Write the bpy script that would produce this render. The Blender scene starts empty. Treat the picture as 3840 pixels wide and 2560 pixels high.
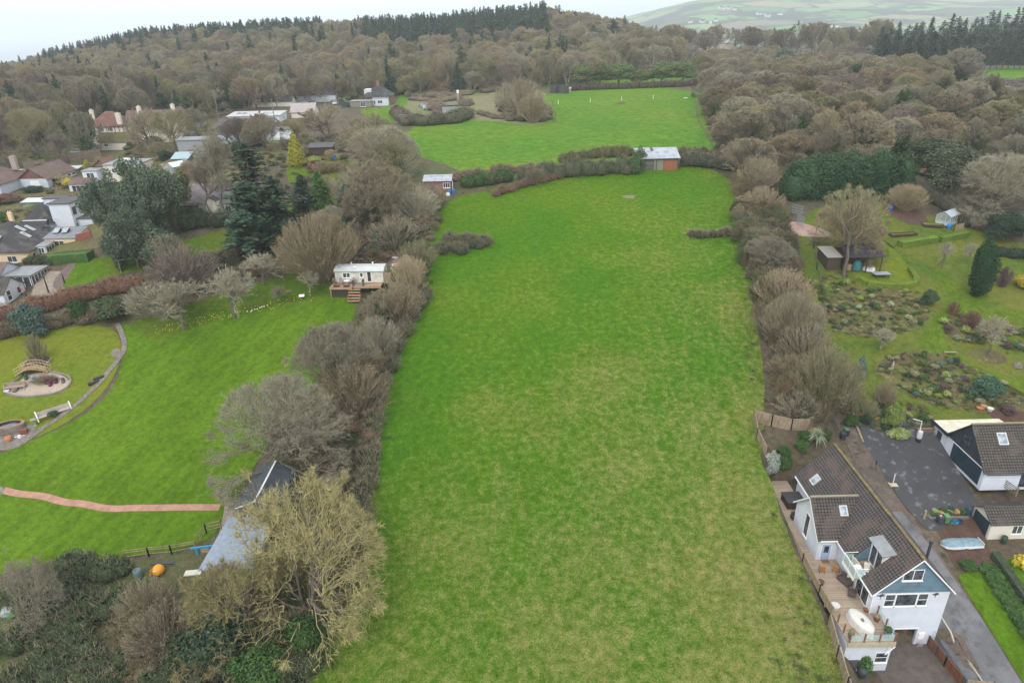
import bpy, math, random
import numpy as np
from mathutils import Vector, Matrix
from mathutils.geometry import delaunay_2d_cdt
rnd = random.Random(7)
C = bpy.context.scene.collection
SC = bpy.context.scene
# ---------------------------------------------------------------- camera, sky, sun, exposure
F = 2560.0; PITCH = math.radians(25.08); ROLL = math.radians(1.4); HC = 57.0
fw = np.array([0, math.cos(PITCH), -math.sin(PITCH)]); up0 = np.array([0, math.sin(PITCH), math.cos(PITCH)]); rt0 = np.array([1., 0, 0])
rv = math.cos(ROLL)*rt0-math.sin(ROLL)*up0
uv_ = math.sin(ROLL)*rt0+math.cos(ROLL)*up0
CP = np.array([0, 0, HC])
cam = bpy.data.cameras.new('camera'); cam_o = bpy.data.objects.new('camera', cam); C.objects.link(cam_o)
M = Matrix((( rv[0], uv_[0], -fw[0], 0), (rv[1], uv_[1], -fw[1], 0), (rv[2], uv_[2], -fw[2], HC), (0, 0, 0, 1)))
cam_o.matrix_world = M
cam.sensor_width = 36.0; cam.lens = 24.0; cam.clip_start = 0.5; cam.clip_end = 120000
SC.camera = cam_o
SUN_EL, SUN_AZ = math.radians(48), math.radians(200)
w = bpy.data.worlds.new('World'); SC.world = w; w.use_nodes = True
nt = w.node_tree; nt.nodes.clear()
out = nt.nodes.new('ShaderNodeOutputWorld'); bg = nt.nodes.new('ShaderNodeBackground'); bg2 = nt.nodes.new('ShaderNodeBackground')
sky = nt.nodes.new('ShaderNodeTexSky'); sky.sky_type = 'NISHITA'; sky.sun_disc = False
sky.sun_elevation = SUN_EL; sky.sun_rotation = SUN_AZ; sky.altitude = 100; sky.dust_density = 3
bg.inputs[1].default_value = 0.07
tc = nt.nodes.new('ShaderNodeTexCoord'); mp = nt.nodes.new('ShaderNodeMapping'); mp.inputs['Scale'].default_value = (1, 1, 5)
nz = nt.nodes.new('ShaderNodeTexNoise'); nz.inputs['Scale'].default_value = 1.6; nz.inputs['Detail'].default_value = 5
cr = nt.nodes.new('ShaderNodeValToRGB')
cr.color_ramp.elements[0].position = .3; cr.color_ramp.elements[0].color = (.81, .845, .885, 1)
cr.color_ramp.elements[1].position = .7; cr.color_ramp.elements[1].color = (.94, .95, .96, 1)
bg2.inputs[1].default_value = 1.42
mx = nt.nodes.new('ShaderNodeMixShader'); mx.inputs[0].default_value = .86
L = nt.links.new
L(sky.outputs[0], bg.inputs[0]); L(tc.outputs['Generated'], mp.inputs[0]); L(mp.outputs[0], nz.inputs[0]); L(nz.outputs[0], cr.inputs[0]); L(cr.outputs[0], bg2.inputs[0])
L(bg.outputs[0], mx.inputs[1]); L(bg2.outputs[0], mx.inputs[2]); L(mx.outputs[0], out.inputs[0])
sl = bpy.data.lights.new('sun', 'SUN'); sl.energy = 1.2; sl.angle = math.radians(18); sl.color = (1, .97, .92)
so = bpy.data.objects.new('sun', sl); C.objects.link(so)
so.rotation_euler = (math.pi/2-SUN_EL, 0, math.pi-SUN_AZ)
SC.view_settings.view_transform = 'Standard'; SC.view_settings.look = 'None'; SC.view_settings.gamma = 1; SC.view_settings.exposure = 0.46
SC.cycles.max_bounces = 5; SC.cycles.diffuse_bounces = 2; SC.cycles.glossy_bounces = 2; SC.cycles.transmission_bounces = 3
SC.cycles.transparent_max_bounces = 6; SC.cycles.volume_bounces = 2; SC.cycles.use_denoising = True; SC.cycles.denoiser = 'OPENIMAGEDENOISE'; SC.cycles.denoising_prefilter = 'NONE'; SC.cycles.denoising_input_passes = 'RGB_ALBEDO_NORMAL'
SC.cycles.caustics_reflective = False; SC.cycles.caustics_refractive = False
SC.render.filter_size = 1.2 if hasattr(SC.render, 'filter_size') else 1.5
# ---------------------------------------------------------------- the lie of the land
def sst(x, a, b):
    t = np.clip((x-a)/(b-a), 0, 1); return t*t*(3-2*t)
_ky = np.array([-200, 20, 35, 45, 50, 60, 72, 90, 110, 130, 165, 200, 300, 350, 600, 3000.])
_kf = np.array([-30, -5.5, -2, .6, 1.6, 3.6, 6.2, 10.5, 15.5, 20, 25.8, 27.3, 27.5, 28, 30, 30.])
_kr = np.array([-30, -6, -4, -2, -1., 1.2, 5., 10.2, 15.5, 20, 25.8, 27.3, 27.5, 28, 30, 30.])
_ty = np.arange(-200, 3000, 1.0)
def _sm(k):
    v = np.interp(_ty, _ky, k); return np.convolve(np.pad(v, 4, 'edge'), np.ones(9)/9, 'valid')
_tf, _tr = _sm(_kf), _sm(_kr)
_ka = np.array([-3, -.9, -.75, -.6, -.476, -.3, -.1, .05, .12, .2, .3, .75, 3])
_ks = np.array([-30, -10, 8, 27, 42, 45, 46, 53, 46, 36, 31, 30, 30.])
def T(x, y):
    x = np.asarray(x, float); y = np.asarray(y, float)
    f = np.interp(y, _ty, _tf); g = np.interp(y, _ty, _tr)
    h = f+(g-f)*sst(x, 31.2, 33.5+9*sst(y, 71, 76))
    h = h-7*sst(-x, 62, 120)*sst(y, 95, 120)*(1-sst(y, 190, 270))
    az = x/np.maximum(y, 60)
    S = np.interp(az, _ka, _ks)
    h = h+(S-h)*sst(y, 330, 620)
    h = h+(np.minimum(h, 2.4)-h)*((x > 31.25)&(x < 42.9)&(y > 45)&(y < 72))*1.0
    h = np.where((x > 32.9)&(x < 44.6)&(y > 30)&(y < 50.2), -1.75, h)
    h = h-(130*sst(y, 760, 1500))*(1-sst(az, -.05, .25))
    h = h-55*sst(y, 650, 1300)*sst(az, -.05, .2)
    hh = sst(y, 1500, 4300)*(120*sst(az, .08, .35)+70*sst(az, .02, .1)+25*np.sin(x/700.+1)*sst(az, .1, .3)+18*np.sin(y/420.+x/900.)*sst(az, .1, .3))
    return h+hh+sst(y, 500, 1500)*6*np.sin(x/90.)*np.sin(y/130.)
def ray(px, py): return (fw*F+rv*(px-1920)-uv_*(py-1280))/F
def at(px, py, h):
    d = ray(px, py); return CP+d*(h-HC)/d[2]
_ts = np.concatenate([np.arange(30, 400, .5), np.arange(400, 6000, 4)])
def G(px, py):            # where the ground seen at a pixel of the photograph lies
    d = ray(px, py); P_ = CP[None]+d[None]*_ts[:, None]
    b_ = P_[:, 2] < T(P_[:, 0], P_[:, 1]); i = int(np.argmax(b_))
    if not b_[i]: return P_[-1]
    a, b = _ts[i-1], _ts[i]
    for _ in range(18):
        m = (a+b)/2; q = CP+d*m
        if q[2] < T(q[0], q[1]): b = m
        else: a = m
    return CP+d*b
def proj(p):
    q = np.array(p, float)-CP; z = q@fw
    return 1920+F*(q@rv)/z, 1280-F*(q@uv_)/z, z
def gz(x, y): return float(T(x, y))
# ---------------------------------------------------------------- naming
def tag(o, label=None, cat=None, group=None, kind=None):
    if label: o['label'] = label
    if cat: o['category'] = cat
    if group: o['group'] = group
    if kind: o['kind'] = kind
    return o
def empty(name, loc, rz=0, label=None, cat=None, group=None):
    o = bpy.data.objects.new(name, None); C.objects.link(o); o.location = [float(v) for v in loc]; o.rotation_euler = (0, 0, rz)
    o.empty_display_size = .3
    return tag(o, label, cat, group)
def copy_tree(o, parent=None):
    c = o.copy(); C.objects.link(c)
    if parent is not None: c.parent = parent
    for ch in list(o.children): copy_tree(ch, c)
    return c
# ---------------------------------------------------------------- mesh builder
class MB:
    def __init__(s): s.v = []; s.f = []; s.uv = []
    def quad(s, pts, uv=None):
        n = len(s.v); s.v += [tuple(float(c) for c in p) for p in pts]; s.f.append(tuple(range(n, n+len(pts))))
        if uv is None:
            a = Vector(pts[0]); e = (Vector(pts[1])-a)
            e = e.normalized() if e.length > 1e-6 else Vector((1, 0, 0))
            nn = (Vector(pts[1])-a).cross(Vector(pts[2])-a)
            nn = nn.normalized() if nn.length > 1e-9 else Vector((0, 0, 1))
            g = nn.cross(e)
            uv = [((Vector(p)-a).dot(e), (Vector(p)-a).dot(g)) for p in pts]
        s.uv += uv; return s
    def box(s, x0, y0, z0, x1, y1, z1):
        p = [(x0,y0,z0),(x1,y0,z0),(x1,y1,z0),(x0,y1,z0),(x0,y0,z1),(x1,y0,z1),(x1,y1,z1),(x0,y1,z1)]
        for f in ((0,3,2,1),(4,5,6,7),(0,1,5,4),(1,2,6,5),(2,3,7,6),(3,0,4,7)): s.quad([p[i] for i in f])
        return s
    def cbox(s, c, size, rz=0, rx=0, ry=0):
        R_ = Matrix.Rotation(rz, 3, 'Z')@Matrix.Rotation(ry, 3, 'Y')@Matrix.Rotation(rx, 3, 'X'); c = Vector(c)
        h = [q/2 for q in size]
        p = [c+R_@Vector((sx*h[0], sy*h[1], sz*h[2])) for sz in (-1,1) for sx,sy in ((-1,-1),(1,-1),(1,1),(-1,1))]
        for f in ((0,3,2,1),(4,5,6,7),(0,1,5,4),(1,2,6,5),(2,3,7,6),(3,0,4,7)): s.quad([p[i] for i in f])
        return s
    def prism(s, poly, d):            # polygon (3D points) pushed along vector d
        d = Vector(d); a = [Vector(p) for p in poly]; b = [p+d for p in a]; n = len(a)
        s.quad(a[::-1]); s.quad(b)
        for i in range(n): s.quad([a[i], a[(i+1) % n], b[(i+1) % n], b[i]])
        return s
    def slab(s, pts, t):              # sloping roof plane with thickness, first edge is the eave
        a = [Vector(p) for p in pts]; n_ = (a[1]-a[0]).cross(a[-1]-a[0]).normalized()
        if n_.z < 0: n_ = -n_
        b = [p-n_*t for p in a]; n = len(a)
        s.quad(a); s.quad(b[::-1])
        for i in range(n): s.quad([a[(i+1) % n], a[i], b[i], b[(i+1) % n]])
        return s
    def tube(s, pts, r, seg=6, cap=True):
        if not hasattr(r, '__len__'): r = [r]*len(pts)
        pts = [Vector(p) for p in pts]; rings = []
        for i, p in enumerate(pts):
            t = (pts[min(i+1, len(pts)-1)]-pts[max(i-1, 0)]).normalized()
            a = Vector((0, 0, 1)) if abs(t.z) < .9 else Vector((1, 0, 0))
            e1 = t.cross(a).normalized(); e2 = t.cross(e1)
            rings.append([p+(e1*math.cos(2*math.pi*k/seg)+e2*math.sin(2*math.pi*k/seg))*r[i] for k in range(seg)])
        for i in range(len(pts)-1):
            for k in range(seg):
                s.quad([rings[i][k], rings[i][(k+1) % seg], rings[i+1][(k+1) % seg], rings[i+1][k]])
        if cap: s.quad(rings[0][::-1]); s.quad(rings[-1])
        return s
    def lathe(s, prof, c=(0,0,0), seg=14):   # profile [(r,z)]
        c = Vector(c)
        for i in range(len(prof)-1):
            (r0, z0), (r1, z1) = prof[i], prof[i+1]
            for k in range(seg):
                a0, a1 = 2*math.pi*k/seg, 2*math.pi*(k+1)/seg
                q = [c+Vector((r0*math.cos(a0), r0*math.sin(a0), z0)), c+Vector((r0*math.cos(a1), r0*math.sin(a1), z0)), c+Vector((r1*math.cos(a1), r1*math.sin(a1), z1)), c+Vector((r1*math.cos(a0), r1*math.sin(a0), z1))]
                if r0 < 1e-5: q = [q[0], q[2], q[3]]
                elif r1 < 1e-5: q = q[:3]
                s.quad(q)
        return s
    def build(s, name, m, parent=None, off=None, smooth=False):
        me = bpy.data.meshes.new(name); V_ = s.v
        if off is not None: V_ = [(a-off[0], b-off[1], c-off[2]) for a, b, c in V_]
        me.from_pydata(V_, [], s.f)
        u = me.uv_layers.new(name='UVMap'); u.data.foreach_set('uv', np.array(s.uv, 'f').ravel())
        me.materials.append(m)
        if smooth:
            import bmesh
            bm = bmesh.new(); bm.from_mesh(me); bmesh.ops.remove_doubles(bm, verts=bm.verts, dist=1e-4); bm.to_mesh(me); bm.free(); me.shade_smooth()
        o = bpy.data.objects.new(name, me); C.objects.link(o)
        if parent is not None: o.parent = parent
        return o
def npmesh(name, V, Fq, m, smooth=False):
    me = bpy.data.meshes.new(name); V = np.asarray(V, 'f'); Fq = np.asarray(Fq, 'i'); k = Fq.shape[1]
    me.vertices.add(len(V)); me.vertices.foreach_set('co', V.ravel())
    me.loops.add(Fq.size); me.loops.foreach_set('vertex_index', Fq.ravel())
    me.polygons.add(len(Fq)); me.polygons.foreach_set('loop_start', np.arange(0, Fq.size, k, dtype='i'))
    me.update(calc_edges=True); me.validate()
    if m is not None: me.materials.append(m)
    if smooth: me.shade_smooth()
    return me
def mesh_obj(name, me, parent=None, loc=None):
    o = bpy.data.objects.new(name, me); C.objects.link(o)
    if parent is not None: o.parent = parent
    if loc is not None: o.location = [float(c) for c in loc]
    return o
# ---------------------------------------------------------------- materials
class NT:
    def __init__(s, name):
        s.m = bpy.data.materials.new(name); s.m.use_nodes = True; s.t = s.m.node_tree; s.b = s.t.nodes['Principled BSDF']
        s.b.inputs['Specular IOR Level'].default_value = .3
    def n(s, t, **k):
        a = s.t.nodes.new(t)
        for q, v in k.items():
            if q in a.inputs.keys(): a.inputs[q].default_value = v
            else: setattr(a, q, v)
        return a
    def l(s, a, b): s.t.links.new(a, b)
    def noise(s, vec, scale, detail=4, rough=.55, stretch=None):
        if stretch:
            mp_ = s.n('ShaderNodeMapping'); mp_.inputs['Scale'].default_value = stretch[:3]
            if len(stretch) > 3:
                m0 = s.n('ShaderNodeMapping'); m0.inputs['Rotation'].default_value = (0, 0, stretch[3]); s.l(vec, m0.inputs[0]); vec = m0.outputs[0]
            s.l(vec, mp_.inputs[0]); vec = mp_.outputs[0]
        q = s.n('ShaderNodeTexNoise', Scale=scale, Detail=detail, Roughness=rough); s.l(vec, q.inputs['Vector']); return q.outputs[0]
    def ramp(s, fac, *st):
        r = s.n('ShaderNodeValToRGB'); e = r.color_ramp.elements
        while len(e) < len(st): e.new(.5)
        for i, (p, c) in enumerate(st): e[i].position = p; e[i].color = (c, c, c, 1) if not hasattr(c, '__len__') else (*c, 1)
        s.l(fac, r.inputs[0]); return r.outputs[0]
    def mix(s, a, b, fac, mode='MIX'):
        x = s.n('ShaderNodeMix', data_type='RGBA', blend_type=mode)
        for v, i in ((fac, 0), (a, 6), (b, 7)):
            if hasattr(v, 'is_linked') or hasattr(v, 'links'): s.l(v, x.inputs[i])
            else: x.inputs[i].default_value = v if i == 0 else (*v, 1)
        return x.outputs[2]
    def math(s, op, a, b=0.0):
        x = s.n('ShaderNodeMath', operation=op)
        for v, i in ((a, 0), (b, 1)):
            if hasattr(v, 'links'): s.l(v, x.inputs[i])
            else: x.inputs[i].default_value = v
        return x.outputs[0]
    def bump(s, h, st=.5, d=.1):
        b = s.n('ShaderNodeBump', Strength=st, Distance=d); s.l(h, b.inputs['Height']); s.l(b.outputs[0], s.b.inputs['Normal'])
    def col(s, c, rough=.8, metal=0):
        if hasattr(c, 'links'): s.l(c, s.b.inputs['Base Color'])
        else: s.b.inputs['Base Color'].default_value = (*c, 1)
        s.b.inputs['Roughness'].default_value = rough; s.b.inputs['Metallic'].default_value = metal
        return s.m
    def pos(s): return s.n('ShaderNodeNewGeometry').outputs['Position']
    def obj(s): return s.n('ShaderNodeTexCoord').outputs['Object']
    def uv(s): return s.n('ShaderNodeTexCoord').outputs['UV']
def plain(name, c, rough=.7, metal=0, var=.25, scale=1.5, bump=0):
    t = NT(name); p = t.obj(); n1 = t.noise(p, scale, 6, .65)
    k = t.ramp(n1, (.25, 1-var), (.75, 1+var*.4))
    r = t.col(t.mix(c, k, 1.0, 'MULTIPLY'), rough, metal)
    if bump: t.bump(t.noise(p, scale*8, 3), bump, .03)
    return r
_pc = {}
def P(c, rough=.6, metal=0, var=.2, scale=2.0):
    k = (tuple(round(q, 3) for q in c), rough, metal, var, scale)
    if k not in _pc: _pc[k] = plain('paint', c, rough, metal, var, scale)
    return _pc[k]
def leafmat(name, spread=.5, warm=0.0, rough=.6):
    t = NT(name); oi = t.n('ShaderNodeObjectInfo'); g = t.n('ShaderNodeNewGeometry')
    n1 = t.noise(g.outputs['Position'], .55, 3); n2 = t.noise(g.outputs['Position'], 2.6, 2)
    k = t.math('ADD', t.math('MULTIPLY', g.outputs['Random Per Island'], .55), t.math('ADD', t.math('MULTIPLY', n1, .8), t.math('MULTIPLY', n2, .45)))
    k = t.math('SUBTRACT', k, .4)
    r_ = t.ramp(k, (.0, (1-spread, 1-spread*.9, 1-spread*.8)), (.5, (1, 1, 1)), (1, (1+spread*1.1, 1+spread*.85, 1+spread*.5)))
    rr = t.math('ADD', .82, t.math('MULTIPLY', oi.outputs['Random'], .36))
    c = t.mix(oi.outputs['Color'], r_, 1.0, 'MULTIPLY')
    cc = t.n('ShaderNodeCombineXYZ'); [t.l(rr, cc.inputs[i]) for i in range(3)]
    c = t.mix(c, cc.outputs[0], 1.0, 'MULTIPLY')
    t.col(c, rough); t.b.inputs['Specular IOR Level'].default_value = .2
    return t.m
LEAF = leafmat('leaf_foliage', .5)
TWIG = leafmat('twig_bark', .3, rough=.9)
def grass(name, a, b, c, s1=.05, s2=.9, stripe=None, tuft=(.55, .8), bump=.6, grad=False):
    t = NT(name); p = t.pos()
    n1 = t.noise(p, s1, 4, .6); n2 = t.noise(p, s2, 6, .7); n3 = t.noise(p, s2*6, 4, .7)
    col_ = t.mix(a, b, t.ramp(n1, (.38, 0), (.64, 1)))
    tf = t.math('ADD', t.math('MULTIPLY', n1, .24), t.math('ADD', t.math('MULTIPLY', n2, .40), t.math('MULTIPLY', n3, .36)))
    if grad:      # the near and right parts of the field are drier and more tussocky
        sx = t.n('ShaderNodeSeparateXYZ'); t.l(p, sx.inputs[0]); gy = t.math('MULTIPLY', t.math('SUBTRACT', 95.0, sx.outputs[1]), 0.0014); gx = t.math('MULTIPLY', sx.outputs[0], .0015)
        tf = t.math('ADD', tf, t.math('ADD', gx, gy)); n5 = t.noise(p, .45, 3, .6, (2.2, .12, 1, .03)); tf = t.math('ADD', tf, t.math('MULTIPLY', t.math('SUBTRACT', n5, .5), .14))
    col_ = t.mix(col_, c, t.ramp(tf, (tuft[0]-.05, 0), (tuft[1]-.05, 1)))
    dk = t.ramp(n3, (.3, .62), (.6, 1.12)); col_ = t.mix(col_, dk, 1.0, 'MULTIPLY')
    dk2 = t.ramp(n2, (.32, .66), (.66, 1.14)); col_ = t.mix(col_, dk2, 1.0, 'MULTIPLY')
    if stripe:
        n4 = t.noise(p, 1.0, 2, .5, (stripe[0], .03, 1, stripe[1])); col_ = t.mix(col_, t.ramp(n4, (.38, .86), (.62, 1.16)), stripe[2], 'MULTIPLY')
    t.col(col_, .9); t.b.inputs['Specular IOR Level'].default_value = .02
    t.bump(t.math('ADD', n3, t.math('MULTIPLY', n2, 2)), bump, .25)
    return t.m
def soil(name, cols, s=(.08, .7, 5), bump=.7, rough=.95, fine=(.55, 1.2)):
    t = NT(name); p = t.pos(); n1 = t.noise(p, s[0], 4, .6); n2 = t.noise(p, s[1], 5, .7); n3 = t.noise(p, s[2], 4, .7)
    c = t.mix(cols[0], cols[1], t.ramp(n1, (.4, 0), (.6, 1))); c = t.mix(c, cols[2], t.ramp(n2, (.5, 0), (.66, 1)))
    if len(cols) > 3: c = t.mix(c, cols[3], t.ramp(t.noise(p, s[1]*1.7, 4, .6), (.58, 0), (.68, 1)))
    c = t.mix(c, t.ramp(n3, (.3, fine[0]), (.65, fine[1])), 1.0, 'MULTIPLY')
    t.col(c, rough); t.bump(t.math('ADD', n3, n2), bump, .15); return t.m
def tilemat(name, c1, c2, c3, tw=.33, th=.34, lich=(.3, .3, .24), lk=.62):
    t = NT(name); u = t.uv()
    b = t.n('ShaderNodeTexBrick', offset=0.0, squash=1.0); b.inputs['Scale'].default_value = 1
    for k, v in (('Color1', (*c1, 1)), ('Color2', (*c2, 1)), ('Mortar', (*[q*.25 for q in c1], 1)), ('Mortar Size', .05), ('Brick Width', tw), ('Row Height', th), ('Mortar Smooth', .3)): b.inputs[k].default_value = v
    t.l(u, b.inputs['Vector'])
    p = t.obj(); n1 = t.noise(p, .5, 4, .6); n2 = t.noise(p, 3.5, 4, .7)
    c = t.mix(b.outputs['Color'], c3, t.math('MULTIPLY', t.ramp(n1, (.48, 0), (.6, 1)), .6))
    c = t.mix(c, lich, t.math('MULTIPLY', t.ramp(n2, (lk, 0), (lk+.06, 1)), .7))
    c = t.mix(c, t.ramp(t.noise(p, 9, 3), (.3, .7), (.7, 1.15)), 1.0, 'MULTIPLY')
    t.col(c, .85)
    # each course laps the one below
    sx = t.n('ShaderNodeSeparateXYZ'); t.l(u, sx.inputs[0])
    saw = t.math('FRACT', t.math('DIVIDE', sx.outputs[1], th)); saw = t.math('SUBTRACT', 1.0, saw)
    t.bump(saw, .8, .05); return t.m
def linemat(name, c, period, axis=0, dark=.6, rough=.6, var=.2, coord='uv', width=.12, c2=None):
    """boards, laps or corrugations at a given spacing"""
    t = NT(name); u = t.uv() if coord == 'uv' else t.obj(); sx = t.n('ShaderNodeSeparateXYZ'); t.l(u, sx.inputs[0])
    q = t.math('DIVIDE', sx.outputs[axis], period); fr = t.math('FRACT', q)
    line = t.ramp(fr, (0, dark), (width, 1.0))
    fl = t.math('FLOOR', q); wn = t.n('ShaderNodeTexWhiteNoise', noise_dimensions='1D'); t.l(fl, wn.inputs['W'])
    bd = t.math('ADD', 1-var/2, t.math('MULTIPLY', wn.outputs[0], var))
    cc = t.n('ShaderNodeCombineXYZ'); [t.l(bd, cc.inputs[i]) for i in range(3)]
    p = t.obj(); n = t.noise(p, .9, 5, .65)
    base = t.mix(c, c2 if c2 else [k*.7 for k in c], t.ramp(n, (.45, 0), (.68, 1)))
    k = t.mix(t.mix(base, cc.outputs[0], 1.0, 'MULTIPLY'), line, 1.0, 'MULTIPLY')
    t.col(k, rough); t.bump(line, .5, .03); return t.m
M_ = dict(
 field=grass('field_grass', (.074, .190, .009), (.112, .205, .012), (.245, .235, .08), .06, 1.1, None, (.565, .73), .9, True),
 field_far=grass('upper_field_grass', (.088, .205, .02), (.118, .22, .02), (.18, .22, .04), .03, .5, None, (.56, .76), .5),
 lawn=grass('lawn_grass', (.080, .160, .008), (.105, .185, .012), (.135, .19, .02), .05, 1.6, (.75, .36, .75), (.58, .8), .4),
 moss=grass('mossy_lawn', (.13, .185, .02), (.19, .205, .022), (.10, .17, .02), .12, 1.2, None, (.55, .75), .4),
 rlawn=grass('garden_lawn', (.085, .135, .022), (.16, .17, .03), (.10, .12, .04), .12, 1.0, None, (.56, .76), .4),
 glawn=grass('green_lawn', (.08, .145, .014), (.115, .165, .018), (.14, .165, .03), .12, 1.3, None, (.56, .78), .4),
 scrub=soil('scrub_ground', ((.085, .08, .035), (.075, .10, .03), (.14, .11, .065), (.05, .055, .025))),
 tan=soil('tan_rough_grass', ((.19, .17, .085), (.13, .165, .05), (.26, .21, .13), (.15, .12, .08)), (.06, .3, 2)),
 litter=soil('leaf_litter', ((.10, .075, .05), (.075, .07, .04), (.13, .10, .07), (.045, .05, .03)), (.02, .2, 1.5)),
 bed=soil('flower_bed', ((.10, .085, .04), (.12, .125, .035), (.14, .08, .055), (.20, .21, .06)), (.2, .9, 5)),
 earth=soil('bare_earth', ((.10, .055, .04), (.13, .075, .055), (.07, .045, .035)), (.3, 1.5, 6)),
 tarmac=soil('tarmac', ((.05, .051, .056), (.068, .068, .073), (.042, .043, .047), (.15, .15, .165)), (.15, .6, 9), .1, .8, (.88, 1.06)),
 lane=soil('lane_mud', ((.135, .10, .085), (.10, .08, .065), (.16, .125, .11), (.06, .055, .03)), (.25, .7, 8), .3),
 road=soil('lane_road', ((.12, .12, .125), (.165, .165, .17), (.085, .085, .09)), (.3, .8, 9), .1, .85, (.85, 1.08)),
 gravel=soil('gravel', ((.42, .34, .26), (.36, .30, .25), (.48, .40, .31)), (.4, 2, 12), .4),
 pink=soil('pink_gravel', ((.36, .25, .21), (.42, .30, .25), (.30, .2, .17)), (.3, 1, 8), .4),
 paving=soil('paving', ((.30, .25, .19), (.24, .2, .16), (.38, .33, .27), (.17, .14, .11)), (.6, 1.6, 8), .4),
 heather=soil('heather', ((.17, .11, .13), (.13, .12, .06), (.24, .12, .2), (.25, .26, .12)), (.5, 2, 8)),
 stone=soil('rough_stone', ((.24, .21, .18), (.17, .15, .13), (.30, .27, .23), (.10, .11, .06)), (.8, 2.5, 9)),
 render=plain('white_render', (.62, .655, .72), .75, 0, .16, .7), cream=plain('cream_render', (.66, .62, .52), .8, 0, .1, .7), peach=plain('peach_render', (.72, .56, .36), .8, 0, .1, .7),
 upvc=plain('white_frame', (.8, .8, .8), .4, 0, .04), 
 slate=tilemat('slate_tiles', (.075, .072, .078), (.095, .09, .095), (.13, .125, .11), .3, .25, (.22, .21, .17), .64),
 dtile=tilemat('dark_concrete_tiles', (.082, .072, .064), (.11, .095, .083), (.12, .095, .08), .33, .34, (.36, .34, .29), .66),
 btile=tilemat('brown_concrete_tiles', (.092, .084, .08), (.115, .102, .094), (.135, .092, .078), .33, .34, (.33, .29, .24), .68),
 path=None, rtile=tilemat('red_clay_tiles', (.27, .125, .09), (.22, .105, .08), (.20, .14, .115), .3, .3, (.36, .24, .18), .6),
 ptile=tilemat('pinkish_tiles', (.24, .155, .13), (.20, .13, .115), (.17, .14, .12), .3, .3, (.3, .25, .2), .6),
 btimber=plain('dark_timber', (.075, .05, .035), .85, 0, .4, 3), timber=linemat('weathered_timber', (.30, .235, .155), .14, 0, .45, .85, .35), 
 deck=linemat('decking_boards', (.36, .28, .205), .145, 1, .5, .85, .3, 'obj', .12, (.29, .235, .18)), 
 deckx=linemat('decking_boards_pale', (.40, .31, .235), .145, 0, .5, .85, .3, 'obj'),
 blueclad=linemat('blue_weatherboard', (.135, .22, .285), .17, 1, .62, .55, .08), navyclad=linemat('navy_weatherboard', (.035, .048, .066), .17, 1, .55, .55, .1),
 navydoor=linemat('navy_garage_door', (.022, .045, .065), .2, 1, .7, .45, .04), corr=linemat('grey_corrugated', (.16, .185, .215), .15, 0, .55, .5, .05, 'uv', .5),
 corrg=linemat('green_grey_corrugated', (.07, .085, .10), .2, 0, .5, .55, .06, 'uv', .5), asb=linemat('weathered_corrugated', (.40, .43, .48), .15, 0, .75, .7, .15, 'uv', .5, (.24, .26, .30)),
 rust=linemat('rusty_sheet', (.33, .10, .05), .1, 0, .7, .8, .3, 'uv', .5, (.24, .14, .09)), brick=None, glass=None, dark=P((.02, .02, .022), .8), metal=P((.45, .46, .48), .4, .7, .1),
 felt=plain('roofing_felt', (.10, .10, .105), .85, 0, .3, 2), lead=plain('flat_roof_grey', (.27, .285, .30), .6, 0, .35, 1.2),
)
def brickmat(name, c1, c2, mo, w=.225, h=.075):
    t = NT(name); b = t.n('ShaderNodeTexBrick'); t.l(t.uv(), b.inputs['Vector']); b.inputs['Scale'].default_value = 1
    for k, v in (('Color1', (*c1, 1)), ('Color2', (*c2, 1)), ('Mortar', (*mo, 1)), ('Mortar Size', .008 if h < .1 else .012), ('Brick Width', w), ('Row Height', h)): b.inputs[k].default_value = v
    c = t.mix(b.outputs[0], t.ramp(t.noise(t.obj(), 1.2, 5, .7), (.3, .65), (.7, 1.15)), 1.0, 'MULTIPLY'); t.col(c, .9); return t.m
M_['brick'] = brickmat('red_brick', (.30, .13, .08), (.22, .10, .07), (.3, .27, .23))
M_['path'] = brickmat('pink_path_bricks', (.46, .24, .17), (.38, .20, .16), (.30, .2, .15), .22, .11)
M_['blocks'] = brickmat('old_stone_blocks', (.27, .15, .12), (.20, .13, .11), (.13, .11, .1), .45, .22)
M_['pavers'] = brickmat('block_paving', (.29, .24, .215), (.23, .20, .185), (.12, .10, .09), .2, .2)
def glassmat(name, c=(.03, .035, .04), rough=.08):
    t = NT(name); t.col(t.mix(c, [q*2.2+.02 for q in c], t.ramp(t.noise(t.obj(), 1.3, 2), (.4, 0), (.6, 1))), rough); t.b.inputs['Specular IOR Level'].default_value = .9; return t.m
M_['glass'] = glassmat('window_glass'); M_['skyglass'] = glassmat('rooflight_glass', (.16, .19, .22), .05)
def clearglass(name, c, a):
    t = NT(name); t.col(c, .03); t.b.inputs['Alpha'].default_value = a; t.b.inputs['Specular IOR Level'].default_value = .8; return t.m
M_['clear'] = clearglass('clear_glass', (.55, .75, .72), .32); M_['ghglass'] = clearglass('greenhouse_glass', (.62, .70, .70), .35)
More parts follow.
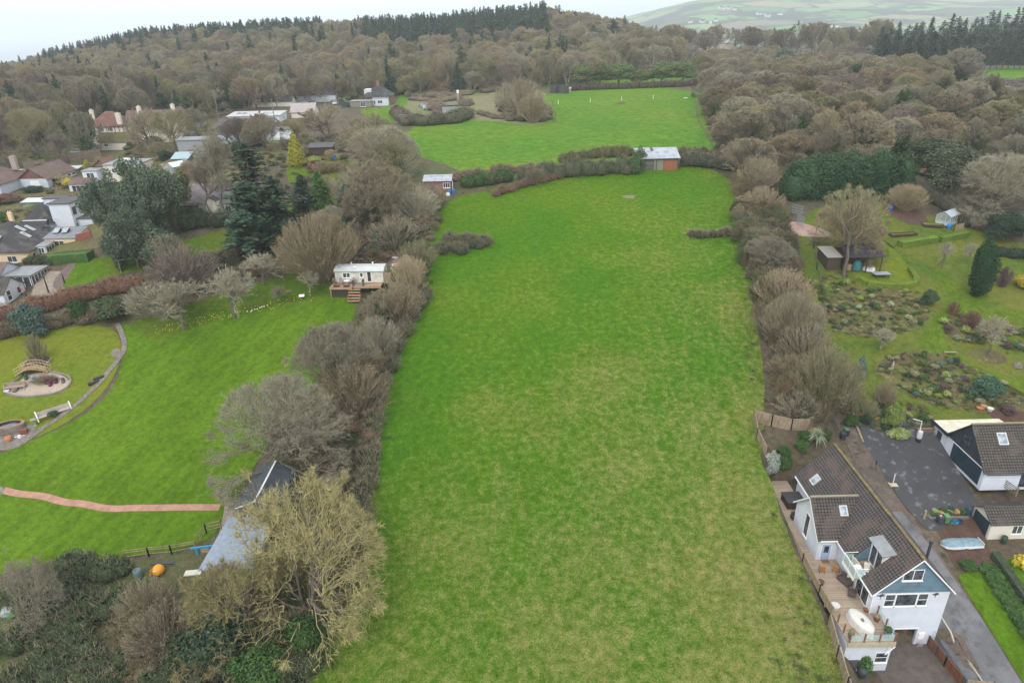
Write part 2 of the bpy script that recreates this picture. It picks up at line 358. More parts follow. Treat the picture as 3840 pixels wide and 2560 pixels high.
# ---------------------------------------------------------------- ground, hills, sea, air
def axis(a, b, step, extra, lo, hi, g=1.07):
    v = list(np.arange(a, b+.01, step))+extra; s = step; x = b
    while x < hi: s *= g; x += s; v.append(x)
    s = step; x = a
    while x > lo: s *= g; x -= s; v.append(x)
    return np.unique(np.round(np.array(v), 3))
def grid_mesh(name, xs, ys, m, dz=0):
    X, Y = np.meshgrid(xs, ys); V = np.stack([X, Y, T(X, Y)+dz], -1).reshape(-1, 3); nx = len(xs)
    i = (np.arange(len(ys)-1)[:, None]*nx+np.arange(nx-1)[None]).ravel(); Fq = np.stack([i, i+1, i+1+nx, i+nx], 1)
    return npmesh(name, V, Fq, m, True)
xs = axis(-170, 170, 1.0, [31.2, 31.3, 34.95, 35.05, 42.85, 42.95, 44.55, 44.65], -9000, 9000)
ys = axis(24, 370, 1.0, [44.95, 45.05, 50.15, 50.25, 71.95, 72.05], -150, 1300)
ys = ys[ys <= 1300]; yh = np.concatenate([[ys[-1]], np.arange(ys[-1]+30, 9000, 60)])
tag(mesh_obj('ground', grid_mesh('ground', xs, ys, M_['litter'])), kind='structure')
th = NT('far_farmland'); p_ = th.pos()
wob = th.n('ShaderNodeVectorMath', operation='ADD'); nq = th.n('ShaderNodeTexNoise', Scale=.002, Detail=3); th.l(p_, nq.inputs['Vector'])
sc_ = th.n('ShaderNodeVectorMath', operation='SCALE'); sc_.inputs['Scale'].default_value = 260; th.l(nq.outputs['Color'], sc_.inputs[0]); th.l(p_, wob.inputs[0]); th.l(sc_.outputs[0], wob.inputs[1])
mm = th.n('ShaderNodeMapping'); mm.inputs['Scale'].default_value = (1/260., 1/190., 0); th.l(wob.outputs[0], mm.inputs[0])
v1 = th.n('ShaderNodeTexVoronoi', feature='F1', voronoi_dimensions='2D', Scale=1); v2 = th.n('ShaderNodeTexVoronoi', feature='DISTANCE_TO_EDGE', voronoi_dimensions='2D', Scale=1)
th.l(mm.outputs[0], v1.inputs['Vector']); th.l(mm.outputs[0], v2.inputs['Vector'])
sep = th.n('ShaderNodeSeparateColor'); th.l(v1.outputs['Color'], sep.inputs[0])
cf = th.ramp(sep.outputs[0], (0, (.06, .17, .05)), (.3, (.12, .26, .08)), (.55, (.20, .26, .12)), (.72, (.22, .19, .12)), (.8, (.06, .08, .05)), (1, (.055, .07, .05)))
cf = th.mix((.02, .03, .02), cf, th.ramp(v2.outputs['Distance'], (.03, 0), (.05, 1)))
cf = th.mix(cf, (.03, .04, .035), th.ramp(th.noise(p_, .004, 5, .65), (.50, 0), (.53, 1)))
th.col(cf, .95); M_['farm'] = th.m
tag(mesh_obj('hills', grid_mesh('hills', xs[(xs > -9500)&(xs < 9500)], yh, M_['farm'])), kind='structure')
ts_ = NT('sea'); ts_.col((.16, .20, .22), .35); ts_.b.inputs['Specular IOR Level'].default_value = .6
ts_.bump(ts_.noise(ts_.pos(), .02, 6, .7, (1, 3, 1)), .5, 3); M_['sea'] = ts_.m
sb = MB(); S_ = 16000; sb.quad([(-S_, 200, -60), (S_, 200, -60), (S_, S_*1.6, -60), (-S_, S_*1.6, -60)]); tag(sb.build('sea', M_['sea']), kind='structure')

def smooth_poly(pts, it=2):
    pts = [np.array(p[:2], float) for p in pts]
    for _ in range(it):
        q = []
        for i in range(len(pts)):
            a, b = pts[i], pts[(i+1) % len(pts)]; q += [a*.75+b*.25, a*.25+b*.75]
        pts = q
    return pts
def inside(P2, poly):
    poly = np.array(poly); x, y = P2[:, 0], P2[:, 1]; r = np.zeros(len(P2), bool); j = len(poly)-1
    for i in range(len(poly)):
        xi, yi = poly[i]; xj, yj = poly[j]
        if abs(yj-yi) > 1e-9: r ^= ((yi > y) != (yj > y)) & (x < (xj-xi)*(y-yi)/(yj-yi)+xi)
        j = i
    return r
def sheet(name, pts, m, off=.04, step=2.0, sm=2, jit=0.0, px=True, kind='structure', zfix=None):
    if px: pts = [G(*p) for p in pts]
    q = smooth_poly(pts, sm) if sm else [np.array(p[:2], float) for p in pts]
    bd = []
    for i in range(len(q)):
        a, b = q[i], q[(i+1) % len(q)]; n = max(1, int(np.linalg.norm(b-a)/step))
        for k in range(n): bd.append(a+(b-a)*k/n)
    bd = np.array(bd)
    if jit: r_ = np.random.RandomState(len(bd)); bd = bd+r_.uniform(-jit, jit, bd.shape)
    lo, hi = bd.min(0), bd.max(0)
    gx, gy = np.meshgrid(np.arange(lo[0], hi[0], step), np.arange(lo[1], hi[1], step)); gp = np.stack([gx.ravel(), gy.ravel()], 1)
    ins = inside(gp, bd); gp = gp[ins]
    if len(gp) and len(gp) < 20000:
        keep = np.array([np.min(np.sum((bd-p)**2, 1)) > (step*.35)**2 for p in gp]); gp = gp[keep]
    allp = [Vector(map(float, p)) for p in np.concatenate([bd, gp])]; n = len(bd)
    v, e, f, *_ = delaunay_2d_cdt(allp, [(i, (i+1) % n) for i in range(n)], [], 1, 1e-4)
    V = np.array([(a.x, a.y) for a in v]); z = T(V[:, 0], V[:, 1])+off if zfix is None else np.full(len(V), zfix+off)
    me = npmesh(name, np.column_stack([V, z]), np.array([list(t) for t in f]), m, True)
    return tag(mesh_obj(name, me), kind=kind)
def strip(name, pts, width, m, off=.06, px=True, sm=True, h=0, kind='structure', step=1.0):
    """a band of constant width along a line on the ground"""
    if px: pts = [G(*p) for p in pts]
    c = [np.array(p[:2], float) for p in pts]
    if sm:
        for _ in range(2):
            q = [c[0]]
            for a, b in zip(c[:-1], c[1:]): q += [a*.75+b*.25, a*.25+b*.75]
            c = q+[c[-1]]
    d = [c[0]]
    for a, b in zip(c[:-1], c[1:]):
        n = max(1, int(np.linalg.norm(b-a)/step)); d += [a+(b-a)*(k+1)/n for k in range(n)]
    c = np.array(d); t = np.gradient(c, axis=0); t /= np.maximum(np.linalg.norm(t, axis=1)[:, None], 1e-6); nn = np.stack([-t[:, 1], t[:, 0]], 1)
    k = 4; rows = [c+nn*width*(j/k-.5) for j in range(k+1)]
    b = MB()
    for i in range(len(c)-1):
        for j in range(k):
            q = [rows[j][i], rows[j][i+1], rows[j+1][i+1], rows[j+1][i]][::-1]
            b.quad([(p[0], p[1], gz(*p)+off+h) for p in q])
        if h:
            for j in (0, k): b.quad([(rows[j][i][0], rows[j][i][1], gz(*rows[j][i])+off+h), (rows[j][i+1][0], rows[j][i+1][1], gz(*rows[j][i+1])+off+h), (rows[j][i+1][0], rows[j][i+1][1], gz(*rows[j][i+1])-.1), (rows[j][i][0], rows[j][i][1], gz(*rows[j][i])-.1)])
    o = b.build(name, m); return tag(o, kind=kind) if kind else o
W = lambda *p: [(a, b) for a, b in p]
# scrub and garden floors between the plots
sheet('scrub_ground', [(0,1300),(0,1160),(400,1120),(600,1150),(1250,1000),(1250,850),(1480,640),(1450,430),(1560,300),(2100,300),(2700,300),(2700,640),(2560,660),(1700,760),(1640,1000),(1450,1500),(1330,2100),(1250,2700),(-100,2700),(-100,2150),(500,2120),(850,2000),(1100,1600),(1250,1200),(600,1200),(450,1280)], M_['scrub'], .02, 3)
sheet('main_field', W((-22,30),(-20,45),(-19,66),(-18.5,85),(-17,100),(-13.5,117),(-17,130),(-13,147),(0,152),(20,160),(35,162),(47,162),(51,149),(50,135),(49,127),(44,115),(40,103),(37.5,92),(35.5,84),(33.5,77),(32.3,75.6),(31.75,73.0),(31.15,71.9),(30.9,60),(30.9,44),(31.5,30)), M_['field'], .05, 1.5, 1, .25, False)
sheet('upper_field', [(1500,480),(1600,645),(2100,628),(2400,592),(2720,572),(2650,450),(2625,325),(2050,343),(2035,400),(2060,455),(1985,475),(1880,455),(1700,452)], M_['field_far'], .05, 2.0, 1, .3)
sheet('rough_pasture', [(1480,470),(1535,340),(1650,330),(1900,325),(2060,340),(2045,400),(2070,458),(1990,478),(1700,462)], M_['tan'], .035, 3)
sheet('garden_lawn', [(-160,1900),(-160,2230),(100,2110),(470,2095),(780,2040),(860,1920),(930,1780),(1150,1460),(1320,1230),(1340,1110),(1180,1120),(900,1170),(700,1240),(560,1290),(520,1220),(440,1210),(470,1330),(420,1480),(250,1600),(0,1700),(-160,1790)], M_['lawn'], .05, 1.5)
sheet('orchard_grass', [(480,1225),(560,1300),(800,1245),(1180,1135),(1335,1115),(1340,1050),(1180,1020),(1060,1030),(900,1090),(720,1140),(560,1175)], M_['glawn'], .04, 1.5)
sheet('mossy_lawn', [(-160,1310),(0,1280),(180,1230),(425,1215),(468,1320),(400,1470),(240,1600),(0,1690),(-160,1760)], M_['moss'], .045, 1.5)
sheet('long_lawn', [(300,985),(310,1070),(440,1030),(610,1005),(860,935),(960,905),(1010,860),(1160,770),(1150,700),(950,840),(760,880),(560,960),(470,945)], M_['glawn'], .05, 2)
sheet('small_lawn', [(283,969),(398,971),(384,1045),(330,1068),(226,1090),(250,1030)], M_['lawn'], .06, 1.5, 1)
sheet('back_lawn', [(1070,620),(1180,640),(1120,700),(1080,690)], M_['glawn'], .05, 2)
sheet('back_orchard', [(1150,560),(1340,590),(1330,700),(1260,800),(1180,700),(1160,640)], M_['rlawn'], .045, 3)
sheet('drive_lawn', [(1320,410),(1480,400),(1500,350),(1540,350),(1500,450),(1440,470)], M_['field_far'], .05, 3)
sheet('street', [(470,580),(640,520),(800,460),(760,455),(560,500),(500,540)], M_['road'], .05, 3)
sheet('village_plots', [(-60,900),(-60,600),(400,560),(800,470),(1100,400),(1060,600),(950,650),(700,820),(300,960),(0,1000)], M_['bed'], .03, 3)
# right-hand garden
sheet('garden_terrace', [(2985,850),(3060,770),(3300,760),(3640,850),(3980,960),(3980,1600),(3600,1570),(3200,1590),(3130,1500),(3060,1320),(3020,1100)], M_['rlawn'], .03, 1.5)
sheet('table_lawn', [(3185,1010),(3330,1000),(3340,930),(3230,880),(3270,875),(3370,950),(3440,1050),(3425,1075),(3330,1090),(3220,1060)], M_['moss'], .05, 1.0)
sheet('grass_walk', [(3470,1000),(3560,1130),(3480,1220),(3440,1290),(3560,1400),(3740,1460),(3980,1530),(3980,1440),(3700,1400),(3560,1310),(3530,1230),(3640,1180),(3980,1240),(3980,1180),(3700,1150),(3560,1030)], M_['glawn'], .05, 1.2)
sheet('rock_bed', [(3080,1080),(3200,1075),(3440,1090),(3490,1160),(3480,1215),(3400,1250),(3240,1270),(3110,1240),(3060,1160)], M_['bed'], .05, 1.0)
sheet('lower_bed', [(3260,1390),(3330,1330),(3500,1310),(3560,1340),(3700,1400),(3790,1450),(3980,1540),(3980,1570),(3600,1545),(3430,1500),(3330,1430)], M_['bed'], .05, 1.0)
sheet('island_bed', [(3525,1200),(3640,1165),(3720,1230),(3700,1290),(3600,1290),(3540,1250)], M_['bed'], .055, 1.0)
sheet('tree_bed', [(3620,1315),(3720,1305),(3790,1350),(3740,1372),(3650,1350)], M_['bed'], .055, 1.0)
sheet('red_earth', [(3680,1540),(3780,1530),(3980,1580),(3980,1600),(3760,1590)], M_['earth'], .06, 1.0)
sheet('pink_gravel_drive', [(2950,830),(3010,835),(3120,875),(3130,890),(3010,890),(2965,870)], M_['pink'], .05, 1.5)
sheet('vegetable_plot', [(3290,760),(3420,770),(3500,840),(3430,850),(3330,810)], M_['earth'], .05, 1.5)
sheet('back_lane', W((43.4,44),(47.8,44),(48.4,52),(48.0,60),(46.6,66),(46.2,72),(45.6,78),(44.5,86),(42.6,98),(41.5,98),(43.2,86),(43.6,76),(43.3,66),(43.2,52)), M_['lane'], .05, 1.0, 1, .06, False)
sheet('lane_tarmac', W((43.3,30),(48.6,30),(48.4,52),(47.6,60),(46.2,65),(43.3,65)), M_['road'], .065, 1.0, 0, 0, False)
sheet('yard_tarmac', W((46.8,66),(45.9,74),(45.6,80.5),(46.6,81),(50,80),(55.8,78.5),(55.85,66),(62,66),(62,64.5),(55,64),(51.5,64.6),(50,62.5),(48.0,62.5)), M_['tarmac'], .08, 1.0, 0, 0, False)
sheet('red_block_yard', W((48.8,57.5),(49.3,63.2),(54.2,64.4),(54.2,61.2),(53.6,58.8),(51,57.2)), M_['earth'], .06, .8, 0, 0, False)
sheet('verge_lawn', W((48.5,56.8),(53.6,58.4),(62,60),(70,60),(70,24),(48.8,24),(48.6,50)), M_['lawn'], .04, 1.5, 0, 0, False)
sheet('block_drive', W((35.1,38),(42.6,38),(42.4,47),(41.6,50.1),(35.1,50.1)), M_['pavers'], .03, 1.0, 0, 0, False)
sheet('tarmac_strip', W((42.8,38),(44.5,38),(44.55,50.1),(42.1,50.1)), M_['tarmac'], .035, 1.0, 0, 0, False)
sheet('shed_paving', [(845,1880),(900,1875),(880,1960),(860,2010),(820,2010),(838,1930)], M_['paving'], .07, .8, 0)
sheet('neighbour_patio', [(90,1180),(140,1020),(240,1015),(275,1050),(215,1110),(120,1140)], M_['paving'], .05, 1.0)
sheet('heather_bank', [(190,1070),(235,1010),(285,965),(290,990),(240,1060),(215,1090)], M_['heather'], .07, .8)
sheet('gravel_island', [(20,1480),(60,1440),(110,1405),(170,1395),(230,1405),(265,1430),(262,1450),(230,1475),(150,1488),(60,1488)], M_['gravel'], .07, .8)
sheet('dark_pond_bed', [(85,1390),(95,1345),(150,1330),(195,1340),(175,1375),(165,1400),(120,1408)], M_['earth'], .065, .8)
sheet('round_pavement', [(-30,1820),(12,1825),(18,1845),(-10,1860),(-40,1850)], M_['stone'], .08, .8)
strip('brick_path', [(10,1838),(70,1853),(165,1860),(240,1885),(310,1888),(400,1910),(500,1905),(600,1905),(655,1903),(825,1903)], .95, M_['path'], .08)
strip('stone_edging', [(440,1215),(462,1260),(470,1310),(445,1350),(410,1390),(380,1430),(340,1470),(260,1540),(170,1600),(130,1630),(60,1680),(0,1680)], .75, M_['stone'], .07, h=.06)
for nm, pl_, mk in (('far_meadow', [(3020,225),(3160,222),(3240,240),(3150,250),(3010,248)], 'field_far'), ('far_paddock', [(3690,255),(3990,250),(3990,300),(3780,302),(3690,285)], 'field_far'),
                    ('park_grass', [(2265,162),(2380,168),(2560,200),(2400,230),(2270,195)], 'field_far'), ('far_pasture', [(2620,152),(2740,150),(2900,160),(2700,175)], 'field_far'),
                    ('back_meadow', [(2180,290),(2700,250),(2660,310),(2300,330)], 'field_far'), ('rough_slope', [(3560,400),(3700,360),(3990,420),(3990,560),(3700,520)], 'tan'), ('park_clearing', [(100,590),(210,570),(180,610),(80,640)], 'field_far')):
    sheet(nm, pl_, M_[mk], .06, 6, 1)
hb = MB(); hb.box(-16500, -400, -140, 16500, 26500, 330)
hz = bpy.data.materials.new('haze_air'); hz.use_nodes = True; ht = hz.node_tree; ht.nodes.clear()
ho = ht.nodes.new('ShaderNodeOutputMaterial'); hv = ht.nodes.new('ShaderNodeVolumePrincipled'); hv.inputs['Color'].default_value = (.88, .945, 1, 1); hv.inputs['Density'].default_value = .00021
ht.links.new(hv.outputs[0], ho.inputs['Volume'])
tag(hb.build('haze', hz), kind='stuff')
# ---------------------------------------------------------------- plant builders (numpy)
BARK = plain('tree_bark', (.15, .13, .10), .95, 0, .4, 3)
def unit(a): return a/np.maximum(np.linalg.norm(a, axis=-1, keepdims=True), 1e-9)
def tubes(Pn, r0, r1, seg):
    """Pn (N,K,3) polylines to tapered tubes"""
    N, K, _ = Pn.shape; t = unit(np.gradient(Pn, axis=1)); a = np.where(np.abs(t[..., 2:3]) < .9, np.array([0, 0, 1.]), np.array([1., 0, 0]))
    e1 = unit(np.cross(t, a)); e2 = np.cross(t, e1); r = r0[:, None]+(r1-r0)[:, None]*np.linspace(0, 1, K)[None]
    ang = np.arange(seg)*2*math.pi/seg
    V = Pn[:, :, None]+(e1[:, :, None]*np.cos(ang)[None, None, :, None]+e2[:, :, None]*np.sin(ang)[None, None, :, None])*r[:, :, None, None]
    idx = np.arange(N*K*seg).reshape(N, K, seg); nx = np.roll(idx, -1, 2)
    Fq = np.stack([idx[:, :-1], nx[:, :-1], nx[:, 1:], idx[:, 1:]], -1).reshape(-1, 4)
    return V.reshape(-1, 3), Fq
def grow(rs, Pp, m, tmin, length, ang, env, up=.1, K=4, curl=.12, outw=.3):
    """m children on each parent polyline"""
    N, Kp, _ = Pp.shape; t = rs.uniform(tmin, 1, (N, m)); t[:, 0] = 1.0
    f = t*(Kp-1); i = np.minimum(f.astype(int), Kp-2); fr = (f-i)[..., None]; n_ = np.arange(N)[:, None]
    s = Pp[n_, i]*(1-fr)+Pp[n_, i+1]*fr; tan = unit(Pp[n_, i+1]-Pp[n_, i])
    rd = unit(rs.normal(size=s.shape)); side = unit(rd-tan*np.sum(rd*tan, -1, keepdims=True))
    a = np.radians(ang)*rs.uniform(.55, 1.35, t.shape)[..., None]; a[:, 0] *= .35
    d = tan*np.cos(a)+side*np.sin(a)
    o = s-np.array([0, 0, env[2]*.6]); d = unit(d+unit(o)*outw+np.array([0, 0, up])*1.0)
    s = s.reshape(-1, 3); d = d.reshape(-1, 3)
    # distance to the crown's outline
    c = np.array([0, 0, env[2]]); R = np.array([env[0], env[0], env[1]]); q = (s-c)/R; dd = d/R
    A = np.sum(dd*dd, 1); B_ = np.sum(q*dd, 1); Cc = np.sum(q*q, 1)-1; disc = np.maximum(B_*B_-A*Cc, 0); tt = np.maximum((-B_+np.sqrt(disc))/A, .12*length)
    Ln = np.minimum(length*rs.uniform(.6, 1.25, len(s)), tt*rs.uniform(.8, 1.08, len(s)))
    u = np.linspace(0, 1, K)[None, :, None]
    bend = rs.normal(size=d.shape)*curl+np.array([0, 0, up*.8])
    Pc = s[:, None]+(d[:, None]*u+bend[:, None]*u*u*.5)*Ln[:, None, None]
    if K > 3: Pc[:, 1:-1] += rs.normal(size=(len(s), K-2, 3))*Ln[:, None, None]*.035
    return Pc, Ln
def ribbons(rs, s, d, Ln, wd):
    sd = unit(np.cross(d, rs.normal(size=d.shape)))*wd*.5
    V = np.stack([s-sd, s+sd, s+d*Ln[:, None]], 1).reshape(-1, 3)
    return V, np.arange(len(V)).reshape(-1, 3)
def tri2(Fq): return np.concatenate([Fq[:, [0, 1, 2]], Fq[:, [0, 2, 3]]])
def join(parts):
    V, Fs, n = [], [], 0
    for v, f in parts:
        V.append(v); Fs.append((tri2(f) if f.shape[1] == 4 else f)+n); n += len(v)
    return np.concatenate(V), np.concatenate(Fs)
def quads(rs, p, nrm, size, aspect=1.0, tilt=.6):
    n_ = unit(nrm+rs.normal(size=p.shape)*tilt); a = unit(np.cross(n_, rs.normal(size=p.shape))); b = np.cross(n_, a)
    s = (size*rs.uniform(.6, 1.3, len(p)))[:, None] if np.ndim(size) == 0 else size[:, None]
    V = np.stack([p-a*s*.5, p+b*s*.5*aspect, p+a*s*.5, p-b*s*.5*aspect], 1).reshape(-1, 3)
    return V, np.arange(len(V)).reshape(-1, 4)
def bare(seed, H, R, stem=.22, limbs=9, sub=6, br=5, tw=5, tr=None, ang=42, up=.14, curl=.12, flat=.55, twl=1.0, tww=.035, leaders=1, ivy=0, rad=1.0, lean=0, lup=None, lout=.35, hub=.62):
    """a leafless tree: trunk and main limbs in one mesh, the fine branching in the other"""
    rs = np.random.RandomState(seed); tr = tr or H*.022; zc = H*(1-flat)+H*flat*.32; env = (R, max(H-zc, .3), zc)
    Tn = []
    for k in range(leaders):
        a = rs.uniform(0, 6.28); q = np.linspace(0, 1, 6)[:, None]; sp = (.28*R if leaders > 1 else .05*R)
        Tn.append(np.array([math.cos(a)*.1*(leaders > 1), math.sin(a)*.1*(leaders > 1), -.3])+q*np.array([math.cos(a)*sp+lean, math.sin(a)*sp, H*(hub if leaders == 1 else hub+.1)+.3])+rs.normal(size=(6, 3))*[.02*H, .02*H, 0]*q*(1-q)*3)
    Tn = np.array(Tn)
    L1, l1 = grow(rs, Tn, limbs, stem/.7, R*1.15, ang*1.35, env, up if lup is None else lup, 6, curl*1.3, lout)
    L2, l2 = grow(rs, L1, sub, .22, R*.55, ang, env, up*.7, 5, curl)
    L3, l3 = grow(rs, L2, br, .2, R*.3, ang, env, up*.5, 4, curl)
    L4, l4 = grow(rs, L3, tw, .15, R*.17*twl, ang, env, up*.5, 3, curl)
    s = L4[:, 1:].reshape(-1, 3); s = np.concatenate([s, s, s]); d = unit(rs.normal(size=s.shape)*.75+unit(s-[0, 0, zc*.7])+[0, 0, up])
    V5, F5 = ribbons(rs, s, d, rs.uniform(.3, 1, len(s))*R*.10*twl, tww*.8)
    r = tr*rad
    wood = join([tubes(Tn, np.full(len(Tn), r*(1 if leaders == 1 else .6)), np.full(len(Tn), r*.45), 7), tubes(L1, np.full(len(L1), r*.42), np.full(len(L1), r*.12), 5)])
    cr = [tubes(L2, np.full(len(L2), max(r*.17, .03)), np.full(len(L2), .02), 4), tubes(L3, np.full(len(L3), .026), np.full(len(L3), .012), 3)]
    d4 = L4[:, -1]-L4[:, 0]; n4 = np.linalg.norm(d4, axis=1)
    cr += [ribbons(rs, L4[:, 0], d4/np.maximum(n4, 1e-6)[:, None], n4, tww), (V5, F5)]
    iv = None
    if ivy:
        pts = np.concatenate([Tn.reshape(-1, 3), L1[:, :3].reshape(-1, 3)]); k = rs.randint(0, len(pts), ivy); p = pts[k]+rs.normal(size=(ivy, 3))*[.5, .5, .8]*(H/9)
        p[:, 2] = np.abs(p[:, 2]); iv = quads(rs, p, rs.normal(size=p.shape), .36)
    return wood, join(cr), iv
def blobs(rs, bl, n, size, droop=0, tilt=.6, lo=-.5, inner=.2, zmin=None, aspect=.7):
    """leaves over lumpy rounded masses bl = [(x,y,z,rx,ry,rz)]"""
    bl = np.array(bl, float); ar = (bl[:, 3]*bl[:, 5])**1.0; k = rs.choice(len(bl), n, p=ar/ar.sum()); u = rs.normal(size=(n, 3)); u = unit(u); u[:, 2] = np.where(u[:, 2] < lo, -u[:, 2], u[:, 2])
    ph = bl[k, :3]; lump = 1+.14*np.sin(u[:, 0]*5+ph[:, 0])*np.cos(u[:, 1]*5+ph[:, 1])+.1*np.sin(u[:, 2]*8+u[:, 0]*6)
    rr = (1-inner*rs.uniform(0, 1, n)**2)*lump+rs.normal(size=n)*.035
    p = bl[k, :3]+u*bl[k, 3:]*rr[:, None]; nn = unit(u/bl[k, 3:]*bl[k, 3:].mean()); nn[:, 2] -= droop
    if zmin is not None: p[:, 2] = np.maximum(p[:, 2], zmin)
    return quads(rs, p, nn, size, aspect, tilt)
def core(bl, k=.8, zmin=-.3, seg=9):
    parts = []
    for b in bl:
        V = []
        for i in range(seg//2+2):
            th_ = math.pi*i/(seg//2+1)
            for j in range(seg): V.append((b[0]+b[3]*k*math.sin(th_)*math.cos(6.283*j/seg), b[1]+b[4]*k*math.sin(th_)*math.sin(6.283*j/seg), max(b[2]+b[5]*k*math.cos(th_), zmin)))
        n = seg; f = [(i*n+j, i*n+(j+1) % n, (i+1)*n+(j+1) % n, (i+1)*n+j) for i in range(seg//2+1) for j in range(n)]
        parts.append((np.array(V), np.array(f)))
    return join(parts)
def lumps(seed, R, H, n=7, z0=.3):
    rs = np.random.RandomState(seed); o = [(0, 0, H*(z0+(1-z0)*.5), R*.7, R*.7, H*(1-z0)*.5)]
    for _ in range(n):
        a = rs.uniform(0, 6.28); q = rs.uniform(.3, .62)*R; z = rs.uniform(z0+.12, .82)*H; s = rs.uniform(.32, .5)*R*(1.1-.4*abs(z/H-.5))
        o.append((math.cos(a)*q, math.sin(a)*q, z, s, s, s*.8))
    return o
def conifer(seed, H, R, whorls=22, n=9, z0=.08, droop=.25, power=1.0, fill=11, size=.5, ragged=.2, top=.0):
    rs = np.random.RandomState(seed); Pq, Nn, St = [], [], []
    for i in range(whorls):
        f = i/(whorls-1); z = H*(z0+(1-z0)*f)*.98; rr = R*((1-f)**power)*(1-ragged*rs.uniform(0, 1))+R*.05+top*R*f
        m = max(4, int(n*(1-.5*f)))
        for k in range(m):
            a = rs.uniform(0, 6.28); Lb = rr*rs.uniform(1-ragged*1.6, 1.1); up_ = (.35*f-.05)
            u = rs.uniform(.12, 1, fill)**.8; x = np.cos(a)*Lb*u; y = np.sin(a)*Lb*u; zz = z+Lb*(up_*u-droop*u*u)
            p = np.stack([x, y, zz], 1)+rs.normal(size=(fill, 3))*[.09*Lb+.05]*1; Pq.append(p); Nn.append(np.tile([np.cos(a)*.35, np.sin(a)*.35, 1.], (fill, 1))); St.append(np.full(fill, size)*(1.1-.5*f)*rs.uniform(.6, 1.3, fill))
    V, Fq = quads(rs, np.concatenate(Pq), np.concatenate(Nn), np.concatenate(St), .75, .45)
    t = np.array([[[0, 0, -.3], [0, 0, H*.5], [0, 0, H*.97]]]); return tubes(t, np.array([H*.018]), np.array([.03]), 6), (V, Fq)
def stems(seed, H, R, n=60, sub=7, tww=.03, spread=1.0, curl=.2, fine=3, open_=.75):
    """many stems fanning from one stool"""
    rs = np.random.RandomState(seed); a = rs.uniform(0, 6.28, n); q = rs.uniform(0, 1, n)**.6; K = 5; u = np.linspace(0, 1, K)[None, :, None]
    d = np.stack([np.cos(a)*q*R*spread, np.sin(a)*q*R*spread, H*np.sqrt(np.maximum(1-q*q*.75, .05))], 1); s = np.stack([np.cos(a)*q*R*.18, np.sin(a)*q*R*.18, np.full(n, -.2)], 1)
    Pc = s[:, None]+d[:, None]*(u**.9)*rs.uniform(.7, 1.05, (n, 1, 1)); Pc += rs.normal(size=Pc.shape)*u*R*.035
    env = (R*1.15, H*.62, H*.45); L2, l2 = grow(rs, Pc, sub, .25, R*.62, 17, env, .16, 4, curl*.7, .3); L3, l3 = grow(rs, L2, 4, .25, R*.34, 20, env, .12, 3, curl*.8, .3)
    w_ = tubes(Pc, np.full(n, .045), np.full(n, .015), 4); c1_ = tubes(L2, np.full(len(L2), .026), np.full(len(L2), .012), 3)
    d3 = L3[:, -1]-L3[:, 0]; n3 = np.linalg.norm(d3, axis=1); c2_ = ribbons(rs, L3[:, 0], d3/np.maximum(n3, 1e-6)[:, None], n3, tww)
    s4 = np.repeat(L3[:, -1], fine, 0); c3_ = ribbons(rs, s4, unit(rs.normal(size=s4.shape)*.7+[0, 0, .7]), rs.uniform(.2, .8, len(s4))*R*.16, tww*.8)
    return w_, join([c1_, c2_, c3_])
PROTO = {}
def proto(key, trunk=None, crown=None, ivy=None, dark=None, H=1, R=1, leafy=False):
    me = {}; q_ = crown[0]; R = float(np.percentile(np.hypot(q_[:, 0], q_[:, 1]), 98)); H = float(np.percentile(q_[:, 2], 99.6))
    if trunk is not None: me['trunk'] = npmesh('trunk', *trunk, BARK)
    if crown is not None: me['crown'] = npmesh('crown', *crown, LEAF if leafy else TWIG)
    if ivy is not None: me['ivy'] = npmesh('ivy', *ivy, LEAF)
    if dark is not None: me['shaded_core'] = npmesh('shaded_core', *dark, LEAF, True)  # solid filler that closes the gaps between the leaves
    PROTO[key] = (me, H, R)
# bare broadleaf kinds
for i, (s, kw) in enumerate(((3, dict(limbs=24, sub=7, br=6, tw=6, lup=-.05, lout=.6, hub=.5, ang=46)), (11, dict(limbs=12, sub=7, br=6, tw=6, leaders=3, lup=0, lout=.5, hub=.4)), (23, dict(limbs=24, sub=7, br=6, tw=6, up=.2, lup=.05, ang=42, lout=.5, hub=.5)))):
    w_, c_, v_ = bare(s, 9, 5.2, stem=.06, flat=1.0, tww=.03, **kw); proto('round%d' % i, w_, c_, None, None, 10, 5.2)
for i, (s, kw) in enumerate(((31, dict(up=.26, ang=34, leaders=2, limbs=14, hub=.42, lup=.12, lout=.5)), (37, dict(up=.12, limbs=16, lup=.05, hub=.5, lout=.5)), (41, dict(up=.34, ang=30, leaders=3, limbs=12, hub=.4, lup=.18, lout=.5)))):
    w_, c_, v_ = bare(s, 10, 4.8, sub=6, br=6, tw=5, flat=.95, stem=.1, twl=1.3, tww=.05, curl=.1, **kw); proto('wood%d' % i, w_, c_, None, None, 10, 4.4)
for i, s in enumerate((43, 47)):
    w_, c_, v_ = bare(s, 10, 4.4, limbs=13, sub=6, br=6, tw=5, flat=.95, stem=.12, twl=1.2, tww=.05, up=.26, ang=34, leaders=2, hub=.42, lout=.5, ivy=2600); proto('ivied%d' % i, w_, c_, v_, None, 10, 4.2)
w_, c_, v_ = bare(53, 9, 5.8, limbs=14, sub=6, br=5, tw=3, flat=1.0, stem=.08, curl=.45, ang=46, tww=.055, rad=1.4, twl=1.2, leaders=2, lup=.0, lout=.6, hub=.35); proto('gnarled', w_, c_, None, None, 10, 5.5)
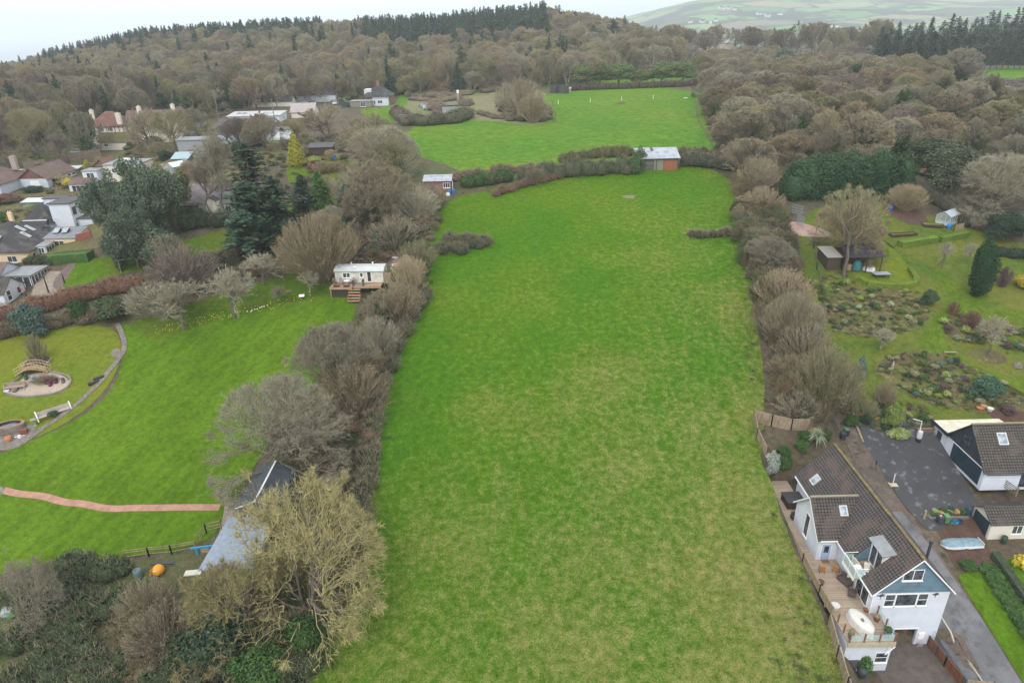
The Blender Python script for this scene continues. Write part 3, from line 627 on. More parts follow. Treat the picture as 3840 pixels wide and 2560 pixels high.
w_, c_, v_ = bare(54, 11, 5, limbs=9, sub=6, br=4, tw=3, flat=.8, stem=.4, up=.25, ang=36, tww=.045, rad=.8, leaders=1, hub=.65); proto('open', w_, c_, None, None, 11, 5)
w_, c_, v_ = bare(59, 10, 2.6, limbs=16, sub=6, br=5, tw=5, flat=.85, up=-.1, ang=35, curl=.2, twl=1.5, rad=.8, tww=.03); proto('birch', w_, c_, None, None, 10, 2.6)
w_, c_, v_ = bare(61, 10, 4.6, limbs=8, sub=7, br=6, tw=5, flat=.92, stem=.12, up=.3, ang=32, tww=.035, leaders=3); proto('upswept', w_, c_, None, None, 10, 4.6)
w_, c_, v_ = bare(67, 4, 2.2, limbs=9, sub=6, br=6, tw=5, flat=.9, stem=.25, curl=.5, ang=50, tww=.03, rad=1.5); proto('apple', w_, c_, None, None, 4, 2.2)
for i, s in enumerate((71, 73, 79)):
    w_, c_ = stems(s, 4, 2.6, 80, 5, .05, 1.15, .3, 1); proto('bush%d' % i, None, join([w_, c_]), None, None, 4, 2.6)
w_, c_ = stems(83, 6, 4.5, 150, 7, .05, 1.15, .2, 1); proto('hazel', None, join([w_, c_]), None, None, 6, 4.5)
w_, c_ = stems(87, 2, 1, 50, 5, .03, 1, .1, 2); proto('twiggy', None, join([w_, c_]), None, None, 2, 1)
r7 = np.random.RandomState(8); tp = np.column_stack([r7.normal(size=(26, 2))*.3, np.zeros(26)]); proto('tuft', None, ribbons(r7, tp, unit(r7.normal(size=(26, 3))*[.6, .6, .2]+[0, 0, .8]), r7.uniform(.4, 1, 26), .16), None, None, 1, 1)
# evergreens
for i, s in enumerate((101, 103)):
    t_, c_ = conifer(s, 12, 3.4, 30, 11, .06, .3, .9, 20, .42, .3); proto('spruce%d' % i, t_, c_, None, None, 12, 3.4, True)
for i, s in enumerate((107, 109)):
    t_, c_ = conifer(s, 14, 4.0, 18, 10, .22, .15, .45, 40, .48, .55); proto('pine%d' % i, t_, c_, None, None, 14, 4.0, True)
t_, c_ = conifer(113, 12, 3.2, 48, 17, .02, .1, .6, 20, .38, .2); proto('dense', t_, c_, None, core([(0, 0, 4.2, 1.35, 1.35, 4.4)], .9), 12, 3.2, True)
rs_ = np.random.RandomState(5)
b_ = lumps(5, 5, 10, 11, .22); proto('oak', tubes(np.array([[[0, 0, -.3], [0, 0, 2], [.2, 0, 5]]]), np.array([.35]), np.array([.2]), 7), blobs(rs_, b_, 15000, .38, 0, .7, -.7, .35), None, core(b_, .72, 0), 10, 5, True)
b_ = lumps(9, 5, 10, 22, .02); b_ = [(x*1.3, y*1.3, z, a*.62, b*.62, c*.85) for x, y, z, a, b, c in b_]; proto('gum', tubes(np.array([[[0, 0, -.3], [0, 0, 2], [.2, 0, 5]]]), np.array([.35]), np.array([.2]), 7), blobs(rs_, b_, 32000, .25, .5, .8, -.9, .5), None, core(b_, .62, 0), 10, 5, True)
b_ = lumps(12, 2.5, 4, 7, .05); proto('shrub', None, blobs(rs_, b_, 4200, .24, 0, .8, -.3, .3, .0), None, core(b_, .75, 0), 4, 2.5, True)
b_ = [(0, 0, .45, .5, .5, .5), (.2, .1, .5, .36, .36, .42), (-.2, -.1, .42, .38, .34, .4)]; proto('small', None, blobs(rs_, b_, 420, .17, 0, .8, -.3, .3, .0), None, None, 1, .55, True)
b_ = [(0, 0, 3.4, 1.25, 1.25, 3.4), (.3, .1, 4.4, .9, .9, 2.6), (-.35, 0, 3.0, .95, 1.0, 2.7), (.1, -.35, 2.4, 1.0, .9, 2.2)]
proto('column', None, blobs(rs_, b_, 9000, .2, 0, .45, -1, .12), None, core(b_, .88, 0), 7, 1.5, True)
b_ = [(0, 0, 4.5*f, 1.9*(1-f)**.7+.2, 1.9*(1-f)**.7+.2, .9) for f in (.1, .25, .4, .55, .7, .85)]+[(0, 0, 4.4, .2, .2, .6)]
proto('cone', tubes(np.array([[[0, 0, -.3], [0, 0, 2]]]), np.array([.12]), np.array([.08]), 6), blobs(rs_, b_, 7000, .24, -.4, .5, -.6, .2), None, core(b_, .8, 0), 5, 2.0, True)
v_ = []
for k in range(170):
    a, e = rs_.uniform(0, 6.28), rs_.uniform(-.2, 1.4); Lf = rs_.uniform(.8, 1.3); d0 = np.array([math.cos(a)*math.cos(e), math.sin(a)*math.cos(e), math.sin(e)]); sd = np.cross(d0, [0, 0, 1])*.05
    p0 = np.array([0, 0, 1.2]); p1 = p0+d0*Lf*.6; p2 = p0+d0*Lf-np.array([0, 0, .35*Lf*math.cos(e)]); v_ += [p0-sd, p0+sd, p1+sd, p1-sd, p1-sd, p1+sd, p2+sd*.2, p2-sd*.2]
proto('cordyline', tubes(np.array([[[0, 0, -.2], [0, 0, 1.3]]]), np.array([.1]), np.array([.08]), 6), (np.array(v_), np.arange(len(v_)).reshape(-1, 4)), None, None, 2.4, 1.2, True)
COL = dict(grey=(.275, .255, .205), brown=(.25, .218, .162), purple=(.235, .20, .175), lichen=(.35, .31, .145), warm=(.255, .205, .148), straw=(.32, .26, .16), pale=(.32, .30, .24), red=(.19, .11, .08), olive=(.255, .24, .15), beech=(.30, .16, .10),
           dark=(.035, .065, .035), spruce=(.045, .085, .05), bluegreen=(.075, .125, .10), green=(.06, .12, .03), ivy=(.045, .095, .022), gum=(.095, .135, .085), gold=(.28, .27, .03), lime=(.22, .28, .07), yellow=(.5, .42, .04), yew=(.022, .062, .02), bramble=(.058, .085, .036), pinegreen=(.055, .095, .06), variegated=(.28, .33, .17), orange=(.5, .30, .10), silver=(.30, .34, .30), plum=(.12, .075, .08))
for k_ in ('grey', 'brown', 'purple', 'warm', 'olive', 'pale'): COL[k_] = tuple(q*t for q, t in zip(COL[k_], (1.03, 1.03, .93)))
NM = dict(round='bare_tree', open='bare_tree', tuft='grass_tuft', wood='bare_tree', ivied='ivy_clad_tree', gnarled='oak_tree', birch='birch_tree', upswept='bare_tree', apple='fruit_tree', bush='bare_bush', hazel='hazel_bush', twiggy='twiggy_shrub', spruce='spruce_tree', pine='pine_tree', dense='cypress_tree',
          oak='evergreen_tree', gum='evergreen_tree', shrub='evergreen_shrub', small='garden_plant', column='columnar_yew', cone='conifer_tree', cordyline='cordyline_palm')
def plant(key, loc, H, R, color='grey', label=None, cat=None, group=None, rz=None, ivyc='ivy', lean=0):
    me, h0, r0 = PROTO[key]; nm = NM[key.rstrip('0123456789')]; rz = rnd.uniform(0, 6.28) if rz is None else rz
    rt = empty(nm, (loc[0], loc[1], loc[2]-.05), rz, label, cat or ('tree' if 'tree' in nm else 'shrub'), group) if len(me) > 1 else None
    c = COL[color] if isinstance(color, str) else color
    j = rnd.uniform(.9, 1.1)
    for pn, m in me.items():
        o = bpy.data.objects.new(pn if rt else nm, m); C.objects.link(o)
        cc = COL[ivyc] if pn == 'ivy' else ([q*.6 for q in c] if pn == 'shaded_core' else [q*j for q in c]); o.color = (*cc, 1)  # core filler gets a darkened leaf colour, inner shade painted in
        if rt: o.parent = rt
        else:
            o.location = [float(q) for q in loc]; o.rotation_euler = (0, 0, rz); tag(o, label, cat or ('tree' if 'tree' in nm else 'shrub'), group); rt = o
            break
    rt.scale = (R/r0, R/r0, H/h0)
    if lean: rt.rotation_euler = (0, lean, rz)
    return rt
def pp(key, bx, by, top, wpx, color, label, cat=None, group=None, hmin=.3, **k):
    """a plant whose foot is seen (or lies) at pixel bx,by and which reaches up to row `top`, `wpx` pixels across"""
    p = G(bx, by); z = (p-CP)@fw; R = wpx*z/F/2
    lo, hi = hmin, 45.
    for _ in range(30):
        m = (lo+hi)/2
        if min(proj(p+[0, 0, m])[1], 9e9) > top: lo = m
        else: hi = m
    return plant(key, p, lo, R, color, label, cat, group, **k)
def mass(name, blb, n, size, color, label, cat, group=None, twig=0, droop=0, corek=.8, lo=-.35, tilt=.8, tcol=None, kind=None, inner=.3, twl=.7):
    """one hedge or thicket: leaf-sized faces over a chain of rounded mounds standing on the ground"""
    rs = np.random.RandomState(len(blb)*7+n % 97); V, Fq = blobs(rs, blb, int(n*1.5), size*.85, droop, tilt, lo, inner)
    zb = T(V[:, 0], V[:, 1])+.02; V[:, 2] = np.maximum(V[:, 2], zb)
    c0 = np.array([np.mean([b[0] for b in blb]), np.mean([b[1] for b in blb])]); org = np.array([c0[0], c0[1], gz(*c0)])
    o = mesh_obj(name, npmesh(name, V-org, Fq, LEAF), None, org); cc = COL[color] if isinstance(color, str) else color; o.color = (*cc, 1)
    tag(o, label, cat, group, kind)
    if corek:
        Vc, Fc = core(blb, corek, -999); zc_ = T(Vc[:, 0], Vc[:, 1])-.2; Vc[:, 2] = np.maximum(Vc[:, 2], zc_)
        i = mesh_obj('shaded_core', npmesh('shaded_core', Vc-org, Fc, LEAF, True), o); i.color = (*[q*.6 for q in cc], 1)  # hole-blocking core, leaf colour darkened to stand for shade inside
    if twig:
        p, _ = blobs(rs, blb, twig, .01, 0, .5, lo, .2); s = p[::4]; s[:, 2] = np.maximum(s[:, 2], T(s[:, 0], s[:, 1]))
        bc = np.array(blb)[:, :3]; k = np.argmin(((s[:, None, :2]-bc[None, :, :2])**2).sum(-1), 1); d = unit(unit(s-bc[k]+[0, 0, .4])+rs.normal(size=s.shape)*.5+[0, 0, .4])
        V, Fq = ribbons(rs, s, d, rs.uniform(.4, 1.3, len(s))*twl, .04); t = mesh_obj('twigs', npmesh('twigs', V-org, Fq, TWIG), o); t.color = (*(COL[tcol or 'brown']), 1)
    return o
def chain(pts, w_, h, px=True, step=1.2, seed=1, wob=.3, hv=.25):
    """mounds strung along a line"""
    rs = np.random.RandomState(seed)
    if px: pts = [G(*p) for p in pts]
    o = []
    for a, b in zip(pts[:-1], pts[1:]):
        a = np.array(a[:2], float); b = np.array(b[:2], float); n = max(1, int(np.linalg.norm(b-a)/step))
        for k in range(n+1):
            p = a+(b-a)*k/n+rs.normal(size=2)*wob*w_*.3; r = w_/2*rs.uniform(.8, 1.2); hh = h*rs.uniform(1-hv, 1+hv); z = gz(*p); o.append((p[0], p[1], z+hh*.35, r, r, hh*.65))
    return o
def area(pts, r, h, px=True, seed=1, hv=.35, dens=1.0):
    """mounds filling an area"""
    rs = np.random.RandomState(seed); q = np.array([(G(*p) if px else p)[:2] for p in pts]); lo, hi = q.min(0), q.max(0); o = []
    n = int(dens*(hi-lo).prod()/(r*r*1.1))+1
    for p in rs.uniform(lo, hi, (n, 2)):
        if inside(p[None], q)[0]:
            rr = r*rs.uniform(.7, 1.3); hh = h*rs.uniform(1-hv, 1+hv); o.append((p[0], p[1], gz(*p)+hh*.3, rr, rr, hh*.7))
    return o
def boxhedge(name, a, b, wd, h, color, label, dens=60, size=.12, px=True, group=None, pts=None):
    """a clipped hedge: flat sides, rounded shoulders"""
    P_ = [np.array((G(*p) if px else p)[:2], float) for p in (pts or [a, b])]; rs = np.random.RandomState(3); Vs = []
    tot = sum(np.linalg.norm(q-p) for p, q in zip(P_[:-1], P_[1:])); parts = []; cb = MB()
    org = np.array([*P_[0], gz(*P_[0])])
    for p, q in zip(P_[:-1], P_[1:]):
        Ls = np.linalg.norm(q-p); n = int(dens*2*Ls*(2*h+wd)); t = (q-p)/Ls; nn = np.array([-t[1], t[0]]); u = rs.uniform(-.02, 1.02, n); s = rs.uniform(-1, 1, n)*(h+wd/2)
        off_ = np.clip(s, -wd/2, wd/2); zz = np.where(np.abs(s) > wd/2, h-(np.abs(s)-wd/2), h); sq = (np.abs(off_) > wd/2-.12)&(zz > h-.12); zz = zz-sq*.05
        zz = np.maximum(zz+rs.normal(size=n)*.035, .02); off_ = off_+rs.normal(size=n)*.035
        c = p[None]+(q-p)[None]*u[:, None]+nn[None]*off_[:, None]; nr = np.column_stack([nn[None]*np.sign(off_)[:, None]*(np.abs(s) > wd/2)[:, None], (np.abs(s) <= wd/2)*1.0])
        parts.append(quads(rs, np.column_stack([c, T(c[:, 0], c[:, 1])+zz]), nr, size, .8, .5))
        k = max(1, int(Ls/2))
        for i in range(k):
            m0, m1 = p+(q-p)*i/k, p+(q-p)*(i+1)/k; z0, z1 = gz(*m0), gz(*m1); e = nn*(wd/2-.06); hh = h-.06
            A_, B_, C_, D_ = m0-e, m0+e, m1+e, m1-e; lo_ = [(A_, z0), (B_, z0), (C_, z1), (D_, z1)]
            top_ = [(v[0], v[1], z+hh) for v, z in lo_]; bot = [(v[0], v[1], z-.2) for v, z in lo_]; cb.quad(top_)
            for j in range(4): cb.quad([bot[j], bot[(j+1) % 4], top_[(j+1) % 4], top_[j]])
    V, Fq = join(parts) if len(parts) > 1 else parts[0]
    o = mesh_obj(name, npmesh(name, V-org, Fq, LEAF), None, org); cc = COL[color] if isinstance(color, str) else color; o.color = (*cc, 1); tag(o, label, 'hedge', group)
    i = cb.build('shaded_core', LEAF, o, org); i.color = (*[q*.85 for q in cc], 1)  # filler block inside the hedge, shade put into its darker leaf colour
    return o
# ---------------------------------------------------------------- hedgerow between the big field and the mown garden
pp('gnarled', 1160, 2290, 1800, 720, 'lichen', 'large lichen-yellow bare tree at the bottom end of the hedgerow', hmin=3)
pp('gnarled', 930, 2420, 2090, 480, 'lichen', 'yellow-twigged bare tree spreading over the bramble bank', hmin=3)
pp('round0', 1075, 1790, 1420, 520, 'grey', 'broad grey-brown leafless tree behind the dark corrugated shed', hmin=3)
pp('round2', 1285, 1500, 1215, 330, 'grey', 'round bare tree in the hedgerow, second up from the sheds', hmin=3)
pp('bush1', 1335, 1560, 1370, 300, 'warm', 'brown twiggy bush at the foot of the hedgerow trees')
pp('bush0', 1420, 1330, 1190, 190, 'grey', 'bare hedgerow bush above the second round tree')
pp('ivied1', 1450, 1240, 1090, 180, 'brown', 'ivy-wrapped small tree in the hedgerow below the caravan')
pp('bush2', 1500, 1200, 1060, 200, 'warm', 'brown bush leaning over the field edge below the caravan')
pp('bush1', 1540, 1110, 960, 170, 'straw', 'straw-coloured bare bush right of the caravan fence')
pp('bush0', 1575, 1020, 900, 170, 'olive', 'olive bare bush between the caravan and the dark bramble mound')
pp('hazel', 1215, 1050, 800, 320, 'straw', 'fan-shaped straw-coloured bare bush behind the caravan')
pp('upswept', 1260, 930, 770, 180, 'pale', 'pale grey bare tree above the fan-shaped bush')
pp('apple', 1165, 1110, 1010, 110, 'pale', 'small pale fruit tree on the lawn left of the caravan')
pp('apple', 990, 1070, 950, 180, 'pale', 'fruit tree at the top of the lawn, under the dark firs')
pp('apple', 880, 1190, 1010, 250, 'pale', 'spreading lichened fruit tree in the middle of the orchard row')
pp('apple', 690, 1235, 1060, 300, 'pale', 'wide low fruit tree over the daffodils at the lawn edge')
pp('apple', 1050, 1140, 1070, 70, 'pale', 'tiny fruit tree by the bird table')
pp('bush2', 700, 1090, 920, 270, 'purple', 'purplish bare thicket at the long lawn edge')
pp('bush0', 600, 1180, 1060, 240, 'pale', 'pale tangled bush behind the low fruit tree')
pp('bush1', 640, 1010, 880, 160, 'brown', 'thin bare shrub on the long lawn by the pergola')
pp('round1', 1440, 850, 590, 300, 'brown', 'big many-stemmed bare tree with ivy left of the brick hut')
pp('ivied0', 1425, 850, 610, 200, 'brown', 'ivy-covered stems inside the big bare tree by the brick hut')
pp('round0', 1440, 650, 460, 280, 'grey', 'tall grey bare tree beside the upper field corner')
pp('ivied1', 1500, 680, 520, 200, 'olive', 'ivied bare tree touching the upper field corner')
pp('gnarled', 1235, 520, 380, 260, 'brown', 'dark twisting oak in front of the bungalow with the parked cars')
pp('gnarled', 1400, 560, 410, 250, 'olive', 'twisting oak next to the garden of the bungalow')
pp('bush1', 1560, 820, 700, 200, 'pale', 'pale arching bush below the brick hut')
pp('bush2', 1480, 930, 810, 200, 'brown', 'brown bush in the tangle above the junk heap')
pp('bush0', 1600, 780, 690, 160, 'brown', 'brown thorn bush beside the blue barrels')
pp('shrub', 1430, 930, 860, 90, 'bluegreen', 'grey-green evergreen bush above the junk heap')
pp('shrub', 1530, 930, 850, 70, 'dark', 'dark holly in the tangle above the caravan')
pp('bush2', 1330, 780, 640, 180, 'grey', 'grey thicket left of the many-stemmed bare tree')
pp('bush0', 1390, 1420, 1300, 150, 'warm', 'reddish brown hedge bush between the two round trees')
pp('bush1', 1120, 2180, 2020, 250, 'lichen', 'lichened undergrowth bush beneath the large bare tree')
# dark evergreens of the middle gardens
pp('gum', 585, 900, 600, 235, 'gum', 'huge dusky evergreen with drooping foliage, right half of the pair')
pp('gum', 470, 930, 650, 190, 'gum', 'huge dusky evergreen with drooping foliage, left half of the pair')
pp('gum', 645, 850, 620, 180, (.13, .15, .07), 'olive evergreen crown behind the huge dusky evergreen')
pp('gum', 520, 990, 780, 220, 'gum', 'huge dusky evergreen with drooping foliage, the lowest and nearest of the group')
pp('shrub', 620, 990, 860, 170, 'gum', 'drooping evergreen skirt at the lawn side of the dusky pair')
pp('pine0', 985, 930, 545, 240, 'dark', 'tall irregular dark fir above the long lawn', hmin=4)
pp('pine1', 1060, 930, 660, 210, 'dark', 'second irregular dark fir, right of the tall one', hmin=4)
pp('pine0', 940, 960, 690, 190, 'spruce', 'shorter fir at the lower left of the fir group', hmin=4)
pp('cone', 1115, 620, 495, 70, 'gold', 'golden pointed conifer beside the white-roofed buildings')
pp('cone', 333, 645, 598, 42, 'gold', 'small golden conifer behind the slate-roofed white house')
pp('dense', 1150, 835, 655, 120, 'dark', 'dark blocky cypress left of the two garden conifers')
pp('dense', 1215, 830, 640, 110, 'green', 'yellow-topped cypress between the dark ones')
pp('dense', 1315, 850, 690, 120, 'spruce', 'dark cypress right of the garden conifers')
pp('birch', 850, 840, 480, 150, 'pale', 'tall white-stemmed birch before the dark-roofed barn house')
pp('birch', 790, 820, 560, 110, 'purple', 'thin birch just left of the tall white-stemmed one')
pp('birch', 245, 630, 490, 90, 'purple', 'pale birch by the parked cars under the tudor house')
pp('spruce0', 833, 350, 235, 72, 'spruce', 'pointed dark spruce standing in the wood above the village')
pp('spruce1', 925, 335, 238, 55, 'spruce', 'narrow dark spruce right of the pointed one')
pp('dense', 760, 345, 272, 50, 'pinegreen', 'blunt dark evergreen left of the pointed spruce')
pp('dense', 1300, 330, 240, 80, 'dark', 'dark conifer mass left of the big round oak behind the bungalow')
pp('dense', 1370, 320, 215, 80, 'dark', 'second dark conifer behind the big round oak')
pp('round1', 1475, 350, 238, 140, 'olive', 'big round olive-brown oak right behind the bungalow with the cars')
pp('round2', 1590, 330, 210, 110, 'olive', 'bare tree beside the big round oak')
pp('pine0', 2295, 175, 70, 80, 'dark', 'black-green cedar on the skyline beside the park meadow', hmin=4)
pp('oak', 610, 362, 318, 60, 'ivy', 'small bright green holly in front of the wood')
pp('gnarled', 575, 572, 385, 165, 'brown', 'dark-limbed oak hiding the right wing of the tudor house')
pp('round0', 660, 570, 400, 190, 'olive', 'round bare tree on the hedge bank right of the tudor house')
pp('round2', 770, 400, 330, 170, 'olive', 'broad bare tree behind the grey roofs')
pp('round1', 860, 395, 340, 80, 'brown', 'small domed bare tree by the power pole')
pp('ivied1', 335, 590, 420, 150, 'grey', 'ivied tree left of the tudor house')
pp('ivied0', 275, 540, 380, 120, 'olive', 'tall ivied tree above the parked cars')
pp('round0', 150, 600, 390, 200, 'olive', 'broad bare tree over the park grass at the far left')
pp('round2', 40, 610, 420, 190, 'brown', 'bare tree at the left edge above the tiled bungalow')
pp('round2', 905, 560, 440, 150, 'purple', 'purplish bare tree before the annex of the workshop')
pp('round1', 740, 500, 400, 120, 'grey', 'grey bare tree above the teal shed')
pp('dense', 960, 545, 495, 90, 'pinegreen', 'blue-green evergreen mass below the pale flat roofs')
pp('oak', 900, 600, 530, 110, 'dark', 'dark evergreen below the workshop annex')
pp('round0', 1110, 540, 440, 110, 'olive', 'bare tree right of the polytunnel')
pp('round1', 1000, 560, 420, 170, 'brown', 'bare tree screening the white low buildings')
pp('birch', 860, 560, 460, 150, 'purple', 'purple-twigged birch before the white workshop')
pp('shrub', 500, 575, 530, 60, (.06, .075, .03), 'dark rounded bush below the little mossy-roofed cottage')
pp('shrub', 620, 600, 565, 70, 'dark', 'dark green dome bush left of the greenhouse')
# left foreground
pp('shrub', 120, 1262, 1140, 130, 'bluegreen', 'blue-green evergreen bush at the edge of the mossy lawn')
pp('twiggy', 150, 1355, 1255, 75, 'olive', 'tall bamboo-like shrub behind the wooden bridge')
pp('shrub', 310, 1200, 1120, 80, 'ivy', 'dark ivied stump in the hedge left of the lawn')
pp('shrub', 430, 1200, 1110, 120, 'bramble', 'low evergreen bush at the corner of the hedge')
pp('shrub', 455, 1010, 955, 55, 'green', 'evergreen climber smothering the pergola')
pp('gnarled', 150, 2330, 2080, 250, 'grey', 'pale contorted birch on the bank at the left edge', hmin=2)
for x, y, t_, w_, c_, l_ in ((840, 2500, 2320, 260, 'dark', 'dark holly under the yellow-twigged tree'), (990, 2560, 2440, 230, 'ivy', 'evergreen bush at the bottom edge beside the field'), (700, 2500, 2400, 160, 'bramble', 'dusty green bush at the bottom of the bank'), (1150, 2440, 2330, 180, 'ivy', 'green bush at the foot of the large lichened tree')):
    pp('shrub', x, y, t_, w_, c_, l_)
pp('bush0', 560, 2330, 2190, 220, 'brown', 'reddish bare bush on the bank below the orange sack')
pp('bush2', 640, 2440, 2290, 300, 'brown', 'dead bracken and thorn heap low on the bank')
pp('bush1', 860, 2250, 2130, 220, 'brown', 'thorn bush below the blue-grey roof')
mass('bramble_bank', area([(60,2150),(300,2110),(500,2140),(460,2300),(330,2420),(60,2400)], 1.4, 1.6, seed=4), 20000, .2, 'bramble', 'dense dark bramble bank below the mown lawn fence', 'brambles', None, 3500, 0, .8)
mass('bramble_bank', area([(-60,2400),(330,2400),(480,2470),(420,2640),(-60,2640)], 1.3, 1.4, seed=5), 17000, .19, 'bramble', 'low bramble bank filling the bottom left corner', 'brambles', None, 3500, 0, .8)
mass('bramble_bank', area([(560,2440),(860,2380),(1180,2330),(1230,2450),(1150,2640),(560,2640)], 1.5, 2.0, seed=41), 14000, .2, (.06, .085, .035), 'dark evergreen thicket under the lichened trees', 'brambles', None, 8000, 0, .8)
mass('bracken_patch', area([(430,2240),(760,2200),(900,2400),(800,2560),(450,2560)], 1.2, .9, seed=6), 9000, .18, (.16, .14, .07), 'brown and green undergrowth below the lichened trees', 'undergrowth', None, 12000, 0, .75, tcol='warm')
mass('field_hedge', chain([(1300,2180),(1350,1980),(1385,1800),(1400,1600),(1440,1450)], 2.6, 1.8, seed=7), 11000, .2, (.07, .085, .04), 'low dark hedge along the left side of the field below the round trees', 'hedge', None, 9000)
mass('field_hedge', chain([(1440,1450),(1480,1330),(1540,1200),(1600,1110)], 2.6, 2.0, seed=8), 6000, .2, (.09, .10, .05), 'straggling hedge between the round trees and the caravan', 'hedge', None, 6000)
mass('bramble_mound', area([(1640,920),(1700,905),(1800,900),(1830,930),(1780,955),(1660,960)], 1.6, 1.9, seed=9), 7000, .2, (.085, .095, .05), 'dark bramble mound jutting into the field above the caravan', 'brambles', None, 3500)
mass('hedge_tangle', area([(1440,900),(1620,860),(1660,760),(1580,720),(1420,800),(1280,900)], 2.0, 1.8, seed=10), 9000, .22, (.16, .13, .08), 'brown thorny tangle between the brick hut and the caravan', 'hedge', None, 14000)
mass('hedge_tangle', area([(1240,1010),(1500,960),(1470,880),(1300,900),(1200,940)], 1.3, .8, seed=11), 3500, .2, (.13, .10, .07), 'leafy brown litter and scrub around the junk heap', 'undergrowth', None, 4000)
# bank between the two fields
def hd(n_, pts, w_, h, nl, col_, lab, tw=0, **k): return mass(n_, chain(pts, w_, h, seed=len(lab)), nl, .24, col_, lab, 'hedge', 'hedge plants between the two fields', tw, **k)
hd('bank_hedge', [(1745,700),(1820,692),(1905,680)], 3.2, 3.0, 5200, (.06, .12, .03), 'glossy ivy-green hedge right of the brick hut')
hd('bank_hedge', [(1860,735),(1960,700),(2090,670)], 2.2, 1.3, 3000, (.19, .10, .06), 'rust-brown bracken strip along the foot of the hedge bank', 5000, tcol='warm')
hd('bank_hedge', [(1960,680),(2060,665),(2200,655),(2350,648)], 3.6, 3.4, 10000, (.085, .10, .055), 'grey-green bramble hedge left of the barn', 5000)
hd('bank_hedge', [(2110,610),(2240,592),(2370,585)], 2.6, 2.6, 5000, (.13, .13, .05), 'ochre-topped hedge line behind the bramble hedge left of the barn', 1800)
hd('bank_hedge', [(2570,625),(2640,620),(2760,640)], 4.2, 3.0, 6500, (.075, .09, .055), 'dark hedge right of the barn', 3500)
hd('bank_hedge', [(1640,690),(1760,665),(1900,650),(1990,640)], 2.6, 1.6, 3500, (.20, .15, .10), 'brown thorny hedge line above the ivy-green hedge', 5000, tcol='warm')
hd('ivy_mass', [(2372,650),(2395,640)], 3.6, 5.0, 3600, (.07, .12, .045), 'ivy swallowing the left end of the barn')
hd('bank_hedge', [(2640,590),(2560,585),(2740,600)], 2.4, 2.2, 3000, (.10, .10, .06), 'thin hedge on the upper side behind the barn roof', 1500)
pp('bush0', 1850, 690, 640, 80, 'warm', 'brown bush on the hedge bank above the ivy-green hedge')
pp('bush1', 2010, 690, 630, 100, 'brown', 'bare bush on the hedge bank left of the barn')
pp('bush2', 1870, 650, 612, 70, 'red', 'reddish bush on the crest of the hedge bank')
# small spur on the right side
mass('bramble_spur', chain([(2590,885),(2640,890),(2720,880),(2790,885)], 1.8, 1.2, seed=12), 3500, .2, (.09, .08, .05), 'low bramble spur poking into the field from the right hedge', 'brambles', None, 2500)
# right-hand hedgerow
RH = 'bushes of the hedgerow right of the field'
mass('right_hedge', chain([(2800,860),(2830,960),(2870,1080),(2900,1200)], 4.2, 2.6, seed=13), 13000, .21, (.085, .10, .05), 'leafy upper length of the hedge right of the field', 'hedge', None, 7000)
mass('right_hedge', chain([(2900,1200),(2930,1330),(2975,1450),(3010,1540)], 4.0, 2.2, seed=14), 12000, .2, (.085, .085, .045), 'bramble lower length of the hedge right of the field', 'hedge', None, 8000)
for x, y, t_, w_, c_, k_, l_ in ((2870,1010,880,210,'grey','round1','grey-brown rounded tree at the top of the right-hand hedgerow'), (2930,1170,1010,230,'warm','bush0','reddish brown bush in the right-hand hedgerow below the rounded tree'),
        (2960,1300,1100,230,'brown','hazel','large fan-shaped hazel halfway down the right-hand hedgerow'), (3010,1380,1210,220,'brown','bush1','brown bush in the hedgerow between the two fan-shaped hazels'),
        (3080,1530,1310,270,'olive','hazel','widest fan-shaped hazel at the lower end of the right-hand hedgerow'), (2860,800,700,160,'warm','bush2','reddish bare bush above the pink gravel gateway'),
        (2840,720,590,170,'brown','bush0','brown bush at the top right corner of the field'), (2810,640,530,150,'purple','bush1','purplish bush where the two fields meet on the right'),
        (2900,1120,1020,150,'olive','bush2','olive bush in the hedgerow beside the rounded tree'), (2885,1250,1150,150,'brown','bush0','brown bush spilling toward the field halfway down the right hedge'), (3010,1250,1130,160,'grey','bush1','grey bush on the garden side of the right hedge'), (2950,1430,1330,170,'warm','bush1','russet bush at the field edge of the lower right hedge'), (3130,1480,1380,170,'brown','bush0','brown bush right of the widest fan-shaped hazel'), (2850,930,850,140,'brown','bush2','brown bush near the spur of brambles'),
        (2985,1560,1470,170,'grey','bush2','dark twiggy bush at the foot of the hedgerow by the lane')):
    pp(k_, x, y, t_, w_, c_, l_, None, RH)
mass('bracken_edge', chain([(2760,700),(2790,760),(2800,820)], 3.0, .9, seed=15), 2500, .2, (.26, .13, .08), 'rusty bracken slope at the top right of the field', 'undergrowth', None, 4500, tcol='warm')
mass('evergreen_bank', area([(2790,850),(2900,790),(2960,830),(2900,900),(2820,900)], 1.7, 2.0, seed=16), 6000, .2, (.075, .10, .055), 'dark evergreen bank beside the metal gate', 'shrubs', None, 1500)
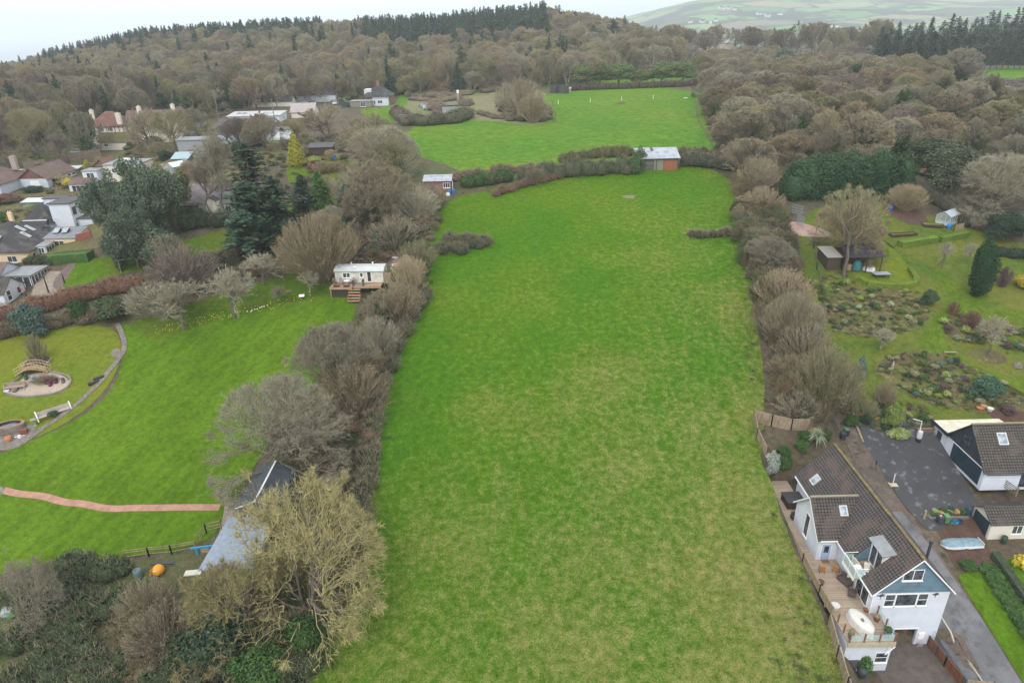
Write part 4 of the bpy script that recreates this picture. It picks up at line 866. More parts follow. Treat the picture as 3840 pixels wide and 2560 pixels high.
# conifer screen and the trees behind the right garden
mass('conifer_hedge', chain([(2960,740),(3050,725),(3150,715),(3280,712),(3370,715)], 6.0, 7.0, seed=17, hv=.18), 24000, .38, (.04, .09, .035), 'tall dark green conifer hedge behind the right-hand garden', 'hedge', None, 0, .35, .82)
for i, x in enumerate((2960, 3020, 3080, 3150, 3220, 3290, 3350)): pp('dense', x, 735, 610+(i % 3)*14-(i > 3)*18, 105, (.042, .095, .038), ('leftmost', 'second from the left', 'third from the left', 'middle', 'third from the right', 'second from the right', 'rightmost')[i]+' feathery conifer in the tall screen behind the carport', None, 'conifers in the tall screen behind the carport garden')
pp('round1', 3155, 960, 740, 280, 'straw', 'ochre bare tree above the gravel turning place')
pp('open', 3165, 1040, 700, 270, 'olive', 'tall grey tree leaning over the dark-roofed carport', rz=1.0)
pp('oak', 3540, 740, 540, 210, (.075, .09, .05), 'dark broad evergreen behind the greenhouse')
pp('oak', 3760, 900, 800, 160, 'dark', 'dark evergreen at the right edge above the tall yew')
pp('round0', 3720, 820, 560, 340, 'grey', 'wide bare tree in front of the hidden tin roof')
pp('round2', 3850, 800, 600, 260, 'warm', 'bare tree at the right edge behind the garden')
pp('hazel', 3390, 790, 690, 150, 'straw', 'straw-coloured bare bush by the vegetable plot')
pp('column', 3662, 1112, 893, 88, 'yew', 'tall dark upright yew on the right-hand lawn')
pp('apple', 3532, 1005, 905, 70, 'pale', 'small fruit tree in front of the clipped hedge')
pp('apple', 3628, 990, 910, 70, 'pale', 'small fruit tree left of the tall yew')
pp('twiggy', 3755, 1075, 1000, 62, 'plum', 'weeping purple shrub behind the tall yew')
pp('shrub', 3830, 1080, 1030, 75, 'yellow', 'bright yellow shrub at the right edge')
pp('apple', 3705, 1335, 1190, 160, 'pale', 'silvery bare tree in the small round bed')
pp('apple', 3300, 1310, 1230, 110, 'pale', 'low grey fruit tree in the sloping bed')
pp('twiggy', 3570, 1180, 1130, 50, 'red', 'upright red-stemmed shrub in the island bed')
pp('bush0', 3635, 1230, 1165, 75, 'red', 'reddish mound shrub in the island bed')
pp('cone', 3222, 1410, 1335, 50, 'bluegreen', 'small blue conifer beside the widest hazel')
pp('shrub', 3690, 1480, 1410, 120, (.07, .15, .09), 'spreading blue-green juniper in the lower bed')
pp('shrub', 3345, 1600, 1510, 75, 'lime', 'yellow-green variegated bush above the parking yard')
pp('shrub', 3098, 1120, 1070, 45, 'lime', 'lime-green rounded bush left of the rock bed')
pp('shrub', 3480, 1140, 1085, 65, (.06, .10, .045), 'dark dome bush beside the snowdrop bank')
pp('bush1', 3310, 1520, 1430, 90, 'warm', 'brown mop-headed shrub beside the lane steps')
pp('bush2', 3240, 1560, 1500, 110, 'olive', 'tangled shrub behind the blue sign')
pp('shrub', 3020, 1650, 1620, 0.1+70, 'ivy', 'glossy green bush in the back corner of the blue house garden')
pp('shrub', 2890, 1790, 1690, 62, 'silver', 'silvery variegated bush against the deck fence')
pp('shrub', 2940, 1760, 1700, 60, 'green', 'bright green laurel against the fence of the blue house')
pp('cordyline', 3060, 1680, 1600, 75, (.22, .28, .17), 'spiky cordyline behind the blue house')
for x, y, t_, w_, c_, l_ in ((2935,1712,1670,60,'ivy','low ivy heap in the back yard of the blue house'), (3000,1690,1650,55,'green','leafy shrub inside the sagging board fence'), (3090,1640,1600,60,'bramble','bramble clump beside the cordyline'), (3190,1600,1555,60,'ivy','ivy bank at the left side of the lane'), (3050,1640,1605,50,'olive','olive clump against the rear boards'), (3245,1590,1550,50,'dark','dark shrub beneath the blue sign')): pp('shrub', x, y, t_, w_, c_, l_)
# box hedges
boxhedge('box_hedge', (3372, 925), (3505, 905), 1.5, 1.1, (.15, .25, .03), 'long clipped bright green hedge near the greenhouse')
boxhedge('box_hedge', (3520, 905), (3622, 885), 1.5, 1.0, (.14, .23, .03), 'shorter clipped hedge ending by the blue water butt')
boxhedge('lawn_edging_hedge', None, None, .85, .75, (.17, .25, .03), 'low curved clipped hedge round the table tennis lawn', pts=[(3222,1052),(3250,1068),(3320,1078),(3390,1078),(3430,1068),(3435,1050),(3410,1015)])
boxhedge('lawn_edging_hedge', None, None, .5, .4, (.12, .17, .04), 'thin low hedge running down from the vegetable plot', pts=[(3240,870),(3300,895),(3350,930)])
boxhedge('garden_hedge', (200, 985), (345, 975), 2.0, 1.7, (.085, .17, .035), 'thick clipped green hedge by the peach bungalow', dens=40, size=.16)
mass('garden_hedge', chain([(100,990),(160,985),(200,990)], 1.8, 1.3, seed=18), 2500, .18, (.055, .085, .035), 'loose dark hedge under the peach bungalow wall', 'hedge')
boxhedge('beech_hedge', None, None, 1.5, .7, (.12, .125, .06), 'narrow clipped olive hedge above the copper beech hedge', dens=30, size=.18, pts=[(10,1180),(100,1145),(210,1122),(330,1090),(440,1055)])
mass('beech_hedge', chain([(0,1210),(130,1175),(260,1140),(400,1105),(520,1080)], 3.4, 2.6, seed=19), 15000, .2, (.25, .13, .085), 'copper-brown beech hedge crossing the left gardens', 'hedge', None, 4000, tcol='warm')
mass('beech_hedge', chain([(-60,1270),(60,1250),(190,1225),(330,1200),(450,1180)], 3.2, 1.8, seed=20), 8000, .2, (.13, .10, .06), 'dark scrubby hedge at the back of the mossy lawn', 'hedge', None, 5000)
mass('long_hedge', chain([(700,1040),(780,1000),(880,960),(960,935),(1040,930)], 3.4, 2.4, seed=21), 9000, .22, (.075, .08, .05), 'dark mixed hedge along the foot of the long lawn', 'hedge', None, 5000)
mass('long_hedge', chain([(700,860),(790,845),(880,850),(960,800)], 3.0, 2.6, seed=22), 6500, .22, (.07, .095, .045), 'evergreen hedge in front of the barn house', 'hedge', None, 1500)
mass('garden_hedge', chain([(1290,380),(1320,372),(1345,350),(1370,335)], 2.5, 2.2, seed=23), 4500, .25, (.12, .15, .04), 'clipped hedge running back from the parked cars', 'hedge')
mass('right_boundary_hedge', chain([(3420,740),(3500,760),(3580,800),(3620,850)], 3.0, 2.2, seed=24), 7000, .22, (.10, .10, .07), 'long grey-brown hedge curving behind the greenhouse', 'hedge', None, 2500)
mass('right_boundary_hedge', chain([(3760,960),(3840,965),(3900,970)], 3.0, 1.8, seed=25), 3500, .22, (.035, .06, .035), 'dark clipped hedge at the right edge', 'hedge')
# round green trees at the head of the upper field
for i, (x, t_, w_) in enumerate(((2190, 245, 110), (2250, 240, 90), (2320, 238, 110), (2400, 262, 90), (2480, 232, 120), (2560, 228, 110))):
    pp('oak', x, 322-(x-2190)*.03, t_, w_, (.115, .165, .05), ('leftmost', 'second', 'third', 'fourth, lower', 'fifth', 'rightmost')[i]+' rounded yellow-green evergreen at the head of the upper field', None, 'rounded evergreens at the head of the upper field')
mass('field_end_hedge', chain([(2150,340),(2300,335),(2450,330),(2610,322)], 3.0, 3.0, seed=26), 7000, .3, (.10, .075, .055), 'dark brown hedge under the rounded evergreens', 'hedge', None, 4000)
# scrub field
pp('bush0', 1960, 440, 290, 170, 'brown', 'big brown thorn thicket in the corner of the upper field')
pp('bush1', 2000, 460, 350, 130, 'warm', 'lower part of the thorn thicket at the field corner')
pp('bush2', 1900, 420, 310, 100, 'grey', 'grey side of the thorn thicket by the rough pasture')
mass('scrub_thicket', area([(1880,400),(2040,410),(2050,455),(1980,470),(1900,450)], 3, 2.6, seed=27), 6000, .28, (.12, .11, .07), 'brambly foot of the thorn thicket', 'brambles', None, 5000)
mass('scrub_thicket', chain([(1550,470),(1620,468),(1700,462),(1755,440)], 6.5, 3.4, seed=28), 10000, .28, (.11, .11, .065), 'long dark bramble mound on the near side of the rough pasture', 'brambles', None, 4000)
mass('scrub_thicket', area([(1580,335),(1900,305),(1920,335),(1820,350),(1640,385),(1560,380)], 5, 2.0, seed=29), 9000, .32, (.16, .13, .09), 'brown bramble sweep along the back of the rough pasture', 'brambles', None, 7000)
mass('scrub_thicket', area([(1620,385),(1660,400),(1690,430),(1640,430),(1610,410)], 3, 2.0, seed=30), 3000, .28, (.19, .14, .10), 'reddish scrub strip by the scrap cars', 'brambles', None, 3000, tcol='warm')
mass('scrub_thicket', chain([(1490,430),(1510,450),(1530,470)], 6, 3.4, seed=31), 3500, .28, (.14, .12, .08), 'brown scrub at the left corner of the rough pasture', 'brambles', None, 3000)
mass('scrub_thicket', chain([(1800,430),(1860,445),(1900,448)], 3, 1.2, seed=32), 2500, .28, (.19, .14, .10), 'low brown scrub island in the rough pasture', 'brambles', None, 2500)
mass('heath_slope', area([(3700,310),(3990,310),(3990,420),(3820,400),(3700,350)], 5, 2.0, seed=33), 9000, .4, (.10, .085, .075), 'dark heathery slope at the right edge', 'undergrowth', None, 5000)
# small plants in the beds
def fill0(poly, d, n):
    rs = np.random.RandomState(int(d*100)); q = np.array([G(*p)[:2] for p in poly]); lo, hi = q.min(0), q.max(0); P_ = rs.uniform(lo, hi, (n, 2)); P_ = P_[inside(P_, q)]; o = {}
    for p in P_: o.setdefault((int(p[0]/d), int(p[1]/d)), p)
    return list(o.values())
rs_ = np.random.RandomState(77)
beds = [([(3080,1085),(3200,1080),(3440,1095),(3480,1160),(3460,1215),(3380,1245),(3240,1262),(3120,1235),(3070,1160)], 60), ([(3270,1390),(3340,1335),(3500,1320),(3560,1345),(3700,1405),(3790,1455),(3830,1500),(3600,1540),(3430,1490),(3330,1425)], 60), ([(3530,1205),(3635,1175),(3710,1235),(3690,1285),(3600,1285),(3545,1245)], 18), ([(3040,1060),(3180,1010),(3200,1060),(3080,1110)], 10), ([(3150,1480),(3420,1500),(3560,1600),(3330,1620),(3180,1590)], 22), ([(3740,1250),(3840,1230),(3840,1320),(3760,1320)], 10)]
pc = [('green', .32), ('lime', .2), ('olive', .15), ('dark', .1), ('plum', .06), ('variegated', .1), ('bluegreen', .07)]
LBL = dict(green='small green clump in the sloping beds', lime='small lime-green clump in the sloping beds', olive='small olive clump in the sloping beds', dark='small dark green clump in the sloping beds', plum='small plum-coloured clump in the sloping beds', variegated='small pale-leaved clump in the sloping beds', bluegreen='small blue-green clump in the sloping beds')
allbed = [p for b_ in beds for p in fill0(b_[0], .75, 9000)]
for poly, n in beds:
    q = np.array([G(*p)[:2] for p in poly]); lo, hi = q.min(0), q.max(0); k = 0
    while k < n:
        p = rs_.uniform(lo, hi)
        if inside(p[None], q)[0]:
            c_ = pc[rs_.choice(7, p=[a[1] for a in pc])][0]; s = rs_.uniform(.3, 1.0); plant('small', (p[0], p[1], gz(*p)), s*.9, s*.75, c_, LBL[c_], 'plant', 'small %s plants in the sloping beds' % c_); k += 1
for x, y, h, r, c_, l_ in ((62,880,2.2,1.2,'lime','yellow-green dome bush behind the slate roof'), (14,835,2.6,1.6,'green','green ball bush at the left edge by the chimney'), (40,830,2.0,1.2,'gold','olive-gold ball bush beside the green ball'), (262,705,2.6,1.6,'yellow','bright yellow bush on the village slope'),
        (110,790,1.6,1.3,'variegated','pale yellow variegated bush beside the slate roof'), (553,630,1.6,1.2,'yellow','yellow flowering bush right of the flat-roofed house'), (240,690,2.6,2.4,'olive','olive shrub left of the bright yellow bush'), (740,830,3,2,'green','green shrub under the barn house wall'), (330,750,2.0,2.2,'olive','olive bush above the slate house extension'),
        (30,760,2.4,3,'red','russet shrub by the cold frame'), (120,720,1.6,3,'dark','dark low shrub row on the village slope'), (500,575,3,3,'olive','olive bush under the tudor house drive'), (700,545,2.2,2,'variegated','grey-green palm-like bush on the bank'), (590,545,2.8,2.2,'green','square green clipped bush by the drive'), (780,490,2.2,2.0,'lime','lime bush on the hedge bank'),
        (640,650,2.6,3,'pale','pale grey shrub right of the flat-roofed house'), (700,640,2.6,2.4,'warm','brown shrub beside the greenhouse'), (180,625,2,4,'warm','brown shrubbery under the boarded fence'), (1180,620,2.2,2.4,'lime','pale green bush at the foot of the golden conifer'), (3350,1530,.9,.8,'plum','purple heather clump above the yard'), (3395,1570,.8,.7,'plum','second purple heather clump nearer the yard wall'), (3770,1540,1.0,1.2,'plum','dark purple shrub near the flower pots')):
    p = G(x, y); plant('shrub', p, h, r, c_, l_)
# lanes of shrub scrub in the village
for k, (poly, n, lab, grp) in enumerate((([(0,700),(420,560),(820,490),(1000,520),(960,640),(700,660),(520,640),(330,700),(120,790)], 34, 'brown leafless shrub among the village gardens', 'leafless shrubs of the village gardens'), ([(1100,540),(1400,600),(1440,760),(1300,870),(1200,700)], 16, 'leafless shrub in the plot behind the garden conifers', 'leafless shrubs behind the garden conifers'))):
    q = np.array([G(*p)[:2] for p in poly]); lo, hi = q.min(0), q.max(0); j = 0
    while j < n:
        p = rs_.uniform(lo, hi)
        if inside(p[None], q)[0]: plant('bush%d' % (j % 3), (p[0], p[1], gz(*p)), rs_.uniform(1.6, 3.2), rs_.uniform(1.5, 2.6), ('warm', 'brown', 'olive', 'straw')[j % 4], lab, 'shrub', grp); j += 1
# ---------------------------------------------------------------- woods
KEEP = []     # places the trees leave free (x, y, radius)
for q in ((-125,240,16),(-118,228,11),(-92,255,16),(-56,296,16),(-70,208,10),(-118,212,13),(-106,224,11),*[(G(x_, y_)[0], G(x_, y_)[1], r_) for x_, y_, r_ in ((3060,240,24),(3130,243,26),(3210,248,22),(3080,262,20),(3160,264,20),(3180,560,9),(3420,340,9),(2950,480,7))],(-85,250,8),(-48,300,12),(-60,312,10)): KEEP.append(q)
def fill(poly, d, n, seed, px=False):
    rs = np.random.RandomState(seed); q = np.array([(G(*p)[:2] if px else p) for p in poly], float); lo, hi = q.min(0), q.max(0); o = []; cell = {}
    for p in rs.uniform(lo, hi, (n, 2)):
        if not inside(p[None], q)[0]: continue
        if any((p[0]-a)**2+(p[1]-b)**2 < r*r for a, b, r in KEEP): continue
        c = (int(p[0]//d), int(p[1]//d))
        if any((p[0]-e[0])**2+(p[1]-e[1])**2 < d*d for i in (-1, 0, 1) for j in (-1, 0, 1) for e in cell.get((c[0]+i, c[1]+j), ())): continue
        cell.setdefault(c, []).append(p); o.append(p)
    return o, rs
WP = [(-520,330),(-420,250),(-300,208),(-210,196),(-172,202),(-150,238),(-143,252),(-112,256),(-98,292),(-72,314),(-30,322),(0,338),(14,350),(44,352),(52,376),(84,420),(120,470),(118,560),(100,720),(-120,760),(-560,760),(-720,560)]
pts, rs = fill(WP, 7.0, 70000, 3)
RP = [(2790,700),(2740,570),(2680,450),(2640,330),(2620,240),(2760,232),(2990,235),(3050,262),(3250,262),(3300,290),(3540,295),(3510,400),(3440,470),(3360,590),(3200,640),(2960,660)]
ptr, _ = fill(RP, 7.0, 9000, 9, True)
RP2 = [(3560,470),(3640,380),(3990,480),(3990,760),(3800,740),(3600,680),(3440,620)]
pts2, _ = fill(RP2, 12.0, 3000, 10, True)
cand = [(p[1], p, 'wood') for p in pts if abs(p[0]) < p[1]*.78+8]+[(p[1], p, 'belt') for p in ptr]+[(p[1], p, 'slope') for p in pts2 if abs(p[0]) < p[1]*.78+6]
cand.sort(key=lambda c: c[0])
LM = dict(wood=[('above the tudor house', -125, 262), ('over the park grass at the far left', -175, 210), ('at the far left edge', -240, 240), ('behind the pale flat-roofed bungalow', -88, 275), ('behind the brown-roofed house', -85, 325), ('behind the bungalow with the cars', -45, 325), ('behind the rough pasture', -10, 345), ('above the thorn thicket', 35, 360), ('behind the rounded evergreens', 60, 395)],
 belt=[('at the corner where the two fields meet', 58, 172), ('beside the upper field', 72, 225), ('behind the conifer screen', 95, 165), ('near the far end of the upper field', 85, 300), ('in the middle of the wild belt', 120, 230), ('below the right skyline conifers', 170, 290), ('beside the heathery slope', 150, 200)],
 slope=[('behind the greenhouse garden', 100, 150), ('on the brown slope at the right edge', 150, 190), ('beside the hidden tin roof', 115, 160)])
CA = dict(olive='olive', brown='brown', purple='purplish', grey='grey', warm='russet-brown', spruce='dark green')
wc = ['olive', 'brown', 'grey', 'olive', 'warm', 'purple', 'grey', 'brown']; IND = 350; nb = 0; rest = []; lim = 262; rank = {}
for y_, p, zone in cand:
    r = rs.uniform(); c_ = wc[int((math.sin(p[0]/37.)+math.sin(p[1]/23.+p[0]/60)+2)/4*7.99)] if rs.uniform() < .7 else wc[rs.randint(8)]
    kd = 'wood' if r < (.78 if zone == 'wood' else .5) else ('ivied' if r < .88 else ('spruce' if zone == 'wood' else 'bush'))
    if nb >= IND or (kd == 'wood' and lim <= 0): rest.append((p, zone)); continue
    nb += 1; lim -= kd == 'wood'; key = kd+str(rs.randint(2 if kd in ('ivied', 'spruce') else 3))
    H_, R_ = (rs.uniform(8.5, 16), rs.uniform(4.2, 8.2)) if zone == 'wood' else (rs.uniform(7, 12), rs.uniform(4.6, 7.6))
    if kd == 'spruce': R_ *= .55; c_ = 'spruce'
    if kd == 'bush': H_ = 4
    lm = min(LM[zone], key=lambda q: (q[1]-p[0])**2+(q[2]-p[1])**2)[0]
    sz = ('tall ' if H_ > (12.3 if zone == 'wood' else 10.3) else 'low ' if H_ < (10.3 if zone == 'wood' else 8.3) else '')+('broad ' if R_ > (5.7 if zone == 'wood' else 6.8) else 'narrow ' if R_ < (4.8 if zone == 'wood' else 5.3) and kd != 'spruce' else '')
    nm_ = dict(wood='bare tree', ivied='ivy-clad bare tree', spruce='spruce', bush='bare bush')[kd]
    lb = (sz+CA[c_]+' '+nm_+' '+lm+('')); k = rank.get(lb, 0); rank[lb] = k+1
    if k: lb2 = lb.replace(nm_, nm_+(' farther back' if k == 1 else ' deeper in' if k == 2 else ' among several'))
    else: lb2 = lb
    plant(key, (p[0], p[1], gz(*p)), H_, R_, c_, lb2, 'shrub' if kd == 'bush' else 'tree', CA[c_]+' '+nm_+'s '+lm)
ids = {id(p) for _, p, _ in cand}; far = [p for p, z in rest if z == 'wood']+[p for p in pts if id(p) not in ids and abs(p[0]) < p[1]*.86+20]; beltrest = [p for p, z in rest if z != 'wood']
def wood_variants(m_, tone):
    g = bpy.data.materials[m_].copy(); t = g.node_tree; oi = [n for n in t.nodes if n.type == 'OBJECT_INFO'][0]; r = t.nodes.new('ShaderNodeValToRGB'); e = r.color_ramp.elements
    while len(e) < len(tone): e.new(.5)
    for i, c in enumerate(tone): e[i].position = i/(len(tone)-1); e[i].color = (*c, 1)
    t.links.new(oi.outputs['Random'], r.inputs[0])
    for l in list(t.links):
        if l.from_socket == oi.outputs['Color']: ts = l.to_socket; t.links.remove(l); t.links.new(r.outputs[0], ts)
    return g
def scatter(name, P_, keys, mat_, hs, rsr, label=None, cat=None, kind='stuff', seed=0):
    """one object that carries a whole far wood: the kinds of tree stand on its points"""
    col_ = bpy.data.collections.new(name+'_kinds')
    for k in keys:
        me, h0, r0 = PROTO[k]; parts = []
        for pn in ('trunk', 'crown'):
            if pn in me:
                m = me[pn]; v = np.empty(len(m.vertices)*3, 'f'); m.vertices.foreach_get('co', v); v = v.reshape(-1, 3)/[r0, r0, h0]; f = np.array([list(p.vertices) for p in m.polygons]) if False else None
                lt = np.empty(len(m.loops), 'i'); m.loops.foreach_get('vertex_index', lt); n_ = len(m.loops)//len(m.polygons); parts.append((v, lt.reshape(-1, n_)))
        V, Fq = join(parts); o = bpy.data.objects.new(name+'_kind', npmesh(name+'_kind', V, Fq, mat_)); col_.objects.link(o)
    P_ = np.array(P_); n = len(P_); rs = np.random.RandomState(seed); Z = T(P_[:, 0], P_[:, 1])-.2
    me = bpy.data.meshes.new(name); me.vertices.add(n); me.vertices.foreach_set('co', np.column_stack([P_, Z]).astype('f').ravel())
    a = me.attributes.new('size', 'FLOAT_VECTOR', 'POINT'); R = rs.uniform(*rsr, n); a.data.foreach_set('vector', np.column_stack([R, R, rs.uniform(*hs, n)]).astype('f').ravel())
    a = me.attributes.new('turn', 'FLOAT', 'POINT'); a.data.foreach_set('value', rs.uniform(0, 6.28, n).astype('f'))
    a = me.attributes.new('pick', 'INT', 'POINT'); a.data.foreach_set('value', rs.randint(0, len(keys), n).astype('i'))
    o = bpy.data.objects.new(name, me); C.objects.link(o); tag(o, label, cat, None, kind)
    ng = bpy.data.node_groups.new(name, 'GeometryNodeTree'); ng.interface.new_socket('Geometry', in_out='INPUT', socket_type='NodeSocketGeometry'); ng.interface.new_socket('Geometry', in_out='OUTPUT', socket_type='NodeSocketGeometry')
    N = ng.nodes.new; gi, go = N('NodeGroupInput'), N('NodeGroupOutput'); ip = N('GeometryNodeInstanceOnPoints'); ci = N('GeometryNodeCollectionInfo'); ci.inputs['Collection'].default_value = col_; ci.inputs['Separate Children'].default_value = True
    def attr(nm, ty): x = N('GeometryNodeInputNamedAttribute'); x.data_type = ty; x.inputs['Name'].default_value = nm; return x.outputs['Attribute']
    cx = N('ShaderNodeCombineXYZ'); ng.links.new(attr('turn', 'FLOAT'), cx.inputs[2]); er = N('FunctionNodeEulerToRotation'); ng.links.new(cx.outputs[0], er.inputs[0])
    ip.inputs['Pick Instance'].default_value = True
    for a_, b_ in ((gi.outputs[0], ip.inputs['Points']), (ci.outputs[0], ip.inputs['Instance']), (attr('pick', 'INT'), ip.inputs['Instance Index']), (er.outputs[0], ip.inputs['Rotation']), (attr('size', 'FLOAT_VECTOR'), ip.inputs['Scale']), (ip.outputs[0], go.inputs[0])): ng.links.new(a_, b_)
    md = o.modifiers.new('stand', 'NODES'); md.node_group = ng; return o
WM = wood_variants('twig_bark', [tuple(q*1.15 for q in COL[c]) for c in ('olive', 'brown', 'purple', 'grey', 'warm', 'olive')]); UG = wood_variants('leaf_foliage', [(.20, .165, .11), (.12, .13, .06), (.24, .17, .11), (.08, .11, .045), (.17, .15, .08), (.22, .19, .12)]); BOX = [(-111,131,-89,147),(-105,112,-88,126),(-105,141,-89,154),(-146,176,-122,198),(-114,177,-96,191),(-73,140,-50,151),(-135,222,-104,242),(-97,247,-78,257),(-98,200,-62,216),(-67,286,-46,305),(-90,184,-83,190),(-90,173,-80,184)]
EM = wood_variants('leaf_foliage', [(.04, .075, .045), (.055, .09, .05), (.045, .085, .06)])
isp = lambda p: rs.uniform() < (.05+.5*max(0, math.sin(p[0]/41.+1)*math.sin(p[1]/29.)-.55))
ever = [p for p in far if isp(p) or (p[1] > 560 and .0 < (p[0]/p[1]+.62) and p[0]/p[1] < -.24 and p[1] > 575) or (p[0]/p[1] > -.19 and p[0]/p[1] < .055 and p[1] > 478)]
es = {id(p) for p in ever}; bw = [p for p in far if id(p) not in es]
scatter('far_bare_wood', bw, ['wood0', 'wood1', 'wood2'], WM, (8.5, 16.5), (4.4, 8.2), 'far wooded hillside of bare grey and brown trees', 'woodland', seed=1)
scatter('far_conifer_wood', ever, ['spruce0', 'spruce1', 'pine1'], EM, (13, 20), (3.2, 5.0), 'dark conifer plantation along the wooded skyline', 'woodland', seed=2)
FQ = np.array([(-20,38),(-19,66),(-18,85),(-16.5,100),(-13,117),(-16,130),(-12.5,147),(0,151),(20,159),(35,161),(46,161),(50,149),(49,135),(48,127),(43,115),(39,103),(36.7,92),(34.7,84),(32.6,77),(30.6,73),(30.4,60),(30.3,38)], float); gp_ = np.random.RandomState(4).uniform((-22, 38), (54, 161), (32000, 2)); gp_ = gp_[inside(gp_, FQ)]
GM = wood_variants('leaf_foliage', [(.06, .17, .01), (.09, .19, .015), (.05, .13, .01), (.19, .19, .05), (.08, .19, .01), (.11, .18, .02), (.28, .24, .10)]); scatter('field_tussocks', list(gp_), ['tuft'], GM, (.10, .34), (.14, .42), 'tussocks of green and straw-coloured grass across the big field', 'grass', seed=30)
em = []; r9 = np.random.RandomState(12)
for a, b in zip(FQ[:-1], FQ[1:]):
    n = int(np.linalg.norm(b-a)*3.2); t_ = r9.uniform(0, 1, n)[:, None]; em.append(a+(b-a)*t_+r9.normal(size=(n, 2))*[1.0, .7])
em.append(r9.normal(size=(420, 2))*[1.7, 5]+[27.6, 46]); em = np.concatenate(em)
scatter('field_margin', [p for p in em if p[0] < 30.3 or p[1] > 74], ['tuft', 'tuft', 'tuft', 'twiggy', 'tuft'], wood_variants('leaf_foliage', [(.22, .18, .09), (.07, .12, .02), (.16, .16, .06), (.07, .10, .03), (.09, .15, .02)]), (.12, .5), (.25, .7), 'rank grass, docks and dead stems along the field edge', 'grass', seed=33)
rh, _ = fill([(2770,690),(2900,790),(2960,950),(3010,1200),(3120,1440),(3170,1560),(3040,1620),(2945,1520),(2870,1250),(2800,1020),(2765,880)], 1.7, 6000, 31, True)
scatter('right_hedge_growth', rh, ['bush0', 'bush1', 'shrub', 'bush2', 'ivied0', 'twiggy'], UG, (1.6, 4.4), (1.4, 2.7), 'tangled thorn and ivy filling the hedge right of the field', 'undergrowth', seed=32)
GC = wood_variants('leaf_foliage', [(.10, .12, .03), (.16, .17, .04), (.06, .10, .03), (.14, .10, .06), (.20, .21, .08), (.07, .09, .05)])
scatter('bed_groundcover', allbed, ['small', 'shrub', 'bush0', 'twiggy'], GC, (.12, .6), (.25, .75), 'messy low planting over the sloping garden beds', 'groundcover', seed=20)
if beltrest: scatter('wild_belt', beltrest, ['wood0', 'wood1', 'wood2', 'ivied0'], WM, (7, 12), (4.8, 7.4), 'farther bare trees of the belt right of the fields', 'woodland', seed=3)
bq, _ = fill([(2250,200),(2250,128),(2600,122),(3000,128),(3300,140),(3300,232),(3000,215),(2700,150),(2560,212),(2400,225)], 6.5, 12000, 11, True); bq = [p for p in bq if not (60 < p[0] < 100 and 380 < p[1] < 455)]
scatter('skyline_belt_wood', bq[:900], ['wood0', 'wood1', 'wood2'], WM, (8, 12.5), (3.8, 5.6), 'belt of bare trees along the skyline right of the park meadow', 'woodland', seed=5)
cq, _ = fill([(3300,240),(3290,215),(3500,190),(3990,150),(3990,225),(3700,235)], 6.0, 6000, 12, True); scatter('skyline_conifer_wood', cq[:260], ['spruce0', 'spruce1', 'pine1', 'dense'], EM, (11, 17), (3, 4.6), 'dark conifers massed on the right skyline', 'woodland', seed=6)
vq, _ = fill([(-60,880),(-60,610),(400,560),(700,490),(1000,470),(1320,560),(1420,700),(1250,860),(1080,760),(960,640),(800,700),(600,700),(450,650),(330,760),(180,800),(60,860)], 3.0, 9000, 13, True)
scatter('village_undergrowth', [p for p in vq if not any(a-1.5 < p[0] < c+1.5 and b-3 < p[1] < d+1 for a, b, c, d in BOX)], ['bush0', 'bush1', 'shrub', 'twiggy', 'bush2'], UG, (.4, 1.4), (.7, 1.7), 'mixed low garden growth between the village houses', 'undergrowth', seed=7)
oq, _ = fill([(560,1000),(700,1070),(560,1160),(480,1150),(540,1060),(760,1000),(1000,960),(1060,1000),(900,1050)], 2.4, 5000, 14, True); hq, _ = fill([(1240,1000),(1420,860),(1600,700),(1650,760),(1640,850),(1620,980),(1540,1120),(1450,1400),(1380,1700),(1330,2150),(1200,2400),(1000,2500),(960,2200),(1040,2000),(1080,1700),(1250,1450),(1340,1200),(1400,1100),(1300,1060)], 1.7, 9000, 15, True)
scatter('hedgerow_undergrowth', [p for p in oq+hq if not (-31 < p[0] < -19.5 and 105 < p[1] < 119) and not (-34.5 < p[0] < -27 and 54 < p[1] < 72)], ['bush0', 'bush1', 'shrub', 'twiggy', 'bush2'], UG, (.7, 2.2), (1.0, 2.0), 'low thorny growth under the hedgerow trees', 'undergrowth', seed=8)
rq, _ = fill([(2760,720),(2700,560),(2650,400),(2640,300),(3100,290),(3600,330),(3990,500),(3990,790),(3700,740),(3500,690),(3400,650),(2960,680)], 4.0, 9000, 16, True); scatter('belt_undergrowth', rq, ['bush0', 'bush1', 'shrub', 'bush2'], UG, (1.2, 3.2), (2.0, 3.6), 'scrubby growth under the belt of trees right of the fields', 'undergrowth', seed=9)
